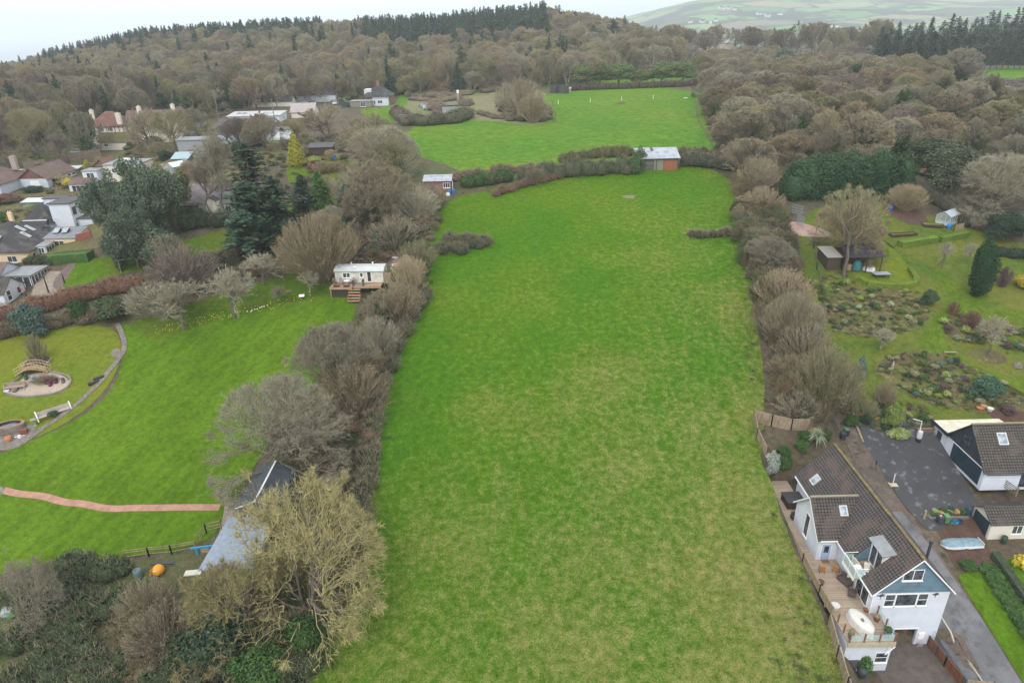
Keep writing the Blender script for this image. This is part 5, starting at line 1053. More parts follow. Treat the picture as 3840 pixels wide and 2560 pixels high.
for key, x, y, t_, w_, c_, l_ in (('shrub',2998,318,268,85,'dark','dark round holly in the wild belt left of the meadow strip'), ('ivied0',3190,350,240,95,'ivy','tall ivy-smothered tree in the middle of the wild belt'), ('ivied1',3165,360,270,70,'ivy','second ivy-smothered stem beside the tall one'), ('oak',2925,290,185,80,'bluegreen','grey-green evergreen at the top left of the wild belt'), ('ivied0',3386,470,340,120,'ivy','ivied tree above the open brown slope'),
        ('ivied1',3590,330,180,190,'grey','largest ivied bare tree at the right end of the belt'), ('dense',3225,330,285,50,'dark','small dark conifer in the wild belt'), ('shrub',2812,530,480,75,'dark','dark holly at the lower corner of the upper field'), ('shrub',2850,565,515,70,'ivy','ivy mound right of the dark holly'), ('upswept',3060,520,400,170,'lichen','pale yellowish bare tree in the wild belt'), ('upswept',2950,610,500,190,'straw','straw-coloured tree above the conifer screen'),
        ('oak',3480,620,520,170,(.06,.085,.04),'dark ivied evergreen crown behind the greenhouse hedge'), ('ivied0',3645,560,440,90,'grey','thin ivied tree on the brown slope'), ('ivied1',3740,600,450,120,'warm','bare tree with ivied stem on the brown slope'), ('shrub',2945,440,395,70,'ivy','ivy-green mound in the lower wild belt'), ('gnarled',3250,660,520,230,'brown','dark-limbed tree right behind the conifer screen'), ('upswept',3010,300,215,120,'olive','olive-grey tree at the top of the wild belt')):
    pp(key, x, y, t_, w_, c_, l_)
for k, (x, t_, w_) in enumerate(((1254,212,62),(1348,222,60),(1392,140,44),(1617,120,50),(1144,104,30),(1213,138,34),(1523,165,46),(306,262,46),(922,170,40),(1290,218,50),(760,290,50),(2000,115,46),(1500,92,44),(530,215,34),(2060,190,46),(1700,250,40))):
    pp(('dense', 'spruce0', 'pine1', 'spruce1')[k % 4], x, t_+62, t_, w_*1.3, 'pinegreen' if k % 2 else 'dark', ('blunt', 'pointed', 'ragged', 'slender')[k % 4]+' evergreen on the wooded hillside '+('above the tudor house', 'behind the village', 'left of the bungalow with the cars', 'above the bungalow with the cars', 'above the rough pasture')[min(4, int(x/420))], 'tree', 'evergreens on the wooded hillside', hmin=4)
# skyline rows on the right
rs = np.random.RandomState(21)
for x in range(2390, 3300, 60): pp('wood%d' % rs.randint(3), x+rs.uniform(-10, 10), 200+rs.uniform(-14, 16), 104-(x-2390)*.022+rs.uniform(-14, 16), rs.uniform(90, 150), ('brown', 'grey', 'olive')[rs.randint(3)], 'bare tree standing above the skyline belt, number counted from the cedar'.replace('number counted from the cedar', ('next to the cedar', 'second from the cedar', 'third from the cedar', 'above the pale barn roof', 'just right of the pale barn roof', 'midway to the dark conifers', 'right of midway to the conifers', 'before the far green pasture', 'over the hedge pole', 'right of the hedge pole', 'left of the low evergreens', 'near the dark conifers', 'third before the dark conifers', 'second before the dark conifers', 'beside the dark conifers', 'last before the dark conifers')[(x-2390)//60]), 'tree', 'bare trees in the skyline belt')
def sky(key, px, top, dist, wpx, color, label, group):
    d = ray(px, top); q = CP+d*(dist/d[1]); z = gz(q[0], q[1]); return plant(key, (q[0], q[1], z), max(q[2]-z, 7), wpx*dist/F/2, color, label, 'tree', group)
SK = [(262,172),(300,168),(345,160),(372,172),(420,158),(455,148),(478,158),(505,146),(528,132),(560,140),(612,108),(640,125),(672,112),(705,104),(745,90),(770,112),(805,82),(830,98),(862,95),(898,74),(925,95),(960,80),(985,70),(1010,86),(1060,92),(1075,66),(1105,90),(1140,78),(1172,80),(1232,92),(1330,82),(1505,85),(1622,66)]
for i, (x, y) in enumerate(SK): sky(('pine0', 'spruce0', 'pine1', 'spruce1')[i % 4], x, y, 520+(i*37 % 90), 44+(i*13 % 30), 'pinegreen', ('ragged', 'pointed', 'flat-topped', 'narrow')[i % 4]+' conifer on the left wooded skyline, '+('at its seaward end' if x < 480 else 'left of the highest trees' if x < 720 else 'among the highest trees' if x < 1000 else 'above the purple wood' if x < 1250 else 'standing alone farther right'), 'conifers on the left wooded skyline')
for i, x in enumerate(range(3290, 3900, 30)): pp(('spruce0', 'pine0', 'spruce1', 'pine1')[i % 4], x+rs.uniform(-8, 8), 238+rs.uniform(-20, 10), 95-(x-3290)*.11+rs.uniform(-16, 16), rs.uniform(62, 92), 'pinegreen', ('pointed', 'ragged', 'slim', 'flat-topped')[i % 4]+' conifer in the right skyline clump, '+('at its left end' if i < 5 else 'left of its middle' if i < 10 else 'right of its middle' if i < 15 else 'at the picture edge'), 'tree', 'conifers in the clump on the right skyline', hmin=4)
for i, x in enumerate(range(3300, 3620, 44)): pp('dense', x, 262+rs.uniform(-12, 6), 135+rs.uniform(-18, 14), 85, 'dark', 'low dark evergreen at the foot of the right skyline clump', 'tree', 'evergreens at the foot of the right clump', hmin=3)
for i, x in enumerate(range(3690, 3900, 22)): pp('pine1', x, 262, 150+rs.uniform(-8, 8), 40, 'dark', 'straight-stemmed pine in the shelter row by the far paddock', 'tree', 'pines of the shelter row by the far paddock', hmin=3)
# ---------------------------------------------------------------- building kit
V3 = lambda *a: Vector(a)
def win(root, o, u, w_, h, n, nx=1, ny=1, name='window', fm='upvc', gm='glass', sill=True, off=None, bar=.07, door=False, t=.05):
    o, u, n = Vector(o), Vector(u).normalized(), Vector(n).normalized(); z = V3(0, 0, 1) if abs(n.z) < .5 else n.cross(u).normalized()
    if n.z > .3: z = n.cross(u).normalized(); z = z if z.z > 0 else -z
    f = MB(); g = MB()
    def bar_(a, b, c, d, th=t): f.prism([o+u*a+z*c, o+u*b+z*c, o+u*b+z*d, o+u*a+z*d], n*th)
    bar_(0, w_, 0, bar); bar_(0, w_, h-bar, h); bar_(0, bar, bar, h-bar); bar_(w_-bar, w_, bar, h-bar)
    for i in range(1, nx): bar_(w_*i/nx-bar*.5, w_*i/nx+bar*.5, bar, h-bar, t*.95)
    for i in range(1, ny): bar_(bar, w_-bar, h*i/ny-bar*.4, h*i/ny+bar*.4, t*.9)
    if sill and not door and abs(n.z) < .3: f.prism([o+u*-.06-z*.09, o+u*(w_+.06)-z*.09, o+u*(w_+.06)-z*.002, o+u*-.06-z*.002], n*.14)
    g.quad([o+n*t*.4+u*bar+z*bar, o+n*t*.4+u*(w_-bar)+z*bar, o+n*t*.4+u*(w_-bar)+z*(h-bar), o+n*t*.4+u*bar+z*(h-bar)])
    fo = f.build(name, M_[fm] if isinstance(fm, str) else fm, root, off); go = g.build('pane', M_[gm] if isinstance(gm, str) else gm, fo); 
    if off is not None: go.data.transform(Matrix.Translation([-a for a in off]))
    return fo
def panel(root, name, o, u, w_, h, n, m, t=.05, off=None):
    o, u, n = Vector(o), Vector(u).normalized(), Vector(n).normalized(); z = V3(0, 0, 1)
    return MB().prism([o, o+u*w_, o+u*w_+z*h, o+z*h], n*t).build(name, m, root, off)
def vol(root, x0, y0, x1, y1, z0, ze, zr, kind='gable', ax='x', wall='render', roof='dtile', ov=.3, th=.12, off=None, wn='wall', rn='roof', gable=None):
    """walls and roof of one block; ax is the way the ridge runs"""
    wm = M_[wall] if isinstance(wall, str) else wall; rm = M_[roof] if isinstance(roof, str) else roof
    xm, ym = (x0+x1)/2, (y0+y1)/2; R = MB(); Wl = MB(); sl_ = (zr-ze)
    if kind == 'gable' and ax == 'x':
        Wl.prism([(x0, y0, z0), (x0, y1, z0), (x0, y1, ze), (x0, ym, zr), (x0, y0, ze)], (x1-x0, 0, 0)); d = ov*sl_/(ym-y0)
        R.slab([(x0-ov, y0-ov, ze-d+th), (x1+ov, y0-ov, ze-d+th), (x1+ov, ym, zr+th), (x0-ov, ym, zr+th)], th*.8); R.slab([(x1+ov, y1+ov, ze-d+th), (x0-ov, y1+ov, ze-d+th), (x0-ov, ym, zr+th), (x1+ov, ym, zr+th)], th*.8)
    elif kind == 'gable':
        Wl.prism([(x0, y0, z0), (x1, y0, z0), (x1, y0, ze), (xm, y0, zr), (x0, y0, ze)], (0, y1-y0, 0)); d = ov*sl_/(xm-x0)
        R.slab([(x0-ov, y1+ov, ze-d+th), (x0-ov, y0-ov, ze-d+th), (xm, y0-ov, zr+th), (xm, y1+ov, zr+th)], th*.8); R.slab([(x1+ov, y0-ov, ze-d+th), (x1+ov, y1+ov, ze-d+th), (xm, y1+ov, zr+th), (xm, y0-ov, zr+th)], th*.8)
    else:
        Wl.box(x0, y0, z0, x1, y1, ze)
        a, b, c, d = (x0-ov, y0-ov), (x1+ov, y0-ov), (x1+ov, y1+ov), (x0-ov, y1+ov)
        if kind == 'hip':
            if x1-x0 >= y1-y0: k = (y1-y0)/2+ov; r0, r1 = (x0-ov+k, ym), (x1+ov-k, ym)
            else: k = (x1-x0)/2+ov; r0, r1 = (xm, y0-ov+k), (xm, y1+ov-k)
            e = ze+.02; A_, B_, C_, D_ = (*a, e), (*b, e), (*c, e), (*d, e); P0, P1 = (*r0, zr), (*r1, zr)
            for q in (([A_, B_, P1, P0], [B_, C_, P1], [C_, D_, P0, P1], [D_, A_, P0]) if x1-x0 >= y1-y0 else ([A_, B_, P0], [B_, C_, P1, P0], [C_, D_, P1], [D_, A_, P0, P1])): R.quad(q)
            R.quad([(*d, e-.1), (*c, e-.1), (*b, e-.1), (*a, e-.1)])
            for p, q in ((a, b), (b, c), (c, d), (d, a)): R.quad([(*p, e-.1), (*q, e-.1), (*q, e), (*p, e)])
        elif kind == 'flat': R.box(x0-ov, y0-ov, ze+.004, x1+ov, y1+ov, ze+.2)
        elif kind == 'mono':      # falls from y1 (zr) to y0 (ze) or along x
            if ax == 'x': R.slab([(x0-ov, y0-ov, ze+th), (x1+ov, y0-ov, ze+th), (x1+ov, y1+ov, zr+th), (x0-ov, y1+ov, zr+th)], th*.8); Wl = MB().prism([(x0, y0, z0), (x0, y1, z0), (x0, y1, zr), (x0, y0, ze)], (x1-x0, 0, 0))
            else: R.slab([(x0-ov, y1+ov, ze+th), (x0-ov, y0-ov, ze+th), (x1+ov, y0-ov, zr+th), (x1+ov, y1+ov, zr+th)], th*.8); Wl = MB().prism([(x0, y0, z0), (x1, y0, z0), (x1, y0, zr), (x0, y0, ze)], (0, y1-y0, 0))
    w_ = Wl.build(wn, wm, root, off); r_ = R.build(rn, rm, root, off); return w_, r_
def local(par, name, mb, m, off=None):
    o = mb.build(name, m, par, off); return o
def chimney(roof, x, y, z0, z1, m='brick', s=.45, pots=2, off=None):
    c = MB().box(x-s, y-s*.7, z0, x+s, y+s*.7, z1).box(x-s-.06, y-s*.7-.06, z1+.002, x+s+.06, y+s*.7+.06, z1+.12)
    for i in range(pots): c.lathe([(.13, z1+.1), (.11, z1+.5), (0, z1+.5)], (x+(i-.5*(pots-1))*.45, y, 0), 8)
    return c.build('chimney', M_[m] if isinstance(m, str) else m, roof, off)
def rooflight(roof, o, u, w_, h, n, off=None, name='skylight'):
    u = Vector(u).normalized(); n = Vector(n).normalized(); z = n.cross(u); z = z if z.z > 0 else -z; o = Vector(o)+n*.004
    f = MB()
    for a, b, c, d in ((0, w_, 0, .09), (0, w_, h-.09, h), (0, .09, .09, h-.09), (w_-.09, w_, .09, h-.09)): f.prism([o+u*a+z*c, o+u*b+z*c, o+u*b+z*d, o+u*a+z*d], n*.13)
    f.quad([o+n*.09+u*.09+z*.09, o+n*.09+u*(w_-.09)+z*.09, o+n*.09+u*(w_-.09)+z*(h-.09), o+n*.09+u*.09+z*(h-.09)])
    k = f.build(name, P((.55, .58, .60), .4), roof, off)
    g = MB(); g.quad([o+n*.11+u*.14+z*.14, o+n*.11+u*(w_-.14)+z*.14, o+n*.11+u*(w_-.14)+z*(h-.14), o+n*.11+u*.14+z*(h-.14)]); g.build('glass', M_['skyglass'], k, off); return k
# ================================================================ the blue gabled house on the right
OF = (34.95, 49.9, -1.75)
hs = empty('detached_house', OF, 0, 'white house with blue boarded gable and long brown tiled roof', 'house')
X0, X1, Y0, Y1, XM, ZE, ZR = 34.95, 42.45, 49.9, 68.9, 38.7, 5.75, 9.75
MB().prism([(X0, Y0, -1.75), (38.06, Y0, -1.75), (38.06, Y0, .45), (40.4, Y0, .45), (40.4, Y0, -1.75), (X1, Y0, -1.75), (X1, Y0, ZE), (XM, Y0, ZR), (X0, Y0, ZE)], (0, .3, 0)).build('front_wall', M_['render'], hs, OF)
b = MB(); b.box(X0, Y0+.3, -1.75, X0+.25, Y1, ZE); b.box(X1-.25, Y0+.3, -1.75, X1, Y1, ZE); b.prism([(X0+.25, Y1-.3, -1.75), (X1-.25, Y1-.3, -1.75), (X1-.25, Y1-.3, ZE), (XM, Y1-.3, ZR), (X0+.25, Y1-.3, ZE)], (0, .28, 0)); b.box(X0+.25, Y0+6, -1.75, X1-.25, Y0+6.2, 2.6); b.box(X0+.25, Y0+.3, 2.5, X1-.25, Y1-.3, 2.7)
b.build('side_walls', M_['render'], hs, OF)
sl = (ZR-ZE)/(XM-X0); ovx = .35
zf = lambda x: ZR-abs(x-XM)*sl+.14
Rf = MB(); xe = X0-ovx; ye0, ye1 = Y0-.35, Y1+.3
for a, b_, c0, c1_ in ((ye0, 51.9, xe, XM), (54.45, ye1, xe, XM), (51.9, 54.45, 36.5, XM)): Rf.slab([(c0, b_, zf(c0)), (c0, a, zf(c0)), (c1_, a, zf(c1_)), (c1_, b_, zf(c1_))], .12)
Rf.slab([(X1+ovx, ye0, zf(X1+ovx)), (X1+ovx, ye1, zf(X1+ovx)), (XM, ye1, zf(XM)), (XM, ye0, zf(XM))], .12)
roof = Rf.build('roof', M_['btile'], hs, OF)
rg = MB()
for k in range(42): y = ye0+.02+k*.468; rg.cbox((XM, y+.22, ZR+.16), (.32, .45, .12))
rg.build('ridge_tiles', soil('mossy_ridge', ((.13, .105, .08), (.17, .15, .07), (.30, .20, .05)), (.8, 1.2, 6), .4), roof, OF)
bb = MB()
for x in (X0-ovx, X1+ovx):
    d = V3(XM-x, 0, zf(XM)-zf(x)); o = V3(x, ye0-.03, zf(x)-.22); bb.prism([o, o+d, o+d+V3(0, 0, .2), o+V3(0, 0, .2)], (0, .028, 0))
bb.build('bargeboard', M_['upvc'], hs, OF)
MB().box(X0-.45, ye0, ZE-.42, X0-.345, ye1-.2, ZE-.32).box(X0-.345, ye0+.05, ZE-.36, X0-.002, ye1-.2, ZE-.33).build('gutter', M_['upvc'], hs, OF)
zc = 5.45; MB().prism([(X0, Y0, zc), (X1, Y0, zc), (X1, Y0, ZE+.02), (XM, Y0, ZR+.02), (X0, Y0, ZE+.02)], (0, -.06, 0)).build('gable_cladding', M_['blueclad'], hs, OF)
win(hs, (37.3, Y0-.06, 7.05), (1, 0, 0), 1.95, 1.35, (0, -1, 0), 2, 1, off=OF)
win(hs, (36.15, Y0, 3.65), (1, 0, 0), 1.05, 1.6, (0, -1, 0), 1, 2, off=OF); win(hs, (37.22, Y0, 3.65), (1, 0, 0), 2.15, 1.6, (0, -1, 0), 1, 1, off=OF); win(hs, (39.39, Y0, 3.65), (1, 0, 0), 1.05, 1.6, (0, -1, 0), 1, 2, off=OF)
win(hs, (X0, 53.0, 2.85), (0, -1, 0), 2.5, 2.15, (-1, 0, 0), 2, 1, 'patio_door', door=True, off=OF, bar=.1)
win(hs, (X0, 56.0, 3.6), (0, -1, 0), 1.1, 1.25, (-1, 0, 0), 1, 1, off=OF)
MB().box(38.0, Y0-.03, .44, 40.46, Y0+.28, .6).build('garage_lintel', M_['upvc'], hs, OF)
MB().box(38.08, Y0+2.9, -1.7, 40.38, Y0+2.92, .3).build('garage_back', P((.25, .22, .2)), hs, OF)
panel(hs, 'meter_cupboard', (40.6, Y0, -.9), (1, 0, 0), .6, .8, (0, -1, 0), M_['upvc'], .12, OF)
MB().box(X0-.03, 49.83, 2.6, X0+.05, 49.9-.004, 5.3).build('downpipe', M_['upvc'], hs, OF)
# wall ornaments: two iron tree silhouettes
for i, (xo, wd_) in enumerate(((35.25, .95), (40.75, .7))):
    o = MB(); o.tube([(xo+wd_/2, Y0-.03, 4.65), (xo+wd_/2, Y0-.03, 5.0)], .025, 4)
    for k in range(22):
        a = k*.61; r = .12+.36*((k*37 % 11)/11); x = xo+wd_/2+math.cos(a)*r*wd_; z = 5.05+abs(math.sin(a))*r*.55; o.tube([(xo+wd_/2, Y0-.03, 4.95), (x, Y0-.03, z)], .012, 3); o.cbox((x, Y0-.03, z), (.09, .02, .07))
    ob = o.build('wall_ornament', P((.12, .12, .13), .6), None, (xo, Y0, 4.6)); ob.location = (xo, Y0-.004, 4.6); tag(ob, ('wide' if i == 0 else 'small')+' dark iron tree ornament on the white front wall, '+('left' if i == 0 else 'right')+' of the big window', 'wall art')
# dormer and balcony
dm = MB(); dm.box(36.5, 51.9, 5.4, 36.62, 52.05, 8.2); dm.box(36.5, 54.3, 5.4, 36.62, 54.45, 8.2); dm.build('dormer_wall', M_['upvc'], hs, OF)
MB().prism([(36.6, 51.9, 6.9), (36.6, 51.9, 8.2), (37.3, 51.9, 8.3)], (0, .05, 0)).prism([(36.6, 54.4, 6.9), (36.6, 54.4, 8.2), (37.3, 54.4, 8.3)], (0, .05, 0)).build('dormer_cheek', M_['upvc'], hs, OF)
win(hs, (36.5, 54.28, 5.5), (0, -1, 0), 2.2, 2.65, (-1, 0, 0), 2, 1, 'balcony_door', door=True, off=OF, bar=.12)
MB().slab([(36.1, 54.6, 8.3), (36.1, 51.7, 8.3), (37.6, 51.7, 8.62), (37.6, 54.6, 8.62)], .14).build('dormer_roof', M_['lead'], hs, OF)
MB().prism([(X0, 54.45, 5.4), (36.5, 54.45, 5.4), (36.5, 54.45, zf(36.5)-.15), (X0, 54.45, zf(X0)-.15)], (0, -.05, 0)).prism([(X0, 51.9, 5.4), (36.5, 51.9, 5.4), (36.5, 51.9, zf(36.5)-.15), (X0, 51.9, zf(X0)-.15)], (0, .05, 0)).build('recess_cladding', M_['blueclad'], hs, OF)
bal = MB().box(33.9, 51.95, 5.22, 36.5, 54.4, 5.38).build('balcony', M_['deck'], hs, OF)
g = MB(); g.box(33.93, 52.0, 5.4, 33.95, 54.35, 6.35); g.box(33.95, 52.0, 5.4, 34.9, 52.02, 6.35); g.box(33.95, 54.33, 5.4, 34.9, 54.35, 6.35); g.build('balustrade_glass', M_['clear'], bal, OF)
r_ = MB().tube([(35.3, 54.4, 6.55), (33.94, 54.4, 6.5), (33.94, 51.97, 6.5), (35.3, 51.97, 6.55)], .04, 6)
for p in ((33.94, 54.4), (33.94, 51.97), (33.94, 53.2)): r_.tube([(p[0], p[1], 5.38), (p[0], p[1], 6.5)], .025, 5)
r_.build('handrail', M_['upvc'], bal, OF)
MB().box(33.86, 51.9, 5.05, 33.9, 54.45, 5.42).box(34.0, 53.1, 4.4, 34.95, 53.2, 5.2).build('balcony_fascia', M_['upvc'], hs, OF)
nW = V3(-sl, 0, 1).normalized(); uy = V3(0, -1, 0)
rooflight(roof, (35.35, 66.9, zf(35.35)), uy, 1.1, 1.25, nW, OF)
fl = MB().tube([(41.2, 52.6, 6.6), (41.2, 52.6, 9.2)], .14, 10).tube([(41.2, 52.6, 9.2), (41.2, 52.6, 9.45)], .2, 10); fl.build('flue', P((.06, .065, .075), .5), roof, OF)
# west wing
WX0, WY0, WY1, WYM, WZ = 32.7, 57.45, 63.65, 60.55, 8.75
MB().prism([(WX0, WY0, 2.6), (WX0, WY1, 2.6), (WX0, WY1, ZE), (WX0, WYM, WZ), (WX0, WY0, ZE)], (X0-WX0, 0, 0)).build('wing_wall', M_['render'], hs, OF)
wsl = (WZ-ZE)/(WYM-WY0); hx = XM-(ZR-WZ)/sl+.1; ovw = .32; wz = lambda y: WZ-abs(y-WYM)*wsl+.16
wr = MB()
for s in (-1, 1):
    ye = WYM+s*(WYM-WY0+ovw); xv = XM-(zf(XM)-wz(ye))/sl; q = [(WX0-.3, ye, wz(ye)), (xv, ye, wz(ye)), (hx, WYM, wz(WYM)), (WX0-.3, WYM, wz(WYM))]
    wr.slab(q if s < 0 else [q[1], q[0], q[3], q[2]], .12)
wroof = wr.build('wing_roof', M_['dtile'], hs, OF)
for s in (-1, 1):
    ye = WYM+s*(WYM-WY0+ovw); o = V3(WX0-.33, ye, wz(ye)-.24); d = V3(0, WYM-ye, wz(WYM)-wz(ye)); MB().prism([o, o+d, o+d+V3(0, 0, .22), o+V3(0, 0, .22)], (.028, 0, 0)).build('bargeboard', M_['upvc'], hs, OF)
MB().box(WX0-.28, WYM-.14, wz(WYM)-.03, hx-.1, WYM+.14, wz(WYM)+.08).build('ridge_tiles', P((.27, .25, .17), .9), wroof, OF)
rooflight(wroof, (35.35, 59.0, wz(59.0)), (1, 0, 0), .85, 1.15, (0, -wsl, 1), OF)
MB().box(WX0, WY0-.42, ZE-.2, X0-.4, WY0-.32, ZE-.1).build('gutter', M_['upvc'], hs, OF)
g = win(hs, (WX0, 61.05, 3.45), (0, -1, 0), 1.0, 3.0, (-1, 0, 0), 1, 1, off=OF, bar=.07)
dr = panel(hs, 'front_door', (33.2, WY0, 2.82), (1, 0, 0), .95, 2.08, (0, -1, 0), P((.36, .47, .66), .5), .05, OF)
MB().box(33.42, WY0-.062, 3.8, 33.93, WY0-.052, 4.7).build('door_pane', M_['glass'], dr, OF)
MB().box(33.1, WY0-.04, 2.8, 33.19, WY0-.002, 4.98).box(34.16, WY0-.04, 2.8, 34.25, WY0-.002, 4.98).box(33.1, WY0-.04, 4.91, 34.25, WY0-.002, 4.99).build('door_frame', M_['upvc'], hs, OF)
# deck and terrace
dk = MB(); dk.box(31.3, 46.3, 2.62, 35.75, 49.86, 2.8); dk.box(31.3, 49.86, 2.62, 34.93, 57.43, 2.8); dk.box(31.3, 57.43, 2.62, 32.68, 63.7, 2.8); dk.box(31.6, 63.7, 2.62, 34.93, 71.6, 2.8)
dko = dk.build('deck', M_['deck'], hs, OF)
MB().box(31.25, 46.22, 2.3, 35.8, 46.29, 2.84).box(35.76, 46.3, 2.3, 35.83, 49.86, 2.84).build('deck_fascia', P((.42, .37, .26), .8), dko, OF)
MB().box(33.1, 46.9, -1.75, 36.0, 49.86, 2.6).box(31.35, 46.6, .2, 33.1, 49.86, 2.6).build('lower_wall', M_['render'], hs, OF)
win(hs, (34.6, 46.9, -.55), (1, 0, 0), 1.25, 1.35, (0, -1, 0), 1, 2, off=OF); 
cp_ = MB()
for i in range(4): cp_.prism([(34.9+i*.42, 46.0+i*.35, 1.55), (34.94+i*.42, 46.0+i*.35, 1.55), (36.4+i*.1, 47.4+i*.6, 1.7), (36.36+i*.1, 47.4+i*.6, 1.7)], (0, 0, .05))
cp_.tube([(34.85, 46.0, 1.55), (36.3, 46.9, 1.5), (37.0, 49.3, 1.7)], .05, 4); cpo = cp_.build('porch_canopy', M_['upvc'], hs, OF)
g = MB(); g.quad([(34.9, 46.05, 1.58), (36.2, 46.9, 1.53), (36.8, 49.2, 1.75), (36.0, 49.3, 2.2), (35.85, 47.0, 2.1)]); g.build('canopy_glass', M_['clear'], cpo, OF)
pm = P((.23, .10, .06), .6)
for p in ((35.7, 49.7), (35.7, 48.1), (35.7, 46.4), (34.25, 46.4), (32.8, 46.4), (31.4, 46.4), (31.4, 47.6), (31.4, 48.85)):
    MB().box(p[0]-.055, p[1]-.055, 2.81, p[0]+.055, p[1]+.055, 3.85).box(p[0]-.075, p[1]-.075, 3.852, p[0]+.075, p[1]+.075, 3.9).build('terrace_post', pm, dko, OF)
g = MB()
for a, b_ in (((35.7, 49.6), (35.7, 48.2)), ((35.7, 48.0), (35.7, 46.5)), ((35.6, 46.4), (34.35, 46.4)), ((34.15, 46.4), (32.9, 46.4)), ((32.7, 46.4), (31.5, 46.4))):
    if a[0] == b_[0]: g.box(a[0]-.008, b_[1], 2.95, a[0]+.008, a[1], 3.75)
    else: g.box(b_[0], a[1]-.008, 2.95, a[0], a[1]+.008, 3.75)
g.build('terrace_glass', M_['clear'], dko, OF)
# timber fence along the deck
def fence(name, pts, h, m, label, zs=None, every=1.85, cap=True, cat='fence', post=P((.27, .215, .14), .9), rails=False, group=None):
    p0 = pts[0]; z0 = gz(*p0) if zs is None else zs[0]; rt = empty(name, (p0[0], p0[1], z0), 0, label, cat, group); of = (p0[0], p0[1], z0)
    zs = zs or [gz(*p) for p in pts]
    bd = MB(); np_ = 0
    for (a, b_), (za, zb) in zip(zip(pts[:-1], pts[1:]), zip(zs[:-1], zs[1:])):
        a, b_ = Vector((*a, za)), Vector((*b_, zb)); n = max(1, round((b_-a).length/every)); s = (b_-a).normalized().cross(V3(0, 0, 1))*.02
        for k in range(n+1):
            q = a+(b_-a)*k/n; MB().box(q.x-.06, q.y-.06, q.z-.3, q.x+.06, q.y+.06, q.z+h+.08).build('post', post, rt, of)
            if k < n:
                q2 = a+(b_-a)*(k+1)/n; e = (q2-q).normalized()*.065; q, q2 = q+e, q2-e
                if rails:
                    for r in rails: bd.prism([q-s+V3(0, 0, h*r), q2-s+V3(0, 0, h*r), q2-s+V3(0, 0, h*r+.1), q-s+V3(0, 0, h*r+.1)], s*2)
                else:
                    bd.prism([q-s+V3(0, 0, .03), q2-s+V3(0, 0, .03), q2-s+V3(0, 0, h-.03), q-s+V3(0, 0, h-.03)], s*2)
                    if cap: bd.prism([q-s*2.2+V3(0, 0, h-.02), q2-s*2.2+V3(0, 0, h-.02), q2-s*2.2+V3(0, 0, h+.03), q-s*2.2+V3(0, 0, h+.03)], s*4.4)
    bd.build('rails' if rails else 'boards', m, rt, of); return rt
fence('deck_fence', [(31.55, 71.8), (31.5, 67), (31.22, 62), (31.12, 57), (31.05, 52.5), (31.08, 49.6)], 1.15, M_['timber'], 'long weathered timber fence between the deck and the field', [2.85]*6)
fence('lower_fence', [(30.95, 49.5), (30.55, 46.4), (30.3, 43.5), (30.1, 39)], 1.5, M_['timber'], 'lower timber fence running down from the terrace to the picture bottom', [1.6, .9, .2, -.9])
fence('rear_fence', [(32.2, 78.2), (34.3, 77.4), (36.8, 76.9), (39.3, 77.2)], 1.8, M_['timber'], 'sagging board fence behind the blue house against the field')
fence('rear_fence', [(39.6, 77.4), (41.4, 79.2), (43.0, 82.0)], 1.9, M_['timber'], 'board fence behind the cordyline, next to the lane', None, 2.2)
fence('side_fence', [(31.9, 72.3), (31.7, 75.2), (32.2, 78.0)], 1.5, M_['timber'], 'short fence joining the deck fence to the board fence')
fence('drive_fence', [(41.75, 49.7), (42.0, 47.2), (42.3, 44.9)], 1.3, linemat('brown_boards', (.20, .085, .045), .14, 0, .5, .8, .3), 'brown board fence beside the block-paved drive', [-1.75]*3, 1.6, post=P((.06, .06, .07)))
rl = MB()
for z in (.55, 1.35): rl.tube([(42.1, 49.8, z-1.2), (42.75, 44.8, z-1.2)], .02, 5)
for k in range(26): f = k/25; rl.tube([(42.1+.65*f, 49.8-5*f, -1.2), (42.1+.65*f, 49.8-5*f, .15)], .01, 3)
ro = rl.build('iron_railing', P((.12, .17, .22), .5), None, (42.1, 49.8, -1.7)); ro.location = (42.1, 49.8, -1.7); tag(ro, 'thin blue-grey iron railing above the brown board fence', 'railing')
fence('end_fence', [(42.5, 44.6), (44.9, 44.4), (45.1, 43.4)], 1.1, M_['timber'], 'short timber fence across the tarmac strip at the bottom edge', [-1.6, -1.75, -2.0], 2.4)
MB().box(44.66, 38, -2.4, 44.8, 52.4, -.9) ; kb = strip('kerb_stone', [(44.75, 38), (44.72, 45), (44.2, 52.6)], .14, P((.5, .46, .38), .85), .13, px=False, sm=False, h=.06)
# ---- things on the deck
def put(name, mb, m, loc, label, cat, group=None, rz=0, smooth=False):
    o = mb.build(name, m, None, None, smooth); o.location = [float(q) for q in loc]; o.rotation_euler = (0, 0, rz); return tag(o, label, cat, group)
def garden_chair(loc, rz, m, label, wicker=False, group=None):
    t = empty('garden_chair', loc, rz, label, 'chair', group); fm = P((.06, .05, .045), .5) if not wicker else m
    MB().cbox((0, 0, .43), (.55, .55, .05 if not wicker else .14)).build('seat', m, t); MB().cbox((0, .3, .78), (.55, .05, .7), rx=-.18).build('backrest', m, t)
    for sx in (-.25, .25):
        for sy in (-.25, .27): MB().tube([(sx, sy, 0), (sx, sy*.95, .43)], .022, 5).build('leg', fm, t)
        MB().tube([(sx, -.27, .43), (sx*1.05, -.27, .66), (sx*1.05, .3, .68)], .022, 5).build('armrest', fm, t)
    return t
Zd = 2.8; org = P((.50, .20, .07), .6)
garden_chair((32.62, 55.6, Zd), 2.9, org, 'orange slatted chair facing away near the fence'); garden_chair((34.1, 55.5, Zd), 2.2, org, 'second orange chair, the one beside the house wall')
wk = P((.11, .085, .075), .8, 0, .4, 20)
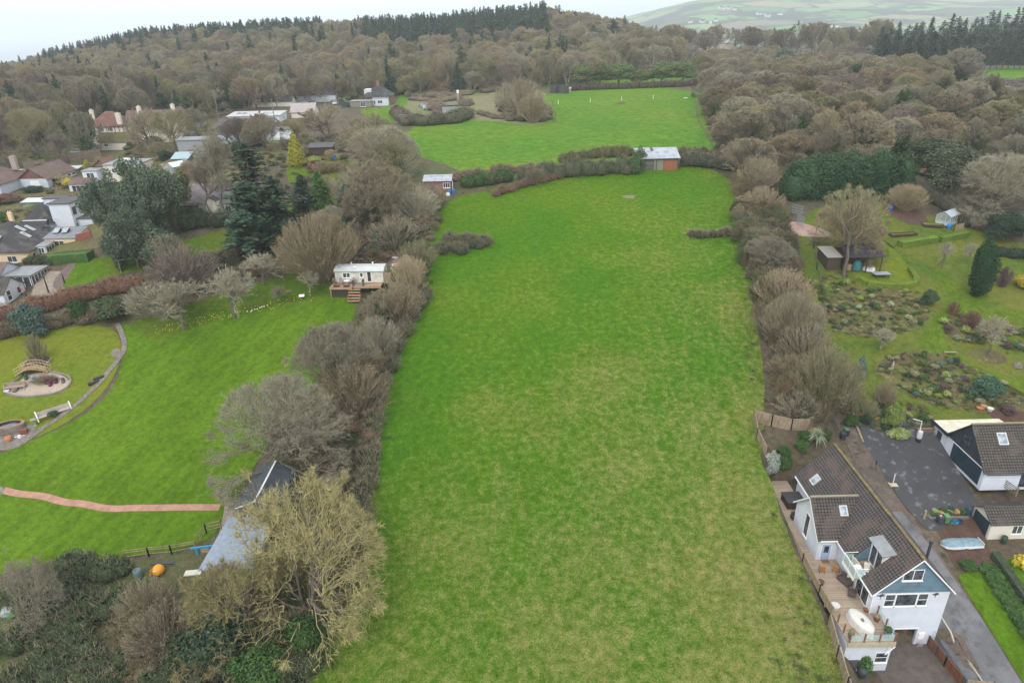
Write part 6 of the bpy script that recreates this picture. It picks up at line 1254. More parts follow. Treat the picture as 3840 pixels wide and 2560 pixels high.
t = empty('rattan_sofa', (34.3, 53.9, Zd), -1.2, 'brown rattan two-seat sofa on the deck under the balcony', 'sofa')
MB().cbox((0, 0, .3), (1.35, .65, .3)).build('seat', wk, t); MB().cbox((0, .34, .62), (1.4, .1, .6), rx=-.15).build('backrest', wk, t)
for s in (-.68, .68): MB().cbox((s, 0, .4), (.12, .7, .5)).build('armrest', wk, t)
t = empty('rattan_chair', (34.25, 52.2, Zd), -2.0, 'brown rattan armchair beside the patio doors', 'chair')
MB().cbox((0, 0, .28), (.7, .65, .3)).build('seat', wk, t); MB().cbox((0, .33, .6), (.72, .1, .6), rx=-.15).build('backrest', wk, t)
for s in (-.36, .36): MB().cbox((s, 0, .4), (.1, .7, .45)).build('armrest', wk, t)
tb = MB(); rr = [(0, .86), (.55, .86), (.94, .83), (1.0, .74), (1.03, .4), (1.12, .03)]
for i in range(len(rr)-1):
    for k in range(20):
        a0, a1 = 6.2832*k/20, 6.2832*(k+1)/20
        def pt(r, z, a): w_ = 1+.05*math.sin(a*7)*(z < .6); return (r*.78*math.cos(a)*w_, r*1.55*math.sin(a)*w_, z)
        q = [pt(rr[i][0], rr[i][1], a0), pt(rr[i+1][0], rr[i+1][1], a0), pt(rr[i+1][0], rr[i+1][1], a1), pt(rr[i][0], rr[i][1], a1)]; tb.quad(q if i else q[1:])
put('covered_table', tb, P((.60, .58, .54), .8), (33.35, 48.35, Zd), 'oval garden table under a pale grey cover on the terrace', 'table', rz=.25, smooth=True)
put('stone_weight', MB().cbox((0, 0, .07), (.2, .3, .14)), P((.15, .15, .14)), (33.35, 48.2, Zd+.87), 'dark stone lying on the covered table', 'stone')
ht_ = empty('hot_tub', (33.85, 67.0, Zd), .02, 'square black hot tub with closed lid on the deck', 'hot tub')
MB().cbox((0, 0, .42), (2.05, 2.05, .84)).build('tub', P((.05, .03, .025), .7), ht_); MB().cbox((0, 0, .93), (2.2, 2.2, .14)).cbox((0, 0, 1.01), (2.16, .04, .02)).build('lid', P((.045, .045, .05), .55), ht_)
def pot(loc, r, h, c, label, plantc=None, ph=.5, cat='plant pot', name='plant_pot', rim=True):
    t = empty(name, loc, 0, label, cat); MB().lathe([(r*.7, 0), (r, h), (r*1.07, h), (r*1.07, h-.05), (r*.9, h-.05), (0, h-.06)], (0, 0, 0), 12).build('pot', P(c, .7), t)
    if plantc:
        o = bpy.data.objects.new('plant', PROTO['small'][0]['crown']); C.objects.link(o); o.parent = t; o.location = (0, 0, h-.1); o.scale = (r*2, r*2, ph); o.color = (*COL[plantc], 1)
    return t
pot((31.85, 50.55, Zd), .42, .5, (.6, .6, .58), 'white round planter with dark soil beside the fence')
pot((31.75, 53.8, Zd), .33, .45, (.12, .07, .04), 'dark half-barrel tub against the deck fence')
pot((34.75, 50.1, Zd), .25, .3, (.22, .1, .06), 'small clay bowl by the corner of the house')
pot((35.2, 48.9, Zd), .3, .45, (.2, .07, .05), 'round wooden tub beside the glass panels of the terrace', 'straw')
pot((35.2, 46.95, Zd), .36, .85, (.17, .19, .2), 'tall grey square-looking planter at the terrace corner', 'green', .5)
pot((34.05, 46.75, Zd), .2, .35, (.35, .2, .12), 'small terracotta pot at the terrace front')
pot((31.75, 46.9, Zd), .28, .5, (.12, .12, .12), 'dark pot of bronze grass at the terrace corner', 'olive', .9)
pot((31.9, 70.7, Zd), .25, .3, (.06, .06, .06), 'small black pot in the rear corner of the deck'); pot((32.5, 71.2, Zd), .25, .3, (.05, .05, .06), 'second small black pot, closer to the wall')
put('door_mat', MB().cbox((0, 0, .015), (.8, .5, .03)), P((.2, .11, .07), .9), (33.7, 57.1, Zd), 'brown door mat at the pale blue door', 'doormat')
put('heap_of_covers', MB().cbox((0, 0, .25), (.5, .6, .5)).cbox((.1, .3, .55), (.4, .3, .2)), P((.03, .03, .035)), (32.9, 64.3, Zd), 'black covered bundle between the hot tub and the wing', 'bundle')
t = empty('balcony_table', (34.65, 52.9, 5.38), 0, 'small round white table on the balcony', 'table'); MB().lathe([(0, .62), (.33, .62), (.33, .65), (0, .65)], seg=14).build('tabletop', M_['upvc'], t); MB().tube([(0, 0, 0), (0, 0, .62)], .03, 5).build('leg', M_['upvc'], t)
garden_chair((34.9, 53.8, 5.38), 2.0, P((.62, .60, .52)), 'pale chair at the far side of the balcony table'); garden_chair((35.4, 52.6, 5.38), -.5, P((.62, .60, .52)), 'pale chair at the near side of the balcony table')
t = empty('ladder', (30.9, 47.2, 1.2), 0, 'aluminium extension ladder lying on the grass by the fence', 'ladder')
l0, l1 = V3(.45, 2.4, .42), V3(-.55, -4.2, -.95)
for s in (0, .16, .32):
    MB().tube([l0+V3(s, 0, 0), l1+V3(s, 0, 0)], .035, 4).build('rail', M_['upvc'], t)
MB().build
rg_ = MB()
for k in range(20): q = l0+(l1-l0)*(k+.5)/20; rg_.tube([q, q+V3(.32, 0, 0)], .02, 4)
rg_.build('rungs', M_['metal'], t)
put('fire_pit', MB().lathe([(.3, 0), (.42, .35), (.5, .7), (.45, .95), (.1, 1.1), (0, 1.12)], seg=14), P((.05, .055, .06), .5), (33.1, 45.9, -1.2), 'grey domed kettle barbecue beside the lower bay', 'barbecue', smooth=True)
pp('small', 3235, 2530, 2470, 60, 'green', 'ferny green plant at the foot of the lower fence', 'plant'); p = G(3240, 2490); plant('shrub', p, 1.5, 1.0, 'ivy', 'low green shrub between the fence and the lower bay')
# garage contents
for i, (x, z, c, s) in enumerate(((38.6, 0, (.5, .08, .05), .4), (39.1, 0, (.55, .42, .03), .5), (39.6, 0, (.08, .12, .3), .5), (40.0, 0, (.3, .2, .12), .45), (38.4, .5, (.1, .15, .35), .35), (39.3, .55, (.6, .45, .05), .3), (39.8, .6, (.35, .12, .08), .35))):
    put('storage_box', MB().cbox((0, 0, s/2), (s, s, s)), P(c), (x, 50.9+(i % 2)*.4, -1.7+z*1.05), ('red', 'yellow', 'navy blue', 'brown', 'blue', 'small yellow', 'rust red')[i]+' box stored inside the open garage', 'box')
put('paving_slab', MB().cbox((0, 0, .3), (.55, .08, .6), rx=.2), P((.42, .34, .28)), (40.9, 49.55, -1.75), 'pinkish slab leaning on the wall right of the garage opening', 'slab')
# ---- car kit
def car(loc, rz, c, label, L_=4.2, cat='car', name='parked_car', suv=False, group=None):
    t = empty(name, loc, rz, label, cat, group); wd_, h = 1.75, (1.65 if suv else 1.45); bm_ = MB(); m = P(c, .3, .2, .05)
    low = [(-L_/2, .35), (-L_/2+.05, .75), (-L_/2+.25, .9), (-L_*.18, 1.0), (L_*.38, 1.0), (L_/2-.08, .92), (L_/2, .55), (L_/2-.05, .3), (-L_/2+.1, .28)]
    bm_.prism([(a, -wd_/2, z) for a, z in low], (0, wd_, 0)); body = bm_.build('body', m, t)
    cab = [(-L_*.2, .98), (-L_*.06, h-.04), (L_*.3, h-.06), (L_*.43, .98)]; w2 = wd_*.44
    g = MB(); a0 = [(a, -wd_/2+.04, z) if z < 1 else (a, -w2+.08, z) for a, z in cab]; b0 = [(a, -y, z) for a, y, z in a0]; g.quad([a0[0], a0[3], a0[2], a0[1]]); g.quad(b0[::1]); [g.quad([a0[i], a0[i+1], b0[i+1], b0[i]]) for i in range(3)]
    g.build('windows', M_['glass'], t); MB().box(-L_*.05, -w2+.1, h-.05, L_*.29, w2-.1, h).build('roof', m, t)
    for x in (-L_*.31, L_*.3):
        for y in (-wd_/2+.02, wd_/2-.02):
            wl = MB().tube([(x, y-.1, .32), (x, y+.1, .32)], .32, 12).build('wheel', P((.02, .02, .02), .8), t); MB().tube([(x, y-.105, .32), (x, y+.105, .32)], .19, 10).build('rim', P((.4, .4, .42), .4, .6), wl)
    for y in (-.6, .6): MB().cbox((-L_/2+.06, y, .68), (.12, .35, .14)).build('headlight', P((.7, .72, .75), .2), t); MB().cbox((L_/2-.05, y*1.15, .75), (.1, .2, .2)).build('tail_light', P((.4, .02, .02), .3), t)
    return t
car((35.9, 42.6, -1.72), math.pi/2+.05, (.02, .05, .16), 'dark blue car cut by the bottom edge on the block drive')
# ================================================================ garage house with navy cladding
OG = (55.9, 66.4, 4.9)
gh = empty('garage_house', OG, 0, 'garage with navy boarded gable and dark tiled roof above the parking yard', 'house')
gx0, gx1, gy0, gy1, gym, gze, gzr = 55.9, 70, 66.4, 74.1, 70.25, 7.5, 11.4; gsl = (gzr-gze)/(gym-gy0)
MB().prism([(gx0, gy0, 4.6), (gx0, gy1, 4.6), (gx0, gy1, gze), (gx0, gym, gzr), (gx0, gy0, gze)], (gx1-gx0, 0, 0)).build('wall', M_['render'], gh, OG)
MB().prism([(gx0, gy0-.02, gze+.02), (gx0, gym, gzr+.02), (gx0, gy1+.02, gze+.02)], (-.07, 0, 0)).build('gable_cladding', M_['navyclad'], gh, OG)
gd = MB().prism([(gx0, 66.95, 5.0), (gx0, 72.6, 5.0), (gx0, 72.6, 7.35), (gx0, 66.95, 7.35)], (-.05, 0, 0)).build('garage_door', M_['navydoor'], gh, OG)
MB().prism([(gx0, 66.8, 7.37), (gx0, 72.75, 7.37), (gx0, 72.75, 7.47), (gx0, 66.8, 7.47)], (-.09, 0, 0)).build('door_lintel', M_['upvc'], gh, OG)
gz_ = lambda y: gzr-abs(y-gym)*gsl+.15; rr_ = MB(); rr_.slab([(gx0-.35, gy0-.4, gz_(gy0-.4)), (gx1, gy0-.4, gz_(gy0-.4)), (gx1, gym, gz_(gym)), (gx0-.35, gym, gz_(gym))], .12); rr_.slab([(gx1, gy1+.1, gz_(gy1+.1)), (gx0-.35, gy1+.1, gz_(gy1+.1)), (gx0-.35, gym, gz_(gym)), (gx1, gym, gz_(gym))], .12)
groof = rr_.build('roof', M_['dtile'], gh, OG); MB().box(gx0-.35, gym-.13, gz_(gym)-.02, gx1, gym+.13, gz_(gym)+.09).build('ridge_tiles', P((.24, .23, .13), .9), groof, OG)
for x in (58.2, 61.6): rooflight(groof, (x, 68.4, gz_(68.4)), (1, 0, 0), 1.15, 1.5, (0, -gsl, 1), OG)
win(gh, (gx0-.07, 71.2, 8.55), (0, -1, 0), 1.5, 1.15, (-1, 0, 0), 2, 1, fm=P((.03, .04, .05)), off=OG)
MB().box(gx0-.02, gy0-.46, 7.05, gx1, gy0-.4, 7.16).build('gutter', P((.04, .05, .06)), gh, OG)
win(gh, (60.4, gy0, 5.0), (1, 0, 0), 1.6, 2.1, (0, -1, 0), 2, 1, 'side_door', fm=P((.03, .06, .09)), door=True, off=OG)
MB().prism([(gx0, 74.2, 4.6), (gx0, 76.9, 4.6), (gx0, 76.9, 7.5), (gx0, 74.2, 7.7)], (8, 0, 0)).build('lean_to_wall', M_['render'], gh, OG)
MB().slab([(gx0-.3, 77.3, 7.75), (64.5, 77.3, 7.75), (64.5, 73.6, 8.15), (gx0-.3, 73.6, 8.15)], .1).build('lean_to_roof', linemat('cream_sheet_roof', (.66, .63, .52), 1.25, 0, 1.35, .6, .1, 'uv', .1, (.52, .47, .34)), gh, OG)
MB().box(gx0-.36, 73.6, 7.55, gx0-.3, 77.35, 8.0).build('fascia', P((.03, .04, .055)), gh, OG)
panel(gh, 'navy_door', (gx0, 76.0, 5.0), (0, -1, 0), .95, 2.05, (-1, 0, 0), P((.03, .05, .075), .5), .05, OG)
# small garage
OS = (54.3, 61.2, 1.7)
sg = empty('small_garage', OS, 0, 'small white garage with navy door and mossy tiled roof by the boat', 'garage')
vol(sg, 54.3, 61.2, 63, 64.4, 1.3, 3.9, 5.0, 'gable', 'x', 'cream', 'dtile', .25, .1, OS)
MB().prism([(54.3, 61.55, 1.72), (54.3, 64.05, 1.72), (54.3, 64.05, 3.8), (54.3, 61.55, 3.8)], (-.05, 0, 0)).build('garage_door', M_['navydoor'], sg, OS)
win(sg, (56.8, 61.2, 2.4), (1, 0, 0), 1.2, 1.2, (0, -1, 0), 2, 1, off=OS)
# yard things
def bin_(loc, c, lid, label, rz=0):
    t = empty('wheelie_bin', loc, rz, label, 'bin'); MB().prism([(-.26, -.3, .1), (.26, -.3, .1), (.29, -.34, .98), (-.29, -.34, .98)], (0, .62, 0)).build('body', P(c, .5), t); MB().cbox((0, 0, 1.02), (.62, .74, .07), rx=.08).build('lid', P(lid, .5), t)
    for s in (-.24, .24): MB().tube([(s-.03, .32, .12), (s+.03, .32, .12)], .12, 8).build('wheel', P((.02, .02, .02)), t)
    return t
zy = lambda x, y: gz(x, y)+.06
bin_((49.85, 63.4, zy(49.85, 63.4)), (.06, .065, .075), (.06, .065, .07), 'dark grey wheelie bin with a white sticker by the stone wall'); put('bin_sticker', MB().cbox((0, 0, 0), (.16, .18, .01)), M_['upvc'], (49.85, 63.4, zy(49.85, 63.4)+1.08), 'white sticker on the lid of the dark grey bin', 'sticker')
bin_((50.62, 63.45, zy(50.62, 63.45)), (.11, .20, .10), (.13, .24, .12), 'green wheelie bin next to the dark grey one')
for x, c, n_ in ((51.3, (.03, .2, .2), 'teal'), (51.75, (.06, .22, .45), 'light blue'), (52.3, (.04, .06, .12), 'dark navy')):
    b = MB(); b.box(-.24, -.2, 0, .24, .2, .03)
    for q in ((-.26, -.22, .26, -.19), (-.26, .19, .26, .22), (-.26, -.19, -.23, .19), (.23, -.19, .26, .19)): b.box(q[0], q[1], .0, q[2], q[3], .36)
    put('recycling_crate', b, P(c, .5), (x, 63.35, zy(x, 63.35)), n_+' recycling crate beside the green bin', 'crate')
put('water_butt', MB().lathe([(.33, 0), (.38, .4), (.38, .8), (.33, 1.1), (.3, 1.14), (0, 1.15)], seg=14), P((.03, .06, .08), .5), (53.75, 64.3, zy(53.75, 64.3)), 'dark blue ribbed water butt at the corner of the small garage', 'water butt', smooth=True)
put('water_butt', MB().lathe([(.28, 0), (.32, .4), (.3, .9), (0, .95)], seg=12), P((.03, .06, .04), .5), (55.9, 60.7, zy(55.9, 60.7)), 'dark green butt under the small garage window', 'water butt', smooth=True)
# upturned rowing boat
bt = empty('rowing_boat', (50.9, 60.6, zy(50.9, 60.6)), .02, 'upturned blue and white rowing boat on the red yard', 'boat')
def hull(z0, z1, s0, s1, n=16):
    b = MB()
    def row(f, k): x = -2.3+4.6*f; w_ = .82*min(1, (math.sin(math.pi*min(f*1.0+.0, .999)**.62))**.55 if f < .62 else 1-(f-.62)*.35); return [(x, -w_*s0 if j == 0 else 0, 0) for j in range(1)], w_
    for i in range(n):
        f0, f1 = i/n, (i+1)/n; w0, w1 = row(f0, 0)[1], row(f1, 0)[1]; x0_, x1_ = -2.3+4.6*f0, -2.3+4.6*f1
        for j in range(8):
            a0, a1 = math.pi*j/8, math.pi*(j+1)/8
            def pp_(x, w_, a, f): c, s = math.cos(a), math.sin(a); s = s**.7; k = (1-.35*abs(2*f-1)**3); return (x, w_*c, max(.62*s*k, 0)+.02)
            b.quad([pp_(x0_, w0, a0, f0), pp_(x1_, w1, a0, f1), pp_(x1_, w1, a1, f1), pp_(x0_, w0, a1, f0)])
    return b
hb_ = hull(0, 0, 1, 1); me_split = [[], []]
t1, t2 = MB(), MB()
for f in hb_.f:
    q = [hb_.v[i] for i in f]; (t1 if np.mean([p[2] for p in q]) < .30 else t2).quad(q)
t1.build('lower_hull', P((.66, .68, .68), .5), bt); t2.build('upper_hull', plain('worn_blue_paint', (.22, .32, .38), .6, 0, .5, 2), bt); MB().box(2.28, -.6, .02, 2.34, .6, .5).build('transom', P((.6, .62, .62)), bt)
def bollard(x, y, h, r, m, label, name='timber_post', cat='post', rz=0): return put(name, MB().box(-r, -r, 0, r, r, h), m, (x, y, gz(x, y)), label, cat, rz=rz)
put('white_post', MB().tube([(0, 0, 0), (0, 0, 1.25)], .055, 8), M_['upvc'], (46.9, 68.9, zy(46.9, 68.9)+.06), 'thin white post on a pale concrete square in the lane', 'post'); put('concrete_pad', MB().cbox((0, 0, .04), (.95, .95, .08)), P((.50, .42, .32)), (46.8, 68.7, zy(46.8, 68.7)), 'pale square pad under the white post', 'concrete pad')
bollard(48.35, 64.0, 1.3, .1, P((.35, .30, .18), .9), 'leaning timber gate post at the lower yard corner'); bollard(45.95, 71.6, .8, .05, P((.06, .06, .06)), 'small black bollard light at the yard edge', 'bollard_light', 'light')
kb2 = strip('yard_kerb', [(46.75, 81.0), (46.1, 78.5), (45.75, 75)], .22, M_['timber'], .1, px=False, sm=False, h=.14)
bin_((44.0, 76.4, gz(44.0, 76.4)), (.03, .035, .04), (.08, .17, .10), 'black bin with green lid behind the ridge of the blue house'); bin_((43.3, 75.8, gz(43.3, 75.8)), (.04, .04, .05), (.04, .045, .06), 'black wheelie bin beside the green-lidded one')
sp = empty('lane_sign', (46.2, 80.2, gz(46.2, 80.2)), .2, 'small blue sign on a grey post at the head of the yard', 'sign'); MB().tube([(0, 0, 0), (0, 0, 2.6)], .04, 6).build('post', M_['metal'], sp); MB().cbox((0, -.06, 2.45), (.95, .03, .5)).build('sign_board', P((.03, .16, .45), .4), sp)
tx = MB()
for k, (w1, z) in enumerate(((.66, 2.58), (.5, 2.45), (.6, 2.33))): 
    for j in range(5): tx.cbox((-w1/2+w1*(j+.5)/5, -.08, z), (w1/5*.7, .006, .05))
tx.build('lettering', M_['upvc'], sp)
sw = empty('brick_retaining_wall', (53.4, 76.4, 5), 0, 'old block retaining wall left of the navy door', 'wall'); MB().box(0, 0, -.3, 2.3, .3, 2.0).build('wall_face', M_['blocks'], sw)
sw = empty('retaining_wall', (46.9, 80.9, 6), -.08, 'low stone retaining wall at the top of the yard', 'wall'); MB().box(0, 0, -.6, 4.2, .35, .9).build('wall_face', M_['stone'], sw)
sw = empty('stone_planter', (50.9, 76.4, 5.2), -.2, 'rounded stone planter full of yellow-green leaves in the yard corner', 'planter')
MB().prism([(math.cos(a)*1.5, math.sin(a)*1.1, -.4) for a in [k*.628 for k in range(10)]], (0, 0, 1.3)).build('stonework', M_['stone'], sw)
for k in range(9): a = k*.7; plant('small', (50.9+math.cos(a)*1.0, 76.4+math.sin(a)*.7, 6.0), .8, .7, ('lime', 'variegated')[k % 2], 'leafy yellow-green plant in the stone planter', 'plant', 'plants in the stone planter')
rb = empty('rain_barrel', (53.0, 75.1, zy(53, 75.1)), 0, 'white rain barrel on a black stand by the block wall', 'water butt'); MB().lathe([(.3, .5), (.34, .7), (.34, 1.3), (.28, 1.55), (0, 1.57)], seg=14).build('barrel', P((.55, .58, .6), .5), rb); MB().lathe([(.34, 0), (.3, .5), (0, .5)], seg=8).build('stand', P((.02, .02, .02)), rb); MB().tube([(0, .2, 1.5), (0, .3, 2.9), (-.8, .9, 2.9)], .05, 6).build('pipe', M_['upvc'], rb)
pot((47.1, 79.8, gz(47.1, 79.8)+.05), .33, .35, (.42, .16, .08), 'terracotta pot with a green plant at the top of the yard', 'green', .6)
put('moss_patch', MB().cbox((0, 0, .01), (.1, .1, .02)), P((.16, .17, .02)), (49.5, 79.2, zy(49.5, 79.2)), 'tiny clump of yellow moss on the tarmac', 'moss')
sheet('moss_stain', W((47.2,80.4),(50.2,79.9),(52.0,77.4),(51.6,76.6),(49.6,78.4),(47.4,79.4)), soil('yellow_moss', ((.12, .13, .015), (.08, .08, .03), (.16, .16, .02)), (.6, 2, 6)), .1, .8, 1, 0, False)
put('orange_plank', MB().cbox((0, 0, .05), (.75, .16, .06)), P((.6, .33, .08)), (49.4, 79.1, zy(49.4, 79.1)), 'short orange plank on the mossy tarmac', 'plank', rz=.5)
gt = empty('field_gate', (58.5, 67.5, 4.9), -1.35, 'low five-bar timber gate beside the garage house', 'gate')
for z in (.15, .4, .65, .9, 1.1): MB().cbox((1.4, 0, z), (2.8, .04, .09)).build('bar', P((.22, .18, .14), .9), gt)
for x in (0, 2.8): MB().cbox((x, 0, .6), (.14, .14, 1.3)).build('gate_post', P((.22, .18, .14), .9), gt)
put('drain_cover', MB().cbox((0, 0, .03), (.65, .65, .06)), P((.5, .52, .55)), (56.0, 65.3, zy(56, 65.3)+.03), 'pale square drain cover near the garage corner', 'drain cover')
sw = empty('planting_bank', (49.3, 64.4, 2.0), 0, 'low stone-edged bank of plants between yard and bins', 'planter')
MB().box(-.1, -.6, -.7, 4.4, -.35, .75).box(-.3, -.6, -.7, -.1, 1.0, .7).build('stonework', M_['stone'], sw); MB().box(-.1, -.35, -.7, 4.4, 1.0, .6).build('soil', M_['bed'], sw)
for k in range(11): plant('small', (49.7+k*.36, 64.5+(k*7 % 5)*.15, 2.6), .4+.3*((k*5) % 3)/2, .4, ('green', 'variegated', 'bluegreen', 'orange', 'green')[k % 5], ('green', 'cream-leaved', 'blue-green', 'orange-tipped', 'leafy green')[k % 5]+' tuft on the stone-edged bank above the bins', 'plant', 'plants on the bank above the bins')
boxhedge('garden_hedge', None, None, .9, .9, (.06, .085, .05), 'narrow trimmed hedge beside the bottom right lawn', px=False, pts=[(53.8, 59.0), (54.0, 55.5), (54.2, 50), (54.4, 44)], dens=55)
plant('small', (56.0, 57.6, gz(56, 57.6)), 1.5, 1.1, 'yellow', 'round yellow-flowering bush near the small garage', 'shrub')
for k in range(60):
    f = k/60; x = 52.3+1.0*math.sin(k*2.4)*.7; y = 57.8-f*13; plant('small', (x, y, gz(x, y)), .55, .6, 'ivy' if k % 3 else 'green', 'low dark groundcover plant in the strip along the trimmed hedge', 'plant', 'groundcover plants along the trimmed hedge')
plant('shrub', (50.2, 57.9, gz(50.2, 57.9)), .9, 1.0, 'green', 'leafy clump on the verge below the boat'); plant('cordyline', (50.2, 43.4, gz(50.2, 43.4)), 1.0, .9, (.3, .4, .2), 'spiky yucca at the bottom edge of the verge')
put('boulder', MB().lathe([(0, 0), (.5, .05), (.42, .4), (0, .5)], seg=7), M_['stone'], (56.6, 57.0, gz(56.6, 57)), 'grey boulder beside the yellow bush', 'rock')
# ================================================================ the houses on the left
def house(name, org, label, cat='house', rz=0):
    return empty(name, org, rz, label, cat)
N_S, N_E, N_W = (0, -1, 0), (1, 0, 0), (-1, 0, 0)
# peach bungalow
o = (-110.0, 131.0, 14.5); h = house('bungalow', o, 'peach-walled bungalow with dark hipped roof and grey flat-roofed wing')
w_, r_ = vol(h, -110, 131.6, -95.9, 146, 12.5, 17.7, 22.2, 'hip', wall='peach', roof='slate', ov=.5, off=o)
win(h, (-100.4, 131.6, 15.6), (1, 0, 0), 1.9, 1.3, N_S, 2, 1, off=o); win(h, (-95.9, 132.6, 15.6), (0, 1, 0), .9, 1.4, N_E, 1, 1, off=o)
chimney(r_, -104.6, 142.0, 19.5, 23.0, 'peach', .4, 2, o)
for x, y, z in ((-103.6, 133.6, 19.0),): rooflight(r_, (x, y, z+.55), (1, 0, 0), 1.3, 1.2, (0, -.62, 1), o)
for x, y in ((-99.6, 137.8), (-98.9, 139.6), (-98.0, 136.5)):
    z = 17.75+(4.45)*(min(1, (-95.4-x)/7.55)); rooflight(r_, (x, y+.6, z), (0, -1, 0), .8, 2.0, (.59, 0, 1), o)
w2, r2 = vol(h, -95.88, 137.3, -89.6, 142.4, 15, 18.6, 19.6, 'mono', 'x', 'peach', linemat('grey_standing_seam', (.20, .215, .24), .6, 0, 1.2, .5, .05, 'uv', .06), .25, .12, o, 'wing_wall', 'wing_roof')
win(h, (-94.0, 137.3, 16.9), (1, 0, 0), 2.0, 1.25, N_S, 2, 1, off=o); win(h, (-95.5, 137.3, 16.9), (1, 0, 0), .9, 1.1, N_S, 1, 1, off=o); win(h, (-89.6, 139.2, 17), (0, 1, 0), 1.0, 1.1, N_E, 1, 1, off=o)
for x in (-95.0, -93.2): MB().prism([(x, 139.2, 19.1), (x, 140.6, 19.35), (x, 140.6, 20.0), (x, 139.2, 19.2)], (1.1, 0, 0)).build('rooflight_upstand', P((.04, .04, .045)), r2, o); rooflight(r2, (x+.05, 139.25, 19.3), (1, 0, 0), 1.0, 1.4, (0, -.5, 1), o)
vol(h, -95.88, 134.0, -93.9, 137.28, 15, 17.9, 18.1, 'mono', 'x', 'render', 'lead', .15, .1, o, 'porch_wall', 'porch_roof'); win(h, (-95.4, 134.0, 15.6), (1, 0, 0), 1.2, 2.1, N_S, 2, 2, 'front_door', door=True, off=o); win(h, (-93.9, 134.2, 16.4), (0, 1, 0), 2.6, 1.4, N_E, 3, 1, off=o)
# white house with sunroom in the corner
o = (-96.0, 113.0, 13.2); h = house('bungalow', o, 'white bungalow with a glazed sunroom at the left edge, red-coated person outside')
vol(h, -104, 113.0, -89.2, 118.6, 11, 15.7, 17.8, 'gable', 'x', 'render', 'dtile', .3, .12, o); vol(h, -104, 118.62, -93.6, 125.5, 11, 16.6, 18.6, 'gable', 'x', 'render', 'ptile', .3, .12, o, 'rear_wall', 'rear_roof')
win(h, (-89.2, 113.8, 14.0), (0, 1, 0), 1.1, 1.9, N_E, 1, 2, off=o); win(h, (-89.2, 116.6, 14.4), (0, 1, 0), .9, 1.2, N_E, 1, 1, off=o)
MB().box(-93.55, 119.9, 13.2, -88.5, 124.9, 14.0).build('sunroom_base', M_['render'], h, o); rf = MB().box(-93.55, 119.6, 16.62, -88.2, 125.2, 16.8).build('sunroom_roof', M_['lead'], h, o)
win(h, (-92.6, 119.9, 14.02), (1, 0, 0), 4.0, 2.45, N_S, 3, 1, off=o, sill=False, bar=.12); win(h, (-88.5, 120.0, 14.02), (0, 1, 0), 4.8, 2.45, N_E, 5, 1, off=o, sill=False, bar=.12)
MB().box(-93.3, 120.05, 14.0, -88.7, 124.8, 16.6).build('sunroom_glazing', M_['glass'], h, o)
# slate pyramid house
o = (-104.0, 143.0, 17.0); h = house('slate_house', o, 'white house with pyramid slate roof and two-storey flat-roofed block')
vol(h, -104.3, 144.2, -98.0, 150.5, 16.5, 20.0, 23.9, 'hip', wall='render', roof='slate', ov=.45, off=o); vol(h, -104.0, 141.6, -98.8, 144.18, 16, 19.4, 20.9, 'mono', 'x', 'render', 'slate', .3, .12, o, 'front_wall', 'front_roof')
w2, r2 = vol(h, -97.95, 144.9, -93.6, 151, 16.5, 24.0, 24.2, 'flat', wall='render', roof='felt', ov=.3, off=o, wn='tower_wall', rn='tower_roof')
vol(h, -102.6, 150.52, -97.97, 153, 17, 23.9, 24.1, 'flat', wall='render', roof='felt', ov=.2, off=o, wn='rear_wall', rn='rear_roof')
for (y, z, ww, hh) in ((145.5, 21.6, 1.3, 1.5), (148.4, 21.8, .8, 1.5), (145.6, 18.2, .9, 1.4)): win(h, (-93.6, y, z), (0, 1, 0), ww, hh, N_E, 1, 1, fm=P((.06, .06, .07)), off=o)
win(h, (-96.6, 144.9, 17.6), (1, 0, 0), 1.9, 1.6, N_S, 3, 1, fm='upvc', off=o); win(h, (-99.6, 141.6, 17.6), (1, 0, 0), .6, 1.1, N_S, 1, 1, off=o)
vol(h, -93.58, 146.0, -90.2, 150.0, 17, 20.4, 20.7, 'flat', wall='render', roof='felt', ov=.2, off=o, wn='side_wall', rn='side_roof')
# tiled bungalow at far left
o = (-128.0, 176.0, 19); h = house('tiled_bungalow', o, 'pale blue bungalow with pinkish tiled roofs and tile-hung gable at the left edge')
h.rotation_euler = (0, 0, 0)
w1, r1 = vol(h, -146, 176.5, -130.2, 190, 17, 22.2, 26.4, 'hip', wall=P((.50, .56, .62), .8), roof='ptile', ov=.5, off=o); chimney(r1, -132.0, 187, 24, 27.4, P((.36, .30, .27)), .7, 1, o)
w2, r2 = vol(h, -130.1, 183.8, -122.6, 197, 17, 22.0, 24.6, 'gable', 'y', P((.55, .60, .66), .8), 'ptile', .4, .12, o, 'garage_wall', 'garage_roof')
MB().prism([(-130.1, 183.8, 22.05), (-122.6, 183.8, 22.05), (-126.35, 183.8, 24.62)], (0, -.06, 0)).build('tile_hanging', M_['rtile'], h, o)
panel(h, 'garage_door', (-127.2, 183.8, 19.4), (1, 0, 0), 2.4, 2.1, N_S, M_['upvc'], .05, o); win(h, (-134, 176.5, 20), (1, 0, 0), 1.2, 1.1, N_S, 2, 1, off=o)
for y in (185.5, 188, 190.5, 193, 195.2): win(h, (-122.6, y, 20.6), (0, 1, 0), 1.6, .8, N_E, 1, 1, off=o)
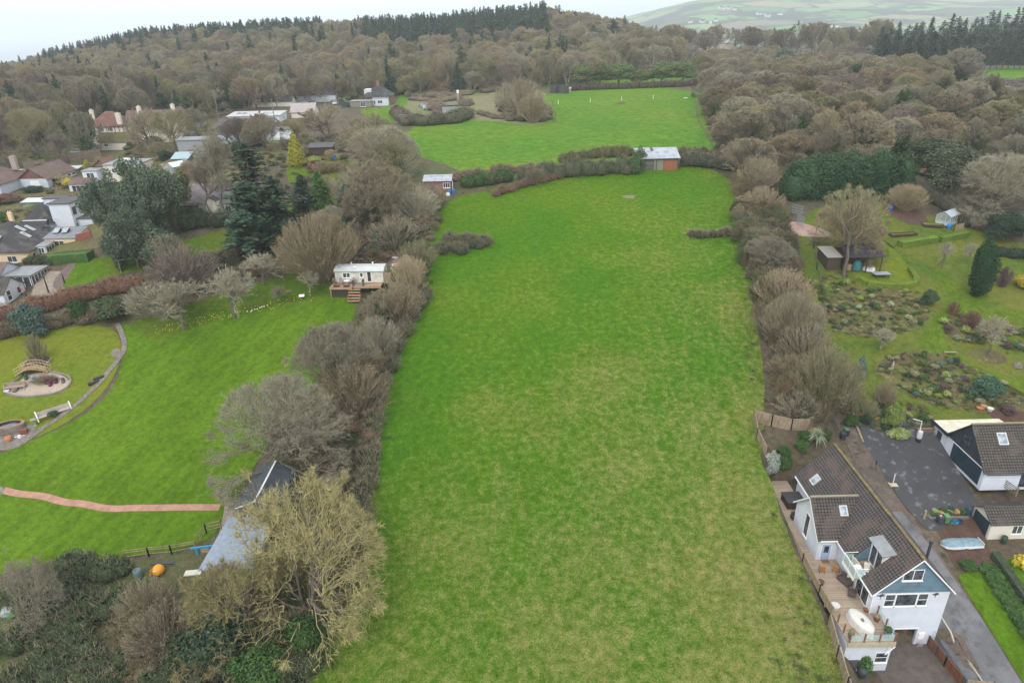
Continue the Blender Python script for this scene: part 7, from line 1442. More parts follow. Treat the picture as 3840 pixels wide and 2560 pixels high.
# flat-roofed white house
o = (-105.0, 181.0, 20.5); h = house('flat_roofed_house', o, 'white flat-roofed house with a little orange-tiled ridge, behind the big evergreens')
vol(h, -106.0, 182.5, -96.8, 190.5, 18.5, 25.3, 25.5, 'flat', wall='cream', roof='lead', ov=.25, off=o); MB().box(-103.5, 186.5, 25.52, -100.3, 188.4, 26.1).build('roof_lantern', M_['upvc'], h, o)
win(h, (-99.6, 182.5, 23.2), (1, 0, 0), 1.7, 1.3, N_S, 2, 1, off=o); win(h, (-104, 182.5, 23.3), (1, 0, 0), 1.4, 1.2, N_S, 2, 1, off=o)
vol(h, -110.8, 180.6, -107.0, 184.5, 18.5, 24.2, 24.4, 'flat', wall='render', roof='lead', ov=.2, off=o, wn='bay_wall', rn='bay_roof'); win(h, (-109.8, 180.6, 22.4), (1, 0, 0), 2.0, 1.4, N_S, 2, 1, off=o)
vol(h, -113.5, 177.9, -107.5, 180.58, 18.5, 21.4, 22.6, 'mono', 'x', 'render', 'ptile', .3, .12, o, 'sun_wall', 'sun_roof'); win(h, (-112.8, 177.9, 19.4), (1, 0, 0), 4.4, 1.8, N_S, 4, 1, off=o)
vol(h, -110.5, 185.5, -106.02, 190.4, 18.5, 24.6, 26.2, 'gable', 'y', 'rtile', 'rtile', .3, .12, o, 'gable_wall', 'gable_roof')
# dark-roofed barn house
o = (-66, 141, 21.5); h = house('barn_house', o, 'low house of rough white walls and long patchy dark roofs behind the birch')
vol(h, -70.5, 142.2, -55.8, 150, 19, 24.2, 27.2, 'gable', 'x', 'cream', plain('patchy_roof', (.21, .19, .185), .8, 0, .55, .8), .4, .14, o); vol(h, -62.5, 140.2, -60.4, 142.18, 19, 24.9, 25.6, 'gable', 'y', 'cream', 'slate', .2, .1, o, 'stair_wall', 'stair_roof')
vol(h, -72.0, 140.8, -65.0, 147, 19, 23.9, 24.9, 'mono', 'x', P((.08, .10, .14)), 'slate', .4, .12, o, 'dark_wall', 'low_roof')
win(h, (-68.6, 140.8, 21.6), (1, 0, 0), 2.2, 1.9, N_S, 3, 1, off=o); win(h, (-59.4, 142.2, 21.9), (1, 0, 0), 1.2, 1.5, N_S, 2, 1, off=o); win(h, (-57.6, 142.2, 21.9), (1, 0, 0), 1.4, 1.5, N_S, 2, 1, off=o)
vol(h, -55.78, 143, -50.5, 149.0, 19.5, 24.6, 24.8, 'flat', wall='cream', roof='lead', ov=.2, off=o, wn='end_wall', rn='end_roof')
# tudor house and its cottage
o = (-128, 226, 24); h = house('tudor_house', o, 'large white half-timbered house with wavy red tiled roofs among bare trees')
w1, r1 = vol(h, -134.5, 229.5, -123.6, 238, 22, 29.4, 33.6, 'hip', wall='cream', roof='rtile', ov=.5, off=o); w2, r2 = vol(h, -123.58, 231.5, -107, 239, 22, 29.6, 33.4, 'gable', 'x', 'cream', 'ptile', .5, .14, o, 'long_wall', 'long_roof')
vol(h, -113, 229.0, -105, 241, 22, 29.4, 33.8, 'gable', 'y', 'cream', 'ptile', .5, .14, o, 'gable_wall', 'gable_roof')
chimney(r1, -134.3, 233, 29, 34.0, 'cream', .55, 2, o); chimney(r1, -124.4, 230, 29, 33.2, 'cream', .7, 1, o); chimney(r2, -119.6, 234.5, 32, 34.6, 'cream', .6, 2, o); chimney(r2, -108.5, 234.5, 32, 35.0, 'cream', .55, 2, o)
tb_ = MB()
for k in range(9): x = -134.3+k*1.33; tb_.box(x, 229.4, 24, x+.16, 229.5-.003, 30)
for k in range(8): x = -123.2+k*1.3; tb_.box(x, 231.4, 24, x+.16, 231.5-.003, 30.6)
tb_.build('timber_frame', M_['btimber'], h, o)
for x, y in ((-128.6, 229.5), (-131.5, 229.5), (-119.5, 231.5), (-116.2, 231.5)): win(h, (x, y, 27.8), (1, 0, 0), 1.7, 1.2, N_S, 3, 1, off=o)
win(h, (-116.6, 231.5, 24.8), (1, 0, 0), 1.6, 1.2, N_S, 3, 1, off=o)
o = (-127, 222.5, 23); h = house('mossy_cottage', o, 'small white outbuilding with mossy roof in front of the tudor house', 'cottage')
vol(h, -128.6, 222.8, -119.6, 227, 21, 25.6, 28.0, 'gable', 'x', 'cream', plain('mossy_roof', (.13, .115, .05), .9, 0, .5, 1), .35, .12, o); win(h, (-127.2, 222.8, 24), (1, 0, 0), 1.2, 1, N_S, 2, 1, off=o)
# roofs among the trees
o = (-92, 250, 27); h = house('flat_roofed_bungalow', o, 'low bungalow with wide pale grey roofs seen above the workshop')
vol(h, -96.5, 247.5, -78.6, 256, 25, 29.4, 30.0, 'mono', 'x', 'render', plain('pale_flat_roof', (.46, .46, .46), .7, 0, .2, .6), .4, .15, o); 
for x in (-94.5, -92.5, -86, -83.5): rooflight(h, (x, 251, 29.9), (1, 0, 0), 1.3, 2, (0, -.07, 1), o)
o = (-73, 205, 27); h = house('workshop', o, 'white workshop with dark felt roof and curved polytunnel end')
vol(h, -84.0, 206.0, -68.5, 215, 25, 31.2, 33.0, 'gable', 'x', P((.62, .68, .76)), 'felt', .3, .12, o); pt_ = MB()
for k in range(9):
    a0, a1 = math.pi*k/9, math.pi*(k+1)/9; pt_.quad([(-68.4, 210.5-4.2*math.cos(a0), 26.5+4.0*math.sin(a0)), (-63.2, 210.5-3.9*math.cos(a0), 26.5+3.6*math.sin(a0)), (-63.2, 210.5-3.9*math.cos(a1), 26.5+3.6*math.sin(a1)), (-68.4, 210.5-4.2*math.cos(a1), 26.5+4.0*math.sin(a1))])
pt_.build('polytunnel', P((.60, .66, .70), .4), h, o)
vol(h, -95, 203, -84.1, 209, 24, 28.2, 28.4, 'flat', wall=P((.3, .31, .33)), roof='lead', ov=.3, off=o, wn='annex_wall', rn='annex_roof')
o = (-56, 289, 27.5); h = house('bungalow_with_drive', o, 'white bungalow with dark steep roof beside two parked cars', 'house')
w1, r1 = vol(h, -58.0, 292.5, -47.0, 304, 26, 30.6, 35.2, 'hip', wall='brick', roof='slate', ov=.5, off=o); chimney(r1, -52.2, 297.5, 33.5, 36.4, 'brick', .5, 1, o); MB().box(-57.5, 294.2, 31, -54.6, 299, 33.4).build('dormer', P((.6, .6, .6)), r1, o)
vol(h, -53.6, 289.6, -47.4, 292.4, 26, 30.3, 30.5, 'flat', wall='render', roof='lead', ov=.15, off=o, wn='front_wall', rn='front_roof'); win(h, (-51.6, 289.6, 28.4), (1, 0, 0), 1.9, 1.2, N_S, 2, 1, off=o); win(h, (-53.2, 289.6, 28.2), (1, 0, 0), .8, 1.4, N_S, 1, 1, off=o)
vol(h, -62.0, 287.0, -53.62, 291.8, 26, 29.6, 29.8, 'flat', wall=P((.25, .22, .17)), roof='lead', ov=.2, off=o, wn='garage_wall', rn='garage_roof'); win(h, (-58, 287.0, 27.6), (1, 0, 0), 2.0, 1.8, N_S, 3, 1, off=o); rooflight(r1, (-49.0, 296.0, 32.2), (0, 1, 0), 3.5, 1.6, (.65, 0, 1), o, 'solar_panel')
o = (-66, 286, 27.5); h = house('garden_shed', o, 'small dark green gabled shed left of the bungalow with the cars', 'shed'); vol(h, -66.6, 286.8, -63.2, 290, 26.5, 29.2, 30.4, 'gable', 'y', P((.04, .08, .06)), 'felt', .2, .1, o)
o = (-84, 312, 28); h = house('brown_roofed_house', o, 'long brown-roofed house with red brick chimney half hidden behind trees')
w1, r1 = vol(h, -99, 309, -73, 317, 26, 30.6, 32.6, 'gable', 'x', 'render', 'slate', .4, .14, o); vol(h, -93, 317.1, -84, 326, 26, 31.2, 34, 'gable', 'y', 'cream', 'slate', .4, .14, o, 'rear_wall', 'rear_roof'); chimney(r1, -73.6, 311.5, 30, 34.8, 'brick', .6, 2, o)
o = (-75, 262, 27.5); h = house('speckled_roof_house', o, 'small house with white speckled roof beside a power pole'); vol(h, -77.2, 257.0, -69.0, 264, 26, 29.4, 32, 'gable', 'x', 'cream', plain('speckled_roof', (.42, .38, .36), .8, 0, .6, 2.5), .4, .14, o)
o = (-96, 300, 28); h = house('grey_roofed_house', o, 'grey-roofed house at the back of the village under the wood'); vol(h, -104, 296, -88, 302, 26, 29.6, 31.6, 'gable', 'x', 'cream', 'slate', .4, .14, o)
p = G(2690, 190); o = (p[0], p[1], p[2]); h = house('farm_shed', o, 'pale grey hipped barn roof just above the right-hand wood', 'barn'); vol(h, p[0]-6, p[1]-5, p[0]+13, p[1]+7, p[2]-1, p[2]+5.6, p[2]+8.6, 'hip', wall='cream', roof=plain('grey_barn_roof', (.38, .38, .38), .8, 0, .3, 1.5), ov=.4, off=o); vol(h, p[0]-20, p[1]-4, p[0]-7, p[1]+4, p[2]-1, p[2]+3.4, p[2]+3.6, 'flat', wall='cream', roof='lead', ov=.2, off=o, wn='annex_wall', rn='annex_roof')
p = G(3690, 660); o = (p[0], p[1], p[2]); h = house('tin_roofed_shed', o, 'tin-roofed open shed half hidden behind the wide bare tree', 'shed'); vol(h, p[0]-4, p[1], p[0]+4, p[1]+4, p[2]-.5, p[2]+2.6, p[2]+3.4, 'mono', 'x', 'btimber', 'asb', .3, .1, o)
# cold frames, greenhouses
def greenhouse(org, w_, d, h_, label, rz=0, n=6, name='greenhouse', roofm=None):
    t = empty(name, org, rz, label, 'greenhouse'); g = MB(); f = MB(); e = h_*.68; xm = w_/2
    for x in (0, w_): g.quad([(x, 0, .3), (x, d, .3), (x, d, e), (x, 0, e)])
    for y in (0, d): g.quad([(0, y, .3), (w_, y, .3), (w_, y, e), (xm, y, h_), (0, y, e)])
    g.build('glazing', M_['ghglass'], t); rg = MB(); rg.slab([(-.05, d, e), (-.05, 0, e), (xm, 0, h_), (xm, d, h_)], .03); rg.slab([(w_+.05, 0, e), (w_+.05, d, e), (xm, d, h_), (xm, 0, h_)], .03); rg.build('roof', roofm or P((.42, .48, .52), .25), t)
    for k in range(n+1):
        y = d*k/n
        for x in (0, w_): f.box(x-.025, y-.025, 0, x+.025, y+.025, e)
        f.tube([(0, y, e+.04), (xm, y, h_+.04), (w_, y, e+.04)], .025, 4)
    for x in (w_*.33, w_*.67):
        for y in (0, d): f.box(x-.025, y-.025, 0, x+.025, y+.025, e+.25)
    f.box(-.05, -.05, -.1, w_+.05, d+.05, .28); f.build('frame', P((.52, .58, .56), .5), t); return t
greenhouse((-86.3, 175.0, 23.9), 3.4, 5.2, 3.1, 'white-roofed greenhouse on the slope left of the birch', -.55, 5, roofm=P((.66, .69, .70), .4))
o = (-88, 186, 24.2); h = house('teal_shed', o, 'teal-walled garden shed just above the white-roofed greenhouse', 'shed', 0); vol(h, -89.0, 185, -84.6, 188.5, 23, 26.0, 27.2, 'mono', 'x', P((.05, .16, .16)), P((.33, .42, .45), .5), .2, .1, o)
def frame_bed(px, label, sx, sy, rz=0): p = G(*px); t = put('cold_frame', MB().cbox((0, 0, .4), (sx, sy, .8)), P((.12, .14, .12)), (p[0], p[1], p[2]), label, 'cold frame', rz=rz); g = linemat('frame_glass', (.52, .58, .62), .9, 0, .7, .3, .1, 'obj', .08, (.42, .46, .5)); k = MB().cbox((0, 0, 1.0), (sx+.1, sy+.1, .05), rx=.12).build('lid', g, t); return t
frame_bed((136, 765), 'glass cold frame on the slope above the slate-roofed house', 5.5, 3.2); frame_bed((277, 640), 'grey glass-topped frame behind the small golden conifer', 4.6, 3.0)
fence('board_fence', [tuple(G(x, y)[:2]) for x, y in ((95, 640), (180, 630), (260, 610), (380, 590))], 2.6, linemat('grey_boards', (.20, .16, .12), .3, 1, .7, .9, .2), 'long dull brown boarded fence below the parked cars', None, 3)
fence('garden_fence', [tuple(G(x, y)[:2]) for x, y in ((180, 858), (250, 845), (330, 818))], 1.8, M_['timber'], 'tan board fence between the peach bungalow and the slate house', None, 2.4)
fence('brown_fence', [tuple(G(x, y)[:2]) for x, y in ((1152, 622), (1170, 640), (1200, 660))], 1.9, P((.22, .10, .065), .9, 0, .3), 'rust-brown garden fence right of the golden conifer', None, 2.2)
fence('brown_fence', [tuple(G(x, y)[:2]) for x, y in ((668, 668), (712, 660))], 1.8, P((.16, .08, .06), .9, 0, .3), 'dark red-brown fence left of the barn house', None, 2.2)
strip('white_garden_wall', [(172, 655), (225, 648), (255, 640)], .3, M_['render'], .05, sm=False, h=1.5, kind=None); tag(bpy.data.objects['white_garden_wall'], 'stepped white garden wall below the boarded fence', 'wall')
sw = strip('brick_lane_wall', [(290, 905), (345, 890)], .35, P((.28, .10, .07)), .05, sm=False, h=1.4, kind=None); tag(sw, 'dark red wall right of the grey-roofed wing', 'wall')
# cars
for px, rz, c, l_, s_ in (((1145, 396), 0.05, (.42, .44, .46), 'silver hatchback broadside in front of the white bungalow', True), ((1260, 392), 1.5, (.5, .51, .53), 'pale car parked end-on beside the tall clipped hedge', True), ((553, 530), .5, (.5, .52, .55), 'silver car on the drive beside the tudor house', False), ((530, 517), .2, (.35, .06, .04), 'red car near the door of the tudor house', False),
                       ((315, 572), .2, (.12, .05, .06), 'maroon estate car under the trees by the boarded fence', True), ((345, 575), .3, (.6, .6, .6), 'white car beside the maroon estate car', False), ((287, 578), .1, (.5, .55, .6), 'pale silver car left of the maroon estate car', False), ((760, 583), .4, (.7, .7, .7), 'white van parked above the teal shed', True),
                       ((745, 596), .35, (.30, .38, .38), 'grey-green car nose-in below the white van', False), ((78, 655), .1, (.6, .65, .7), 'pale blue and white car behind the tiled bungalow', False)):
    p = G(*px); car((p[0], p[1], p[2]), rz, c, l_, suv=s_)
# poles
def pole(px, h, label, kit=False, lamp=False):
    p = G(*px); t = empty('utility_pole' if not lamp else 'lamp_post', (p[0], p[1], p[2]), 0, label, 'pole' if not lamp else 'lamp'); MB().tube([(0, 0, -.2), (0, 0, h)], [.16, .1], 7).build('pole', P((.24, .21, .15), .9) if not lamp else P((.05, .05, .05)), t)
    if not lamp: MB().box(-.9, -.06, h-.5, .9, .06, h-.38).build('crossarm', M_['btimber'], t)
    if kit: MB().lathe([(.35, h-2.4), (.35, h-1.4), (0, h-1.35)], (.4, 0, 0), 10).build('transformer', P((.35, .5, .58), .5), t)
    if lamp: MB().lathe([(.05, h), (.2, h+.15), (.16, h+.4), (0, h+.45)], seg=8).build('lantern', P((.05, .05, .06)), t)
    return t
pole((252, 835), 8.5, 'leaning timber pole standing before the white slate-roofed house'); pole((918, 405), 9, 'timber pole with a blue-grey transformer above the grey roofs', True); pole((1035, 480), 9, 'slim pole by the pale flat-roofed bungalow'); pole((820, 445), 9.5, 'bare timber pole against the bare trees left of the grey roofs')
pole((1333, 370), 9, 'pole behind the bungalow with the cars'); pole((2830, 172), 10, 'dark pole on the skyline right of the pale barn roof'); pole((3040, 200), 7, 'short pole in the hedge left of the dark evergreens'); pole((78, 660), 7, 'brown pole before the tile-hung gable')
pole((183, 1098), 2.7, 'black garden lamp post on the neighbour patio', lamp=True); t = pole((1385, 480), 6, 'thin sapling stake pole by the dark oak')
# person
def person(loc, rz, label):
    t = bpy.data.meshes.new('person'); V = [(0,0,.93),(0,0,1.15),(0,0,1.4),(0,0,1.5),(0,-.02,1.6),(0,-.02,1.72),(-.1,0,.88),(-.11,-.02,.48),(-.11,0,.07),(-.11,-.14,.03),(.1,0,.88),(.12,.03,.48),(.12,.04,.07),(.12,-.1,.03),(-.19,0,1.4),(-.24,.02,1.13),(-.2,-.16,.95),(-.18,-.24,.92),(.19,0,1.4),(.24,.02,1.13),(.2,-.16,.98),(.17,-.25,.97)]
    E_ = [(0,1),(1,2),(2,3),(3,4),(4,5),(0,6),(6,7),(7,8),(8,9),(0,10),(10,11),(11,12),(12,13),(2,14),(14,15),(15,16),(16,17),(2,18),(18,19),(19,20),(20,21)]
    Rr = [.15,.14,.15,.055,.09,.075,.1,.065,.045,.04,.1,.065,.045,.04,.065,.05,.038,.03,.065,.05,.038,.03]
    t.from_pydata(V, E_, []); o = bpy.data.objects.new('person', t); C.objects.link(o); o.modifiers.new('skin', 'SKIN'); sv = t.skin_vertices[0].data
    for i, r in enumerate(Rr): sv[i].radius = (r, r*.85); sv[i].use_root = i == 0
    s = o.modifiers.new('sub', 'SUBSURF'); s.levels = 2; s.render_levels = 2
    dg = bpy.context.evaluated_depsgraph_get(); me = bpy.data.meshes.new_from_object(o.evaluated_get(dg)); bpy.data.objects.remove(o); me.shade_smooth()
    m = NT('trousers_and_skin'); sx = m.n('ShaderNodeSeparateXYZ'); m.l(m.obj(), sx.inputs[0]); m.col(m.mix((.02, .025, .04), (.5, .3, .22), m.ramp(sx.outputs[2], (.93, 0), (.94, 1))), .8); me.materials.clear(); me.materials.append(m.m)
    o = mesh_obj('person', me, None, loc); o.rotation_euler = (0, 0, rz); tag(o, label, 'person')
    j = me.copy(); import bmesh; bm = bmesh.new(); bm.from_mesh(j); bmesh.ops.delete(bm, geom=[v for v in bm.verts if v.co.z < .84 or v.co.z > 1.49 or (v.co.y < -.2)], context='VERTS')
    for v in bm.verts: v.co += v.normal*.02
    bm.to_mesh(j); bm.free(); j.materials.clear(); j.materials.append(P((.55, .03, .03), .7)); mesh_obj('jacket', j, o)
    hr = MB().lathe([(0, .13), (.07, .11), (.105, .03), (.1, -.05), (.06, -.08)], seg=12); k = hr.build('hair', P((.35, .30, .24), .8), o, None, True); k.location = (0, .02, 1.68)
    fc = MB()
    for s in (-.032, .032): fc.cbox((s, -.098, 1.665), (.022, .012, .012))
    fc.build('eyes', P((.03, .02, .02)), o); fc = MB(); fc.prism([(-.012, -.09, 1.63), (.012, -.09, 1.63), (0, -.085, 1.67)], (0, -.03, 0)); fc.build('nose', P((.5, .3, .22)), o); MB().cbox((0, -.088, 1.6), (.045, .012, .01)).build('mouth', P((.35, .12, .1)), o)
    for sx_, y_, z_ in ((-.18, -.24, .92), (.17, -.25, .97)):
        hd_ = MB()
        for q in range(4): hd_.tube([(sx_-.025+q*.017, y_-.02, z_), (sx_-.025+q*.017, y_-.065-.008*(q in (1, 2)), z_-.03), (sx_-.025+q*.017, y_-.055, z_-.055)], .008, 5)
        hd_.tube([(sx_+(.035 if sx_ < 0 else -.035), y_, z_), (sx_+(.045 if sx_ < 0 else -.045), y_-.04, z_-.02)], .009, 5); hd_.build('fingers', P((.5, .3, .22)), o)
    return o
p = G(82, 1106); person((p[0], p[1], p[2]+.05), 2.2, 'person in a red coat and dark trousers standing by the white wall'); p = G(100, 1111); put('black_bag', MB().lathe([(.12, 0), (.2, .12), (.14, .3), (0, .35)], seg=8).tube([(-.1, 0, .3), (0, 0, .5), (.1, 0, .3)], .015, 4), P((.02, .02, .025)), (p[0], p[1], p[2]+.05), 'small black bag on the paving near the person in red', 'bag')
p = G(246, 1072); put('closed_parasol', MB().tube([(0, 0, 0), (0, 0, .6)], .03, 6).lathe([(.04, .5), (.16, .8), (.12, 1.6), (.03, 2.5), (0, 2.6)], seg=8), P((.02, .03, .03)), (p[0], p[1], p[2]), 'closed black parasol at the edge of the small lawn', 'parasol')
p = G(298, 745); t = garden_chair((p[0], p[1]+3, p[2]), 1.0, M_['upvc'], 'white garden chair on the terrace left of the big evergreens')
# pergola
p = G(455, 1025); t = empty('pergola', (p[0], p[1], p[2]), .5, 'weathered timber pergola overgrown by an evergreen climber', 'pergola'); pt2 = P((.30, .27, .22), .9)
for x in (0, 2.9):
    for y in (0, 1.6): MB().box(x-.06, y-.06, -.1, x+.06, y+.06, 2.4).build('post', pt2, t)
MB().box(-.4, -.05, 2.4, 3.3, .05, 2.55).box(-.4, 1.55, 2.4, 3.3, 1.65, 2.55).build('beam', pt2, t); b = MB()
for k in range(7): b.box(-.25+k*.52, -.6, 2.552, -.17+k*.52, 2.2, 2.68)
b.build('rafters', pt2, t)
# ================================================================ caravan and its terrace
o = (-30.0, 110.8, 16.9); h = empty('static_caravan', o, -.06, 'cream static caravan with pale roof on the terrace above the lawn', 'caravan')
cw = linemat('caravan_boards', (.66, .64, .55), .17, 1, .88, .6, .03); L8 = 8.4
b = MB(); b.prism([(0, 0, .2), (0, 3, .2), (0, 3, 2.35), (0, 2.2, 2.75), (0, .8, 2.75), (0, 0, 2.35)], (L8, 0, 0)).build('body', cw, h)
rf = MB(); rf.slab([(-.12, -.15, 2.3), (L8+.12, -.15, 2.3), (L8+.12, .8, 2.8), (-.12, .8, 2.8)], .05); rf.slab([(-.12, .8, 2.8), (L8+.12, .8, 2.8), (L8+.12, 2.2, 2.84), (-.12, 2.2, 2.84)], .05); rf.slab([(L8+.12, 3.15, 2.3), (-.12, 3.15, 2.3), (-.12, 2.2, 2.84), (L8+.12, 2.2, 2.84)], .05)
rf = rf.build('roof', plain('caravan_roof', (.52, .53, .53), .6, 0, .12, .8), h); MB().box(-.14, -.2, 2.18, L8+.14, -.15, 2.3).build('green_trim', P((.30, .46, .38)), h)
MB().prism([(L8, .05, .3), (L8, 2.95, .3), (L8, 2.95, 2.33), (L8, 2.2, 2.7), (L8, .8, 2.7), (L8, .05, 2.33)], (.03, 0, 0)).build('end_panel', P((.50, .54, .33)), h); win(h, (L8+.03, 1.0, 1.1), (0, 1, 0), 1.0, 1.0, N_E, 1, 1)
win(h, (1.35, 0, 1.05), (1, 0, 0), 1.35, .95, N_S, 2, 1, bar=.1); win(h, (4.3, 0, 1.15), (1, 0, 0), .6, .85, N_S, 1, 1, bar=.09); win(h, (5.5, 0, .3), (1, 0, 0), .85, 1.95, N_S, 1, 1, 'glass_door', door=True, bar=.12)
for x, y in ((2.5, 2.0), (6.2, 2.1)): MB().lathe([(.12, 2.8), (.12, 3.1), (.18, 3.12), (0, 3.2)], (x, y, 0), 8).build('vent', M_['upvc'], rf)
MB().lathe([(.3, 2.72), (.25, 2.85), (0, 2.9)], (3.4, .7, 0), 10).build('roof_vent', M_['upvc'], rf); MB().tube([(.6, 2.3, 2.8), (.6, 2.3, 3.3), (.3, 2.3, 3.35)], .03, 4).build('aerial', M_['upvc'], rf)
t = empty('terrace_deck', (-30.6, 107.9, 15.0), -.06, 'orange-brown timber terrace with steps in front of the caravan', 'deck'); wo = linemat('orange_decking', (.42, .27, .17), .14, 0, .7, .8, .2, 'obj')
MB().box(0, .6, 1.95, 3.8, 2.85, 2.08).box(3.8, 1.2, 1.95, 8.6, 2.85, 2.08).build('boards', wo, t); MB().box(-.05, .54, 1.72, 3.85, .6, 2.1).box(3.8, 1.14, 1.72, 8.65, 1.2, 2.1).build('fascia', P((.40, .26, .16), .8), t)
MB().box(.2, .9, -.5, 3.6, 1.0, 1.7).build('underside', P((.05, .04, .035)), t)
for x in (.05, 3.7): MB().box(x, .6, -.6, x+.12, .72, 1.95).build('post', wo, t)
for k in range(5): MB().box(3.2-.0, -.9+k*.38, .1+k*.36, 5.2, -.5+k*.38, .22+k*.36).build('step', wo, t)
MB().box(3.15, -.5, -.4, 3.2, 1.1, .9).box(5.2, -.5, -.4, 5.25, 1.1, .9).build('stringer', wo, t)
MB().box(4.2, 1.5, 2.082, 5.3, 2.6, 2.1).build('mat', P((.2, .22, .23)), t)
zt = 17.1; gch = P((.30, .28, .27)); garden_chair((-29.9, 109.9, zt), .8, P((.2, .14, .1)), 'dark brown chair in the corner of the caravan terrace'); garden_chair((-28.8, 109.7, zt), .3, gch, 'grey chair left of the white table on the caravan terrace'); garden_chair((-26.9, 109.8, zt), -.7, gch, 'grey chair right of the white table on the caravan terrace')
t = empty('round_table', (-27.8, 109.7, zt), 0, 'small round white table on the caravan terrace', 'table'); MB().lathe([(0, .7), (.55, .7), (.55, .74), (0, .74)], seg=14).build('tabletop', M_['upvc'], t); MB().tube([(0, 0, 0), (0, 0, .7)], .04, 5).build('leg', M_['upvc'], t)
for x, y, c, l_ in ((-29.4, 108.7, 'plum', 'left dark trough planter on the front edge of the caravan terrace'), (-27.7, 108.6, 'green', 'right dark trough planter on the front edge of the caravan terrace')):
    t = empty('trough_planter', (x, y, zt), 0, l_, 'planter'); MB().box(-.5, -.15, 0, .5, .15, .25).build('trough', P((.05, .04, .04)), t)
pot((-26.6, 108.9, zt), .2, .4, (.1, .12, .1), 'tall plant pot left of the terrace steps', 'plum', .8); pot((-24.9, 109.0, zt), .2, .4, (.1, .12, .1), 'tall plant pot right of the terrace steps', 'green', .9)
t = fence('screen_fence', [(-21.6, 110.2), (-20.4, 110.0)], 1.9, M_['timber'], 'short timber screen at the right end of the caravan', [17, 17]); fence('screen_fence', [(-20.4, 110.0), (-20.2, 106.5)], 2.0, M_['timber'], 'pale leaning fence panel running downhill from the caravan', [17, 15.4], 1.7)
p = G(1483, 1000); t = empty('white_square_ring', (p[0], p[1], p[2]), .3, 'white square frame propped beside the caravan', 'frame'); b = MB()
for q in ((-.6, -.5, .6, -.35), (-.6, .35, .6, .5), (-.6, -.35, -.45, .35), (.45, -.35, .6, .35)): b.box(q[0], q[1], .3, q[2], q[3], .45)
b.build('frame_ring', M_['upvc'], t); MB().box(-.4, -.3, 0, .4, .3, .3).build('stand', P((.05, .05, .05)), t)
rj = random.Random(3); jc = [((.05, .10, .2), 'blue'), ((.55, .55, .55), 'white'), ((.2, .08, .06), 'brick red'), ((.25, .2, .15), 'brown'), ((.1, .25, .22), 'green'), ((.35, .33, .3), 'grey')]
def junk(px, n, spread, label, s=.5, cols=jc, group=None, name='scrap_piece', cat='scrap'):
    for k in range(n):
        c, cn = cols[k % len(cols)]; p = G(px[0]+rj.uniform(-spread, spread), px[1]+rj.uniform(-spread*.22, spread*.22)); sz = s*rj.uniform(.5, 1.6)
        b = MB().cbox((0, 0, sz*.3), (sz*1.3, sz*.8, sz*.5), rz=rj.uniform(0, 3), rx=rj.uniform(-.3, .3)); b.cbox((sz*.4, 0, sz*.5), (sz*.5, sz*.4, sz*.4), rz=rj.uniform(0, 3))
        put(name, b, P(c, .7), (p[0], p[1], p[2]), cn+' '+label, cat, group or ('scrap '+label))
junk((1385, 942), 9, 22, 'piece in the heap of junk behind the caravan', .7); junk((1440, 955), 20, 60, 'block on the stony terrace behind the caravan', .35, [((.28, .15, .11), 'reddish'), ((.33, .29, .24), 'buff'), ((.16, .10, .08), 'dark')])
junk((1480, 968), 6, 8, 'tub among the stones right of the caravan roof', .4, [((.65, .67, .68), 'white')])
sheet('stone_terrace', [(1280,960),(1500,940),(1520,985),(1490,1000),(1290,1000),(1240,985)], soil('rubble_terrace', ((.17, .11, .09), (.24, .17, .13), (.10, .075, .06)), (.4, 1.5, 5)), .06, 1.2)
# brick hut and blue barrels, barn
o = (-18.4, 149.4, 23.4); h = house('brick_hut', o, 'small brick hut with grey corrugated roof at the field corner', 'hut'); vol(h, -18.3, 149.6, -12.6, 152.6, 22.6, 25.9, 26.6, 'mono', 'x', 'brick', 'asb', .35, .08, o); win(h, (-14.2, 149.6, 24.4), (1, 0, 0), 1.5, 1.1, N_S, 3, 1, off=o)
MB().tube([(-12.1, 149.2, 23.2), (-12.1, 149.2, 26.0)], .06, 5).build('post', M_['upvc'], h, o)
for k, (x, y, l_) in enumerate(((-12.9, 148.5, 'front blue plastic barrel beside the brick hut'), (-12.0, 149.2, 'rear blue plastic barrel beside the brick hut'))): put('blue_barrel', MB().lathe([(.3, 0), (.34, .3), (.34, .8), (.28, 1.05), (0, 1.08)], seg=12), P((.02, .16, .5), .4), (x, y, gz(x, y)), l_, 'barrel', smooth=True)
p = G(1680, 735); put('white_bag', MB().lathe([(.4, 0), (.5, .3), (.3, .7), (0, .8)], seg=7), P((.7, .7, .7)), (p[0], p[1], p[2]), 'white sack on the grass below the blue barrels', 'sack')
o = (31, 160, 25); h = house('field_barn', o, 'tumbledown barn with pale corrugated roof and rusty red door', 'barn')
b = MB(); z0 = 24.2; MB().prism([(30.2, 160.0, z0), (30.2, 165, z0), (30.2, 165, 29.2), (30.2, 160.0, 27.6)], (9.2, 0, 0)).build('wall', linemat('old_boards', (.12, .12, .10), .3, 0, .6, .9, .4), h, o)
rf = MB(); rf.slab([(29.7, 159.5, 27.8), (33.5, 159.5, 27.8), (33.5, 164.8, 29.4), (29.7, 164.8, 29.4)], .08); rf.slab([(34.2, 159.5, 27.8), (39.8, 159.5, 27.8), (39.8, 164.8, 29.4), (34.2, 164.8, 29.4)], .08); rf.slab([(33.5, 159.5, 27.8), (34.2, 159.5, 27.8), (34.2, 163.0, 28.86), (33.5, 163.0, 28.86)], .08); rf.build('roof', M_['asb'], h, o)
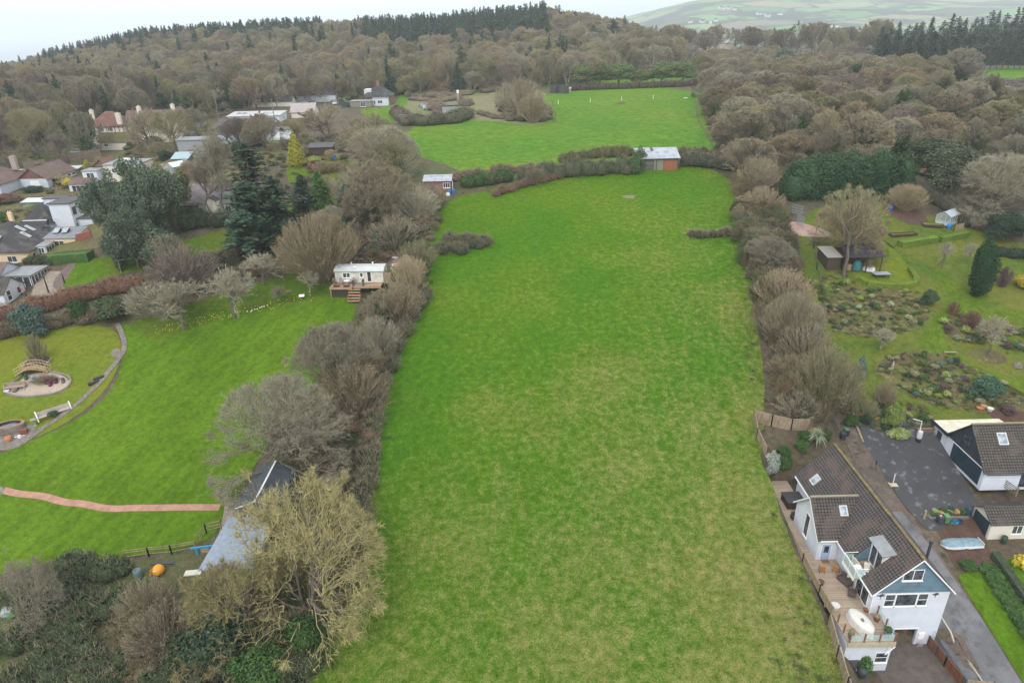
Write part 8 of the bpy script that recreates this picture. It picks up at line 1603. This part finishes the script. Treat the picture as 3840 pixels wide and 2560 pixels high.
panel(h, 'rusty_door', (36.2, 160.0, 24.6), (1, 0, 0), 2.9, 2.6, N_S, M_['rust'], .06, o); panel(h, 'pale_door', (34.6, 160.0, 24.8), (1, 0, 0), 1.4, 2.5, N_S, P((.22, .24, .17), .8, 0, .4), .05, o); MB().box(33.9, 159.8, 24.2, 34.2, 159.98, 27.4).build('prop', M_['timber'], h, o)
# tanks and stakes in the upper field
for px, r, hh, l_ in (((2080, 348), 2.0, 3.0, 'left dark round water tank at the top corner of the upper field'), ((2112, 350), 2.4, 3.2, 'right dark round water tank, slightly taller, at the top of the upper field')):
    p = G(*px); put('water_tank', MB().lathe([(r, -.3), (r, hh), (r*.96, hh), (r*.96, hh-.4), (0, hh-.4)], seg=20), linemat('ribbed_tank', (.07, .07, .07), .4, 0, .6, .6, .1), (p[0], p[1], p[2]), l_, 'tank')
for k, (px, l_) in enumerate((((2093, 392), 'leftmost white stake in the line across the upper field'), ((2213, 385), 'second white stake from the left in the upper field'), ((2330, 378), 'white stake beside the bare brown patch'), ((2449, 372), 'fourth white stake, the tallest, in the upper field'))): p = G(*px); put('white_stake', MB().tube([(0, 0, 0), (.1, 0, 1.5)], .11, 6), M_['upvc'], (p[0], p[1], p[2]), l_, 'stake')
p = G(2570, 370); put('white_stake', MB().tube([(-.8, 0, .2), (.8, 0, .25)], .16, 6), M_['upvc'], (p[0], p[1], p[2]), 'fallen white stake at the right end of the line', 'stake'); p = G(2138, 346); put('white_sign', MB().tube([(0, 0, 0), (0, 0, 1.6)], .1, 5).cbox((0, -.1, 1.8), (1.0, .08, .6)), M_['upvc'], (p[0], p[1], p[2]), 'small white sign beside the round tanks', 'sign')
p = G(2284, 170); put('white_marker', MB().tube([(0, 0, 0), (0, 0, 2.2)], .35, 6), M_['upvc'], (p[0], p[1], p[2]), 'white marker post in the park meadow below the cedar', 'post')
sheet('bare_patch', [(2308,386),(2345,381),(2348,390),(2312,394)], M_['earth'], .09, 1.5); sheet('bare_patch', [(2325,735),(2395,733),(2372,741),(2388,748),(2340,744)], soil('dead_grass', ((.21, .19, .12), (.13, .17, .05), (.25, .22, .15)), (.5, 1, 5)), .09, 1)
M_['rut'] = soil('wheel_rut', ((.11, .09, .05), (.09, .11, .035), (.07, .055, .04)), (.15, .8, 4))
for pts_ in ([(2072,372),(2074,400),(2085,430),(2075,462),(1990,480)], [(2055,410),(2070,440),(2085,462)], [(2605,360),(2612,400),(2615,450),(2660,530),(2690,570)], [(2628,360),(2632,410),(2660,490),(2700,560)]): strip('wheel_track', pts_, .55, M_['rut'], .075, step=2)
junk((1600, 402), 6, 12, 'wreck part in the rough pasture', 1.5, [((.3, .32, .33), 'grey'), ((.55, .57, .6), 'white'), ((.06, .12, .25), 'blue')]); car((G(1607, 412)[0], G(1607, 412)[1], gz(*G(1607, 412)[:2])), .1, (.4, .42, .45), 'silver scrap car in the rough pasture'); car((G(1590, 400)[0], G(1590, 400)[1], gz(*G(1590, 400)[:2])), .3, (.12, .13, .14), 'dark scrap car behind the silver one')
p = G(1690, 432); t = empty('livestock_trailer', (p[0], p[1]+2, p[2]), .05, 'pale metal container behind the long bramble mound', 'container'); MB().box(-3, -1.2, .2, 3, 1.2, 2.8).build('box_body', P((.33, .34, .35), .6), t); MB().box(-3.05, -1.25, 2.81, 3.05, 1.25, 3.2).build('dark_cover', P((.05, .055, .05)), t)
p = G(1718, 378); t = empty('standpipe', (p[0], p[1], p[2]), 0, 'white-topped stone post by the brush heap', 'post'); MB().box(-.5, -.4, 0, .5, .4, 3.0).build('stone', P((.3, .28, .25)), t); MB().box(-.45, -.35, 3.0, .45, .35, 4.2).build('cap', M_['upvc'], t)
mass('brush_heap', area([(1720,380),(1765,382),(1770,398),(1730,400)], 1.6, 1.6, seed=50), 900, .3, (.14, .10, .08), 'heap of cut brushwood in the rough pasture', 'brush heap', None, 2500)
p = G(1985, 322); t = empty('field_gate', (p[0], p[1], p[2]), 0, 'grey gate and tall post behind the thorn thicket', 'gate')
for z in (.4, .8, 1.2, 1.6): MB().box(0, 0, z, 4.2, .06, z+.1).build('bar', M_['metal'], t)
MB().box(-.2, -.1, 0, 0, .1, 4.5).build('gate_post', M_['timber'], t)
# ================================================================ right garden furniture
o = (58.5, 112.6, 16.2); h = house('carport', o, 'open-fronted shelter with black hipped roof full of stored gear', 'carport')
R_ = MB(); zc0 = 19.0; a, b_, c, d = (57.9, 111.8, zc0), (64.7, 111.8, zc0), (66.6, 119.2, zc0+.2), (59.9, 119.2, zc0+.2); k1, k2 = (61.6, 115.6, 20.9), (63.4, 117.6, 20.9)
R_.slab([a, b_, k2, k1], .1).slab([b_, c, k2], .1).slab([c, d, k1, k2], .1).slab([d, a, k1], .1).build('roof', plain('black_felt_roof', (.055, .05, .06), .9, 0, .2, 1), h, o)
for x in (58.4, 61.8, 64.3): MB().box(x-.07, 112.1, 16.0, x+.07, 112.25, 19.0).build('post', M_['btimber'], h, o)
MB().box(58.2, 117.8, 16, 66, 117.9, 19).box(58.2, 112.4, 16, 58.3, 117.8, 19.0).build('wall', M_['btimber'], h, o)
put('tarpaulin_heap', MB().lathe([(.9, 0), (.85, .8), (.6, 1.6), (0, 1.9)], seg=9), P((.03, .15, .14)), (60.6, 113.2, 16.35), 'dark teal tarpaulin heap under the carport', 'tarpaulin', smooth=True); put('white_sack_pile', MB().lathe([(1.1, 0), (1.0, .4), (.4, .8), (0, .9)], seg=9), P((.6, .6, .6)), (62.7, 112.9, 16.3), 'white heap under the right side of the carport', 'sacks', smooth=True); put('log_store', MB().box(-.6, -.3, 0, .6, .3, 1.1), P((.3, .2, .13)), (59.0, 113.2, 16.3), 'stack of cut logs at the left carport post', 'logs')
o = (56.4, 114.0, 16.4); h = house('timber_shed', o, 'grey timber shed tucked against the left side of the carport', 'shed'); vol(h, 55.4, 113.2, 57.7, 117.5, 15.6, 18.6, 19.2, 'mono', 'x', 'btimber', P((.3, .28, .26), .8), .2, .08, o)
p = G(3302, 1040); t = empty('table_tennis_table', (p[0], p[1], p[2]), .02, 'grey table tennis table on the mossy lawn', 'table'); MB().box(-1.4, -.75, .74, 1.4, .75, .79).build('tabletop', P((.30, .34, .37), .5), t)
for x in (-1.1, 1.1):
    for y in (-.55, .55): MB().box(x-.03, y-.03, 0, x+.03, y+.03, .74).build('leg', P((.05, .05, .05)), t)
p = G(3562, 1330); t = empty('garden_bench', (p[0], p[1], p[2]), -.1, 'plain timber bench on the grass walk', 'bench'); MB().box(-.9, -.2, .42, .9, .2, .48).build('seat', M_['timber'], t)
for x in (-.75, .75): MB().box(x-.05, -.18, 0, x+.05, .18, .42).build('leg', M_['timber'], t)
p = G(3385, 882); t = empty('raised_bed', (p[0], p[1], p[2]), .12, 'long empty raised bed of dark boards', 'planter'); b = MB()
for q in ((-2.6, -.7, 2.6, -.6), (-2.6, .6, 2.6, .7), (-2.6, -.6, -2.5, .6), (2.5, -.6, 2.6, .6)): b.box(q[0], q[1], 0, q[2], q[3], .4)
b.build('boards', M_['btimber'], t); MB().box(-2.5, -.6, 0, 2.5, .6, .25).build('soil', M_['bed'], t)
p = G(3495, 845); t = empty('raised_bed', (p[0], p[1], p[2]), -.3, 'square raised bed beside the greenhouse', 'planter'); b = MB()
for q in ((-1.8, -1.2, 1.8, -1.1), (-1.8, 1.1, 1.8, 1.2), (-1.8, -1.1, -1.7, 1.1), (1.7, -1.1, 1.8, 1.1)): b.box(q[0], q[1], 0, q[2], q[3], .4)
b.build('boards', M_['btimber'], t); MB().box(-1.7, -1.1, 0, 1.7, 1.1, .3).build('soil', M_['moss'], t)
p = G(3500, 838); greenhouse((p[0]+.4, p[1]+.2, p[2]), 2.6, 4.6, 2.5, 'aluminium greenhouse in the top right garden', -.95, 5)
p = G(3557, 858); put('water_butt', MB().lathe([(.33, 0), (.38, .5), (.36, 1.0), (0, 1.05)], seg=12), P((.03, .2, .6), .4), (p[0], p[1], p[2]), 'bright blue water butt in front of the greenhouse', 'water butt', smooth=True); p = G(3340, 790); put('blue_barrel', MB().lathe([(.32, 0), (.36, .5), (.32, 1.1), (0, 1.15)], seg=12), P((.02, .1, .35), .4), (p[0], p[1], p[2]), 'dark blue barrel beside the straw-coloured bush', 'barrel', smooth=True)
fence('short_fence', [tuple(G(x, y)[:2]) for x, y in ((3580, 868), (3610, 862))], 1.3, M_['timber'], 'short tan fence right of the bright blue water butt')
for (px, rz, l_) in (((2968, 800), -1.0, 'upper leaf of the tall galvanised gate at the gravel drive'), ((2985, 840), -1.35, 'lower leaf of the tall galvanised gate at the gravel drive')):
    p = G(*px); t = empty('metal_gate', (p[0], p[1], p[2]), rz, l_, 'gate'); b = MB()
    for z in (.15, .7, 1.25, 1.8): b.box(0, -.03, z, 2.4, .03, z+.07)
    b.build('rails', P((.4, .45, .52), .4, .4), t); b = MB(); [b.box(k*.2, -.015, .15, k*.2+.03, .015, 1.85) for k in range(13)]; b.build('bars', P((.4, .45, .52), .4, .4), t)
for k in range(8): # log steps
    f = k/7; p = G(3315+f*75, 1388-f*62); put('timber_step', MB().cbox((0, 0, .1), (1.2, .2, .18)), M_['btimber'], (p[0], p[1], p[2]), 'log step in the flight climbing the sloping bed', 'step', 'log steps of the sloping bed', rz=.45)
for px, c, l_ in (((3672, 1538), (.45, .18, .08), 'wide terracotta bowl at the edge of the red earth'), ((3688, 1530), (.42, .28, .16), 'buff square pot behind the terracotta bowl'), ((3711, 1540), (.66, .65, .62), 'cream pot right of the terracotta bowl')):
    p = G(*px); pot((p[0], p[1], p[2]), .42, .45, c, l_)
p = G(3345, 1385); put('pale_stone', MB().lathe([(.15, 0), (.18, .8), (.05, 1.4), (0, 1.42)], seg=6), P((.4, .36, .3)), (p[0], p[1], p[2]), 'slim pale standing stone beside the log steps', 'stone'); 
p = G(3815, 1375); put('white_stones', MB().lathe([(.7, 0), (.6, .4), (.2, .7), (0, .72)], seg=7), M_['stone'], (p[0], p[1], p[2]), 'pale heap of stones at the right edge of the garden', 'stones'); fence('net_posts', [tuple(G(x, y)[:2]) for x, y in ((3060, 870), (3050, 930), (3062, 1010), (3085, 1100), (3092, 1180))], 1.3, P((.05, .12, .10)), 'dark green netting fence along the hedge foot in the right garden', None, 5, rails=(.3, .8))
# ================================================================ left garden furniture
def archb(): 
    p = G(128, 1400); t = empty('garden_bridge', (p[0], p[1], p[2]), .15, 'small arched wooden bridge over the dry pond', 'bridge'); n = 14; b = MB(); wd2 = linemat('bridge_boards', (.36, .26, .12), .16, 0, .5, .8, .3, 'obj')
    arc = lambda f: .25+.75*math.sin(math.pi*f)
    for i in range(n): f = i/n; x = -2.2+4.4*f; b.cbox((x+.15, 0, arc(f+.03)), (.27, 1.5, .06), ry=-.75*math.cos(math.pi*(f+.03)) * .6)
    b.build('boards', wd2, t)
    for y in (-.75, .75):
        r = MB()
        for z in (.95, .5): r.tube([(-2.2+4.4*k/10, y, arc(k/10)+z) for k in range(11)], .045, 5)
        for k in range(11): r.tube([(-2.2+4.4*k/10, y, arc(k/10)-.05), (-2.2+4.4*k/10, y, arc(k/10)+.95)], .03, 4)
        r.build('railing', P((.50, .40, .24), .8), t)
archb()
p = G(60, 1458); t = empty('timber_swing_seat', (p[0], p[1], p[2]), .2, 'low weathered timber bench frame on the gravel', 'bench'); wt = P((.32, .25, .20), .9)
MB().box(-1.4, -.4, .4, 1.4, .4, .48).build('seat', wt, t); MB().box(-1.4, .38, .48, 1.4, .44, .95).build('backrest', wt, t)
for x in (-1.35, 1.35): MB().tube([(x, -.6, 0), (x, 0, 1.1), (x, .6, 0)], .06, 5).build('leg', wt, t)
p = G(57, 1468); put('stone_pot', MB().lathe([(.28, 0), (.42, .3), (.35, .55), (.2, .5), (0, .5)], seg=12), M_['stone'], (p[0], p[1], p[2]), 'round stone pot on the gravel in front of the timber bench', 'pot'); p = G(28, 1470); put('white_box', MB().box(-.35, -.25, 0, .35, .25, .35), P((.65, .65, .65)), (p[0], p[1], p[2]), 'small white box at the left tip of the gravel', 'box')
for k, (x, y, c, l_) in enumerate(((190, 1448, (.13, .02, .05), 'dark red seat ornament on the gravel'), (178, 1440, (.12, .02, .04), 'maroon ornament nearest the brown grass patch'), (212, 1437, (.1, .02, .05), 'small maroon ornament right of the red seat'), (238, 1436, (.12, .1, .13), 'dark grey figure at the right end of the gravel'), (100, 1424, (.04, .07, .05), 'dark green pot behind the gravel'), (127, 1430, (.2, .35, .38), 'pale blue bowl beside the brown grass patch'), (152, 1390, (.08, .16, .2), 'blue-green barrel at the bridge end'))):
    p = G(x, y); put('garden_ornament', MB().lathe([(.2, 0), (.28, .25), (.12, .5), (.2, .75), (0, .9)], seg=8).cbox((0, .15, .6), (.5, .1, .5)), P(c), (p[0], p[1], p[2]), l_, 'ornament')
mass('dead_grass_patch', [(G(170, 1430)[0], G(170, 1430)[1], G(170, 1430)[2]+.1, 1.7, .9, .45)], 700, .14, (.2, .15, .09), 'brown dead plant patch in the middle of the gravel', 'plant', None, 900, corek=.6)
rim = [(20,1478),(22,1450),(60,1428),(85,1410),(88,1370),(110,1345),(150,1335)], [(22,1478),(60,1489),(150,1488),(230,1472),(268,1440),(262,1412),(225,1402),(170,1392),(165,1380),(195,1345)]
for r in rim: strip('stone_rim', r, .28, M_['stone'], .09, h=.12)
p = G(42, 1610); sheet('well_paving', [(-10,1600),(40,1585),(110,1590),(140,1605),(120,1640),(60,1672),(0,1680),(-20,1640)], M_['stone'], .09, .8)
t = empty('raised_stone_pond', (p[0], p[1], p[2]), .25, 'oval raised brick pond with rusty rim at the left edge', 'pond'); 
def oval(r0, r1, z0, z1, n=20): b = MB(); [b.quad([(r0*1.7*math.cos(a), r0*math.sin(a), z0), (r0*1.7*math.cos(a+.3142), r0*math.sin(a+.3142), z0), (r1*1.7*math.cos(a+.3142), r1*math.sin(a+.3142), z1), (r1*1.7*math.cos(a), r1*math.sin(a), z1)]) for a in [k*.31416 for k in range(n)]]; return b
b = oval(1.15, 1.1, -.1, .9); c2_ = oval(1.1, .85, .9, .92); b.build('wall', M_['stone'], t); c2_.build('rim', P((.35, .18, .1), .8, 0, .4), t); oval(.85, .01, .7, .7).build('water', M_['glass'], t)
p = G(35, 1655); put('terracotta_urn', MB().lathe([(.25, 0), (.42, .35), (.36, .8), (.22, .85), (.2, .6), (0, .6)], seg=12), P((.5, .2, .09)), (p[0], p[1], p[2]), 'terracotta urn in front of the raised pond', 'urn', smooth=True); p = G(92, 1625); put('rusty_crate', MB().cbox((0, 0, .35), (.9, .7, .7), rz=.3), P((.2, .07, .05)), (p[0], p[1], p[2]), 'rusty red box beside the raised pond', 'box'); p = G(75, 1640); put('white_ornament', MB().cbox((0, 0, .2), (1.2, .15, .1), rz=.4).lathe([(.3, 0), (.2, .4), (0, .5)], seg=7), P((.65, .65, .66)), (p[0], p[1], p[2]), 'white ornament lying below the raised pond', 'ornament')
p = G(133, 1595); put('bird_bath', MB().lathe([(.3, 0), (.12, .2), (.1, .8), (.42, .95), (.42, 1.02), (.1, .97), (0, .97)], seg=14), P((.25, .27, .24)), (p[0], p[1], p[2]), 'stone bird bath beside the raised pond', 'bird bath', smooth=True)
p = G(205, 1558); t = empty('long_garden_seat', (p[0], p[1], p[2]), .75, 'long white-ended garden seat against the curved edging', 'bench'); MB().box(-2.0, -.3, .42, 2.0, .3, .5).build('seat', P((.45, .38, .33)), t); MB().box(-2.0, .28, .5, 2.0, .36, 1.1).build('backrest', P((.48, .42, .38)), t)
for x in (-2.05, 2.05): MB().prism([(x, -.45, 0), (x, .45, 0), (x, .45, 1.3), (x, -.2, .75)], (.12, 0, 0)).build('end_panel', M_['upvc'], t)
p = G(203, 1565); plant('small', p, 1.0, .7, 'dark', 'small dark shrub in front of the white-ended seat', 'plant')
for px, l_ in (((352, 1440), 'left dark pipe lying against the curved edging'), ((372, 1422), 'right dark pipe lying against the curved edging')): p = G(*px); put('drain_pipe', MB().tube([(-.5, -.5, .25), (.5, .5, .25)], .25, 10, False).tube([(-.5, -.5, .25), (.5, .5, .25)], .2, 10, False), P((.05, .035, .035)), (p[0], p[1], p[2]), l_, 'pipe')
sheet('pebble_ring', [(415,1318),(445,1305),(455,1325),(440,1345),(418,1340)], M_['stone'], .1, .6); sheet('pebble_ring', [(335,1440),(365,1415),(375,1425),(350,1450)], M_['stone'], .1, .6)
p = G(1088, 1128); t = empty('bird_table', (p[0], p[1], p[2]), .2, 'brown wooden bird table on the lawn', 'bird table'); MB().tube([(0, 0, 0), (0, 0, 1.7)], .06, 6).cbox((0, 0, .05), (.8, .12, .1)).cbox((0, 0, .05), (.12, .8, .1)).build('post', P((.2, .07, .04)), t); MB().cbox((0, 0, 1.75), (.9, .6, .08)).build('tray', P((.22, .12, .09)), t)
p = G(1133, 1118); t = empty('bird_box', (p[0], p[1], p[2]), .2, 'small white pitched box lying on the lawn near the bird table', 'box'); MB().box(-.3, -.3, 0, .3, .3, .4).build('box_body', P((.04, .04, .05)), t); MB().slab([(-.45, -.4, .4), (.45, -.4, .4), (.45, 0, .7), (-.45, 0, .7)], .03).slab([(.45, .4, .4), (-.45, .4, .4), (-.45, 0, .7), (.45, 0, .7)], .03).build('lid', M_['upvc'], t)
for k in range(9): p = G(930+k*9+rj.uniform(-3, 3), 1172-k*3+rj.uniform(-3, 3)); put('white_globe', MB().lathe([(0, 0), (.13, .08), (.13, .18), (0, .26)], seg=8), M_['upvc'], (p[0], p[1], p[2]), 'small white ball lying in the line on the lawn edge', 'globe', 'white balls on the lawn edge')
dv, df = [], []
for k in range(170):
    x = rj.uniform(580, 1180); y = 1255-(x-560)*.21+rj.uniform(-22, 10); p = G(x, y); r = .09
    for q in range(3): n = len(dv); a = rj.uniform(0, 6); z = p[2]+.3+q*.03; dv += [(p[0]+r*math.cos(a), p[1]+r*math.sin(a), z), (p[0]+r*math.cos(a+2.1), p[1]+r*math.sin(a+2.1), z+.04), (p[0]+r*math.cos(a+4.2), p[1]+r*math.sin(a+4.2), z)]; df.append((n, n+1, n+2))
tag(mesh_obj('daffodils', npmesh('daffodils', dv, df, P((.75, .6, .03)))), 'yellow daffodils scattered under the orchard trees', 'flowers', None, 'stuff')
# sheds by the large trees
o = (-33, 64, 4.5); h = house('corrugated_shed', o, 'dark corrugated gabled shed with white ridge under the bare tree', 'shed'); cz = M_['corrg']
MB().prism([(-31.9, 63.5, 4.2), (-27.6, 63.5, 4.2), (-27.6, 63.5, 7.3), (-29.75, 63.5, 8.1), (-31.9, 63.5, 7.3)], (0, 7.2, 0)).build('wall', linemat('navy_sheet', (.04, .07, .12), .2, 0, .6, .5), h, o)
for s in (-1, 1): q = [(-29.75+s*2.45, 63.2, 7.25), (-29.75+s*2.45, 70.9, 7.25), (-29.75, 70.9, 8.2), (-29.75, 63.2, 8.2)]; MB().slab(q if s > 0 else [q[1], q[0], q[3], q[2]], .06).build('roof_sheet', cz, h, o)
MB().box(-29.85, 63.15, 8.19, -29.65, 70.95, 8.26).build('ridge_cap', M_['upvc'], h, o); MB().prism([(-32.2, 63.15, 7.1), (-29.75, 63.15, 8.05), (-27.3, 63.15, 7.1), (-27.3, 63.15, 7.25), (-29.75, 63.15, 8.2), (-32.2, 63.15, 7.25)], (0, -.03, 0)).build('bargeboard', M_['upvc'], h, o)
o = (-34, 56, 3); h = house('low_shed', o, 'blue-grey flat-roofed shed leaning below the gabled one', 'shed'); MB().prism([(-33.4, 56.0, 2.2), (-28.4, 56.0, 2.2), (-28.4, 56.0, 5.2), (-33.4, 56.0, 5.0)], (0, 7.2, 0)).build('wall', P((.3, .33, .36)), h, o); MB().slab([(-33.9, 55.6, 5.1), (-28.0, 55.6, 5.2), (-28.0, 63.3, 5.9), (-33.3, 63.3, 5.8)], .1).build('roof', plain('grey_sheet_roof', (.25, .30, .36), .5, 0, .3, 2), h, o)
fence('rail_fence', [tuple(G(x, y)[:2]) for x, y in ((470, 2098), (560, 2086), (645, 2078), (735, 2062))], 1.25, M_['timber'], 'mossy post and rail fence along the lower lawn', None, 2.9, post=P((.25, .22, .09), .9), rails=(.3, .75, .98)); fence('rail_fence', [tuple(G(x, y)[:2]) for x, y in ((745, 2040), (775, 2000), (830, 1985))], 1.3, M_['timber'], 'short corner of post and rail fence beside the low shed', None, 2.5, post=P((.25, .22, .09), .9), rails=(.3, .6, .95))
fence('rail_fence', [tuple(G(x, y)[:2]) for x, y in ((-20, 2200), (100, 2180), (190, 2160))], 1.1, M_['btimber'], 'dark broken fence beside the contorted birch', None, 3, post=P((.12, .1, .07), .9), rails=(.4, .9))
p = G(598, 2148); t = empty('orange_sack', (p[0], p[1], p[2]), 0, 'bulging orange sack on the ground below the rail fence', 'sack'); MB().lathe([(.4, 0), (.66, .3), (.6, .7), (.35, 1.0), (0, 1.05)], seg=12).build('bag', P((.75, .33, .03), .6), t, None, True); MB().tube([(-.5, -.3, .7), (-.8, -.5, .1)], .07, 5).tube([(-.4, -.4, .9), (-.7, -.4, .7)], .06, 5).build('strap', P((.7, .22, .03)), t); MB().cbox((-.1, -.55, .7), (.3, .04, .3), rx=.4).build('label_patch', M_['upvc'], t)
p = G(522, 2165); put('water_butt', MB().lathe([(.38, 0), (.44, .5), (.42, 1.1), (.36, 1.15), (.34, .9), (0, .9)], seg=14), P((.12, .19, .21), .5), (p[0], p[1], p[2]), 'grey-blue open barrel left of the orange sack', 'barrel', smooth=True)
p = G(610, 2112); put('dark_plank', MB().box(-1.3, -.2, 0, 1.3, .2, .12), P((.06, .06, .07)), (p[0], p[1], p[2]), 'dark plank lying below the rail fence', 'plank'); p = G(762, 2078); t = empty('blue_folding_stand', (p[0], p[1], p[2]), .15, 'blue folding frame leaning by the low shed', 'frame'); MB().box(-1.2, 0, .9, 1.2, .15, 1.1).box(-.7, 0, 0, -.5, .15, .9).build('frame_bars', P((.04, .3, .55)), t); MB().box(-.2, .1, .1, .7, .3, .9).build('cushion', P((.35, .28, .24)), t)
p = G(725, 2148); put('pale_slab', MB().box(-.9, -.4, 0, .9, .4, .12), P((.6, .57, .5)), (p[0], p[1], p[2]), 'pale speckled slab on the ground right of the orange sack', 'slab', rz=.1); junk((25, 2300), 9, 28, 'piece in the rubbish pile at the left edge', .6, [((.4, .42, .45), 'grey'), ((.6, .62, .65), 'white'), ((.1, .4, .12), 'green'), ((.04, .1, .4), 'blue')])
p = G(45, 2400); put('metal_pole', MB().tube([(-.2, -1.8, .2), (.3, 2.6, .9)], .06, 6), M_['metal'], (p[0], p[1], p[2]), 'long grey metal pole lying by the rubbish pile', 'pole')
for nm, px, rz, l_ in (('blue_tub', (1200, 640), 0, 'blue tub beside the dark lean-to behind the golden conifer'),): p = G(*px); put(nm, MB().lathe([(.4, 0), (.45, 1.0), (0, 1.05)], seg=12), P((.02, .14, .4)), (p[0]+1.5, p[1]+9, p[2]+1), l_, 'tub')
p = G(1205, 585); o = (p[0], p[1], p[2]); h = house('lean_to', o, 'dark tumbledown lean-to among the bushes behind the conifers', 'shed'); vol(h, p[0]-3, p[1], p[0]+3, p[1]+3, p[2]-.3, p[2]+2.1, p[2]+2.8, 'mono', 'x', 'btimber', 'felt', .3, .1, o)
p = G(1250, 605); 
for k in range(4): put('leaning_bar', MB().tube([(k*.5, 0, 0), (k*.5, 0, 1.3), (k*.5+.1, 1.8, 1.5)], .05, 4), P((.30, .38, .36)), (p[0], p[1], p[2]), ('first','second','third','last')[k]+' grey-green bar of the row leaning in the orchard plot', 'frame', 'leaning bars in the orchard plot')
# far houses
rs_ = np.random.RandomState(9)
for k in range(26):
    x, y = [(2700+rs_.uniform(0, 60), 38), (2880+rs_.uniform(-60, 60), 60), (3050+rs_.uniform(-60, 120), 98), (2620+rs_.uniform(-60, 90), 84)][k % 4]; p = G(x, y+rs_.uniform(-6, 6)); t = empty('far_farmhouse', p, rs_.uniform(0, 3), 'tiny pale house on the hazy far hillside', 'house', 'tiny houses on the far hillside'); vol(t, -7, -4, 7, 4, -2, 5, 9, 'gable', 'x', 'render', 'slate', .4, .3)
for k in range(16):
    x = 20+k*13; p = G(x, 300); yy = 690+rs_.uniform(-20, 60); xx = (x-1920)/2560*yy*.93; t = empty('far_villa', (xx, yy, gz(xx, yy)), rs_.uniform(0, 3), 'pale house in the hazy town at the far left', 'house', 'houses of the hazy town at the far left'); vol(t, -7, -4.5, 7, 4.5, -2, 5.5, 9, 'gable', 'x', 'cream', 'ptile', .4, .2)
pts = [(rs_.uniform(-640, -440), rs_.uniform(640, 800)) for _ in range(90)]; scatter('far_town_trees', pts, ['oak', 'pine1'], EM, (7, 12), (4, 7), 'dark trees of the hazy town at the far left', 'trees', seed=4) if 'oak' in PROTO else None
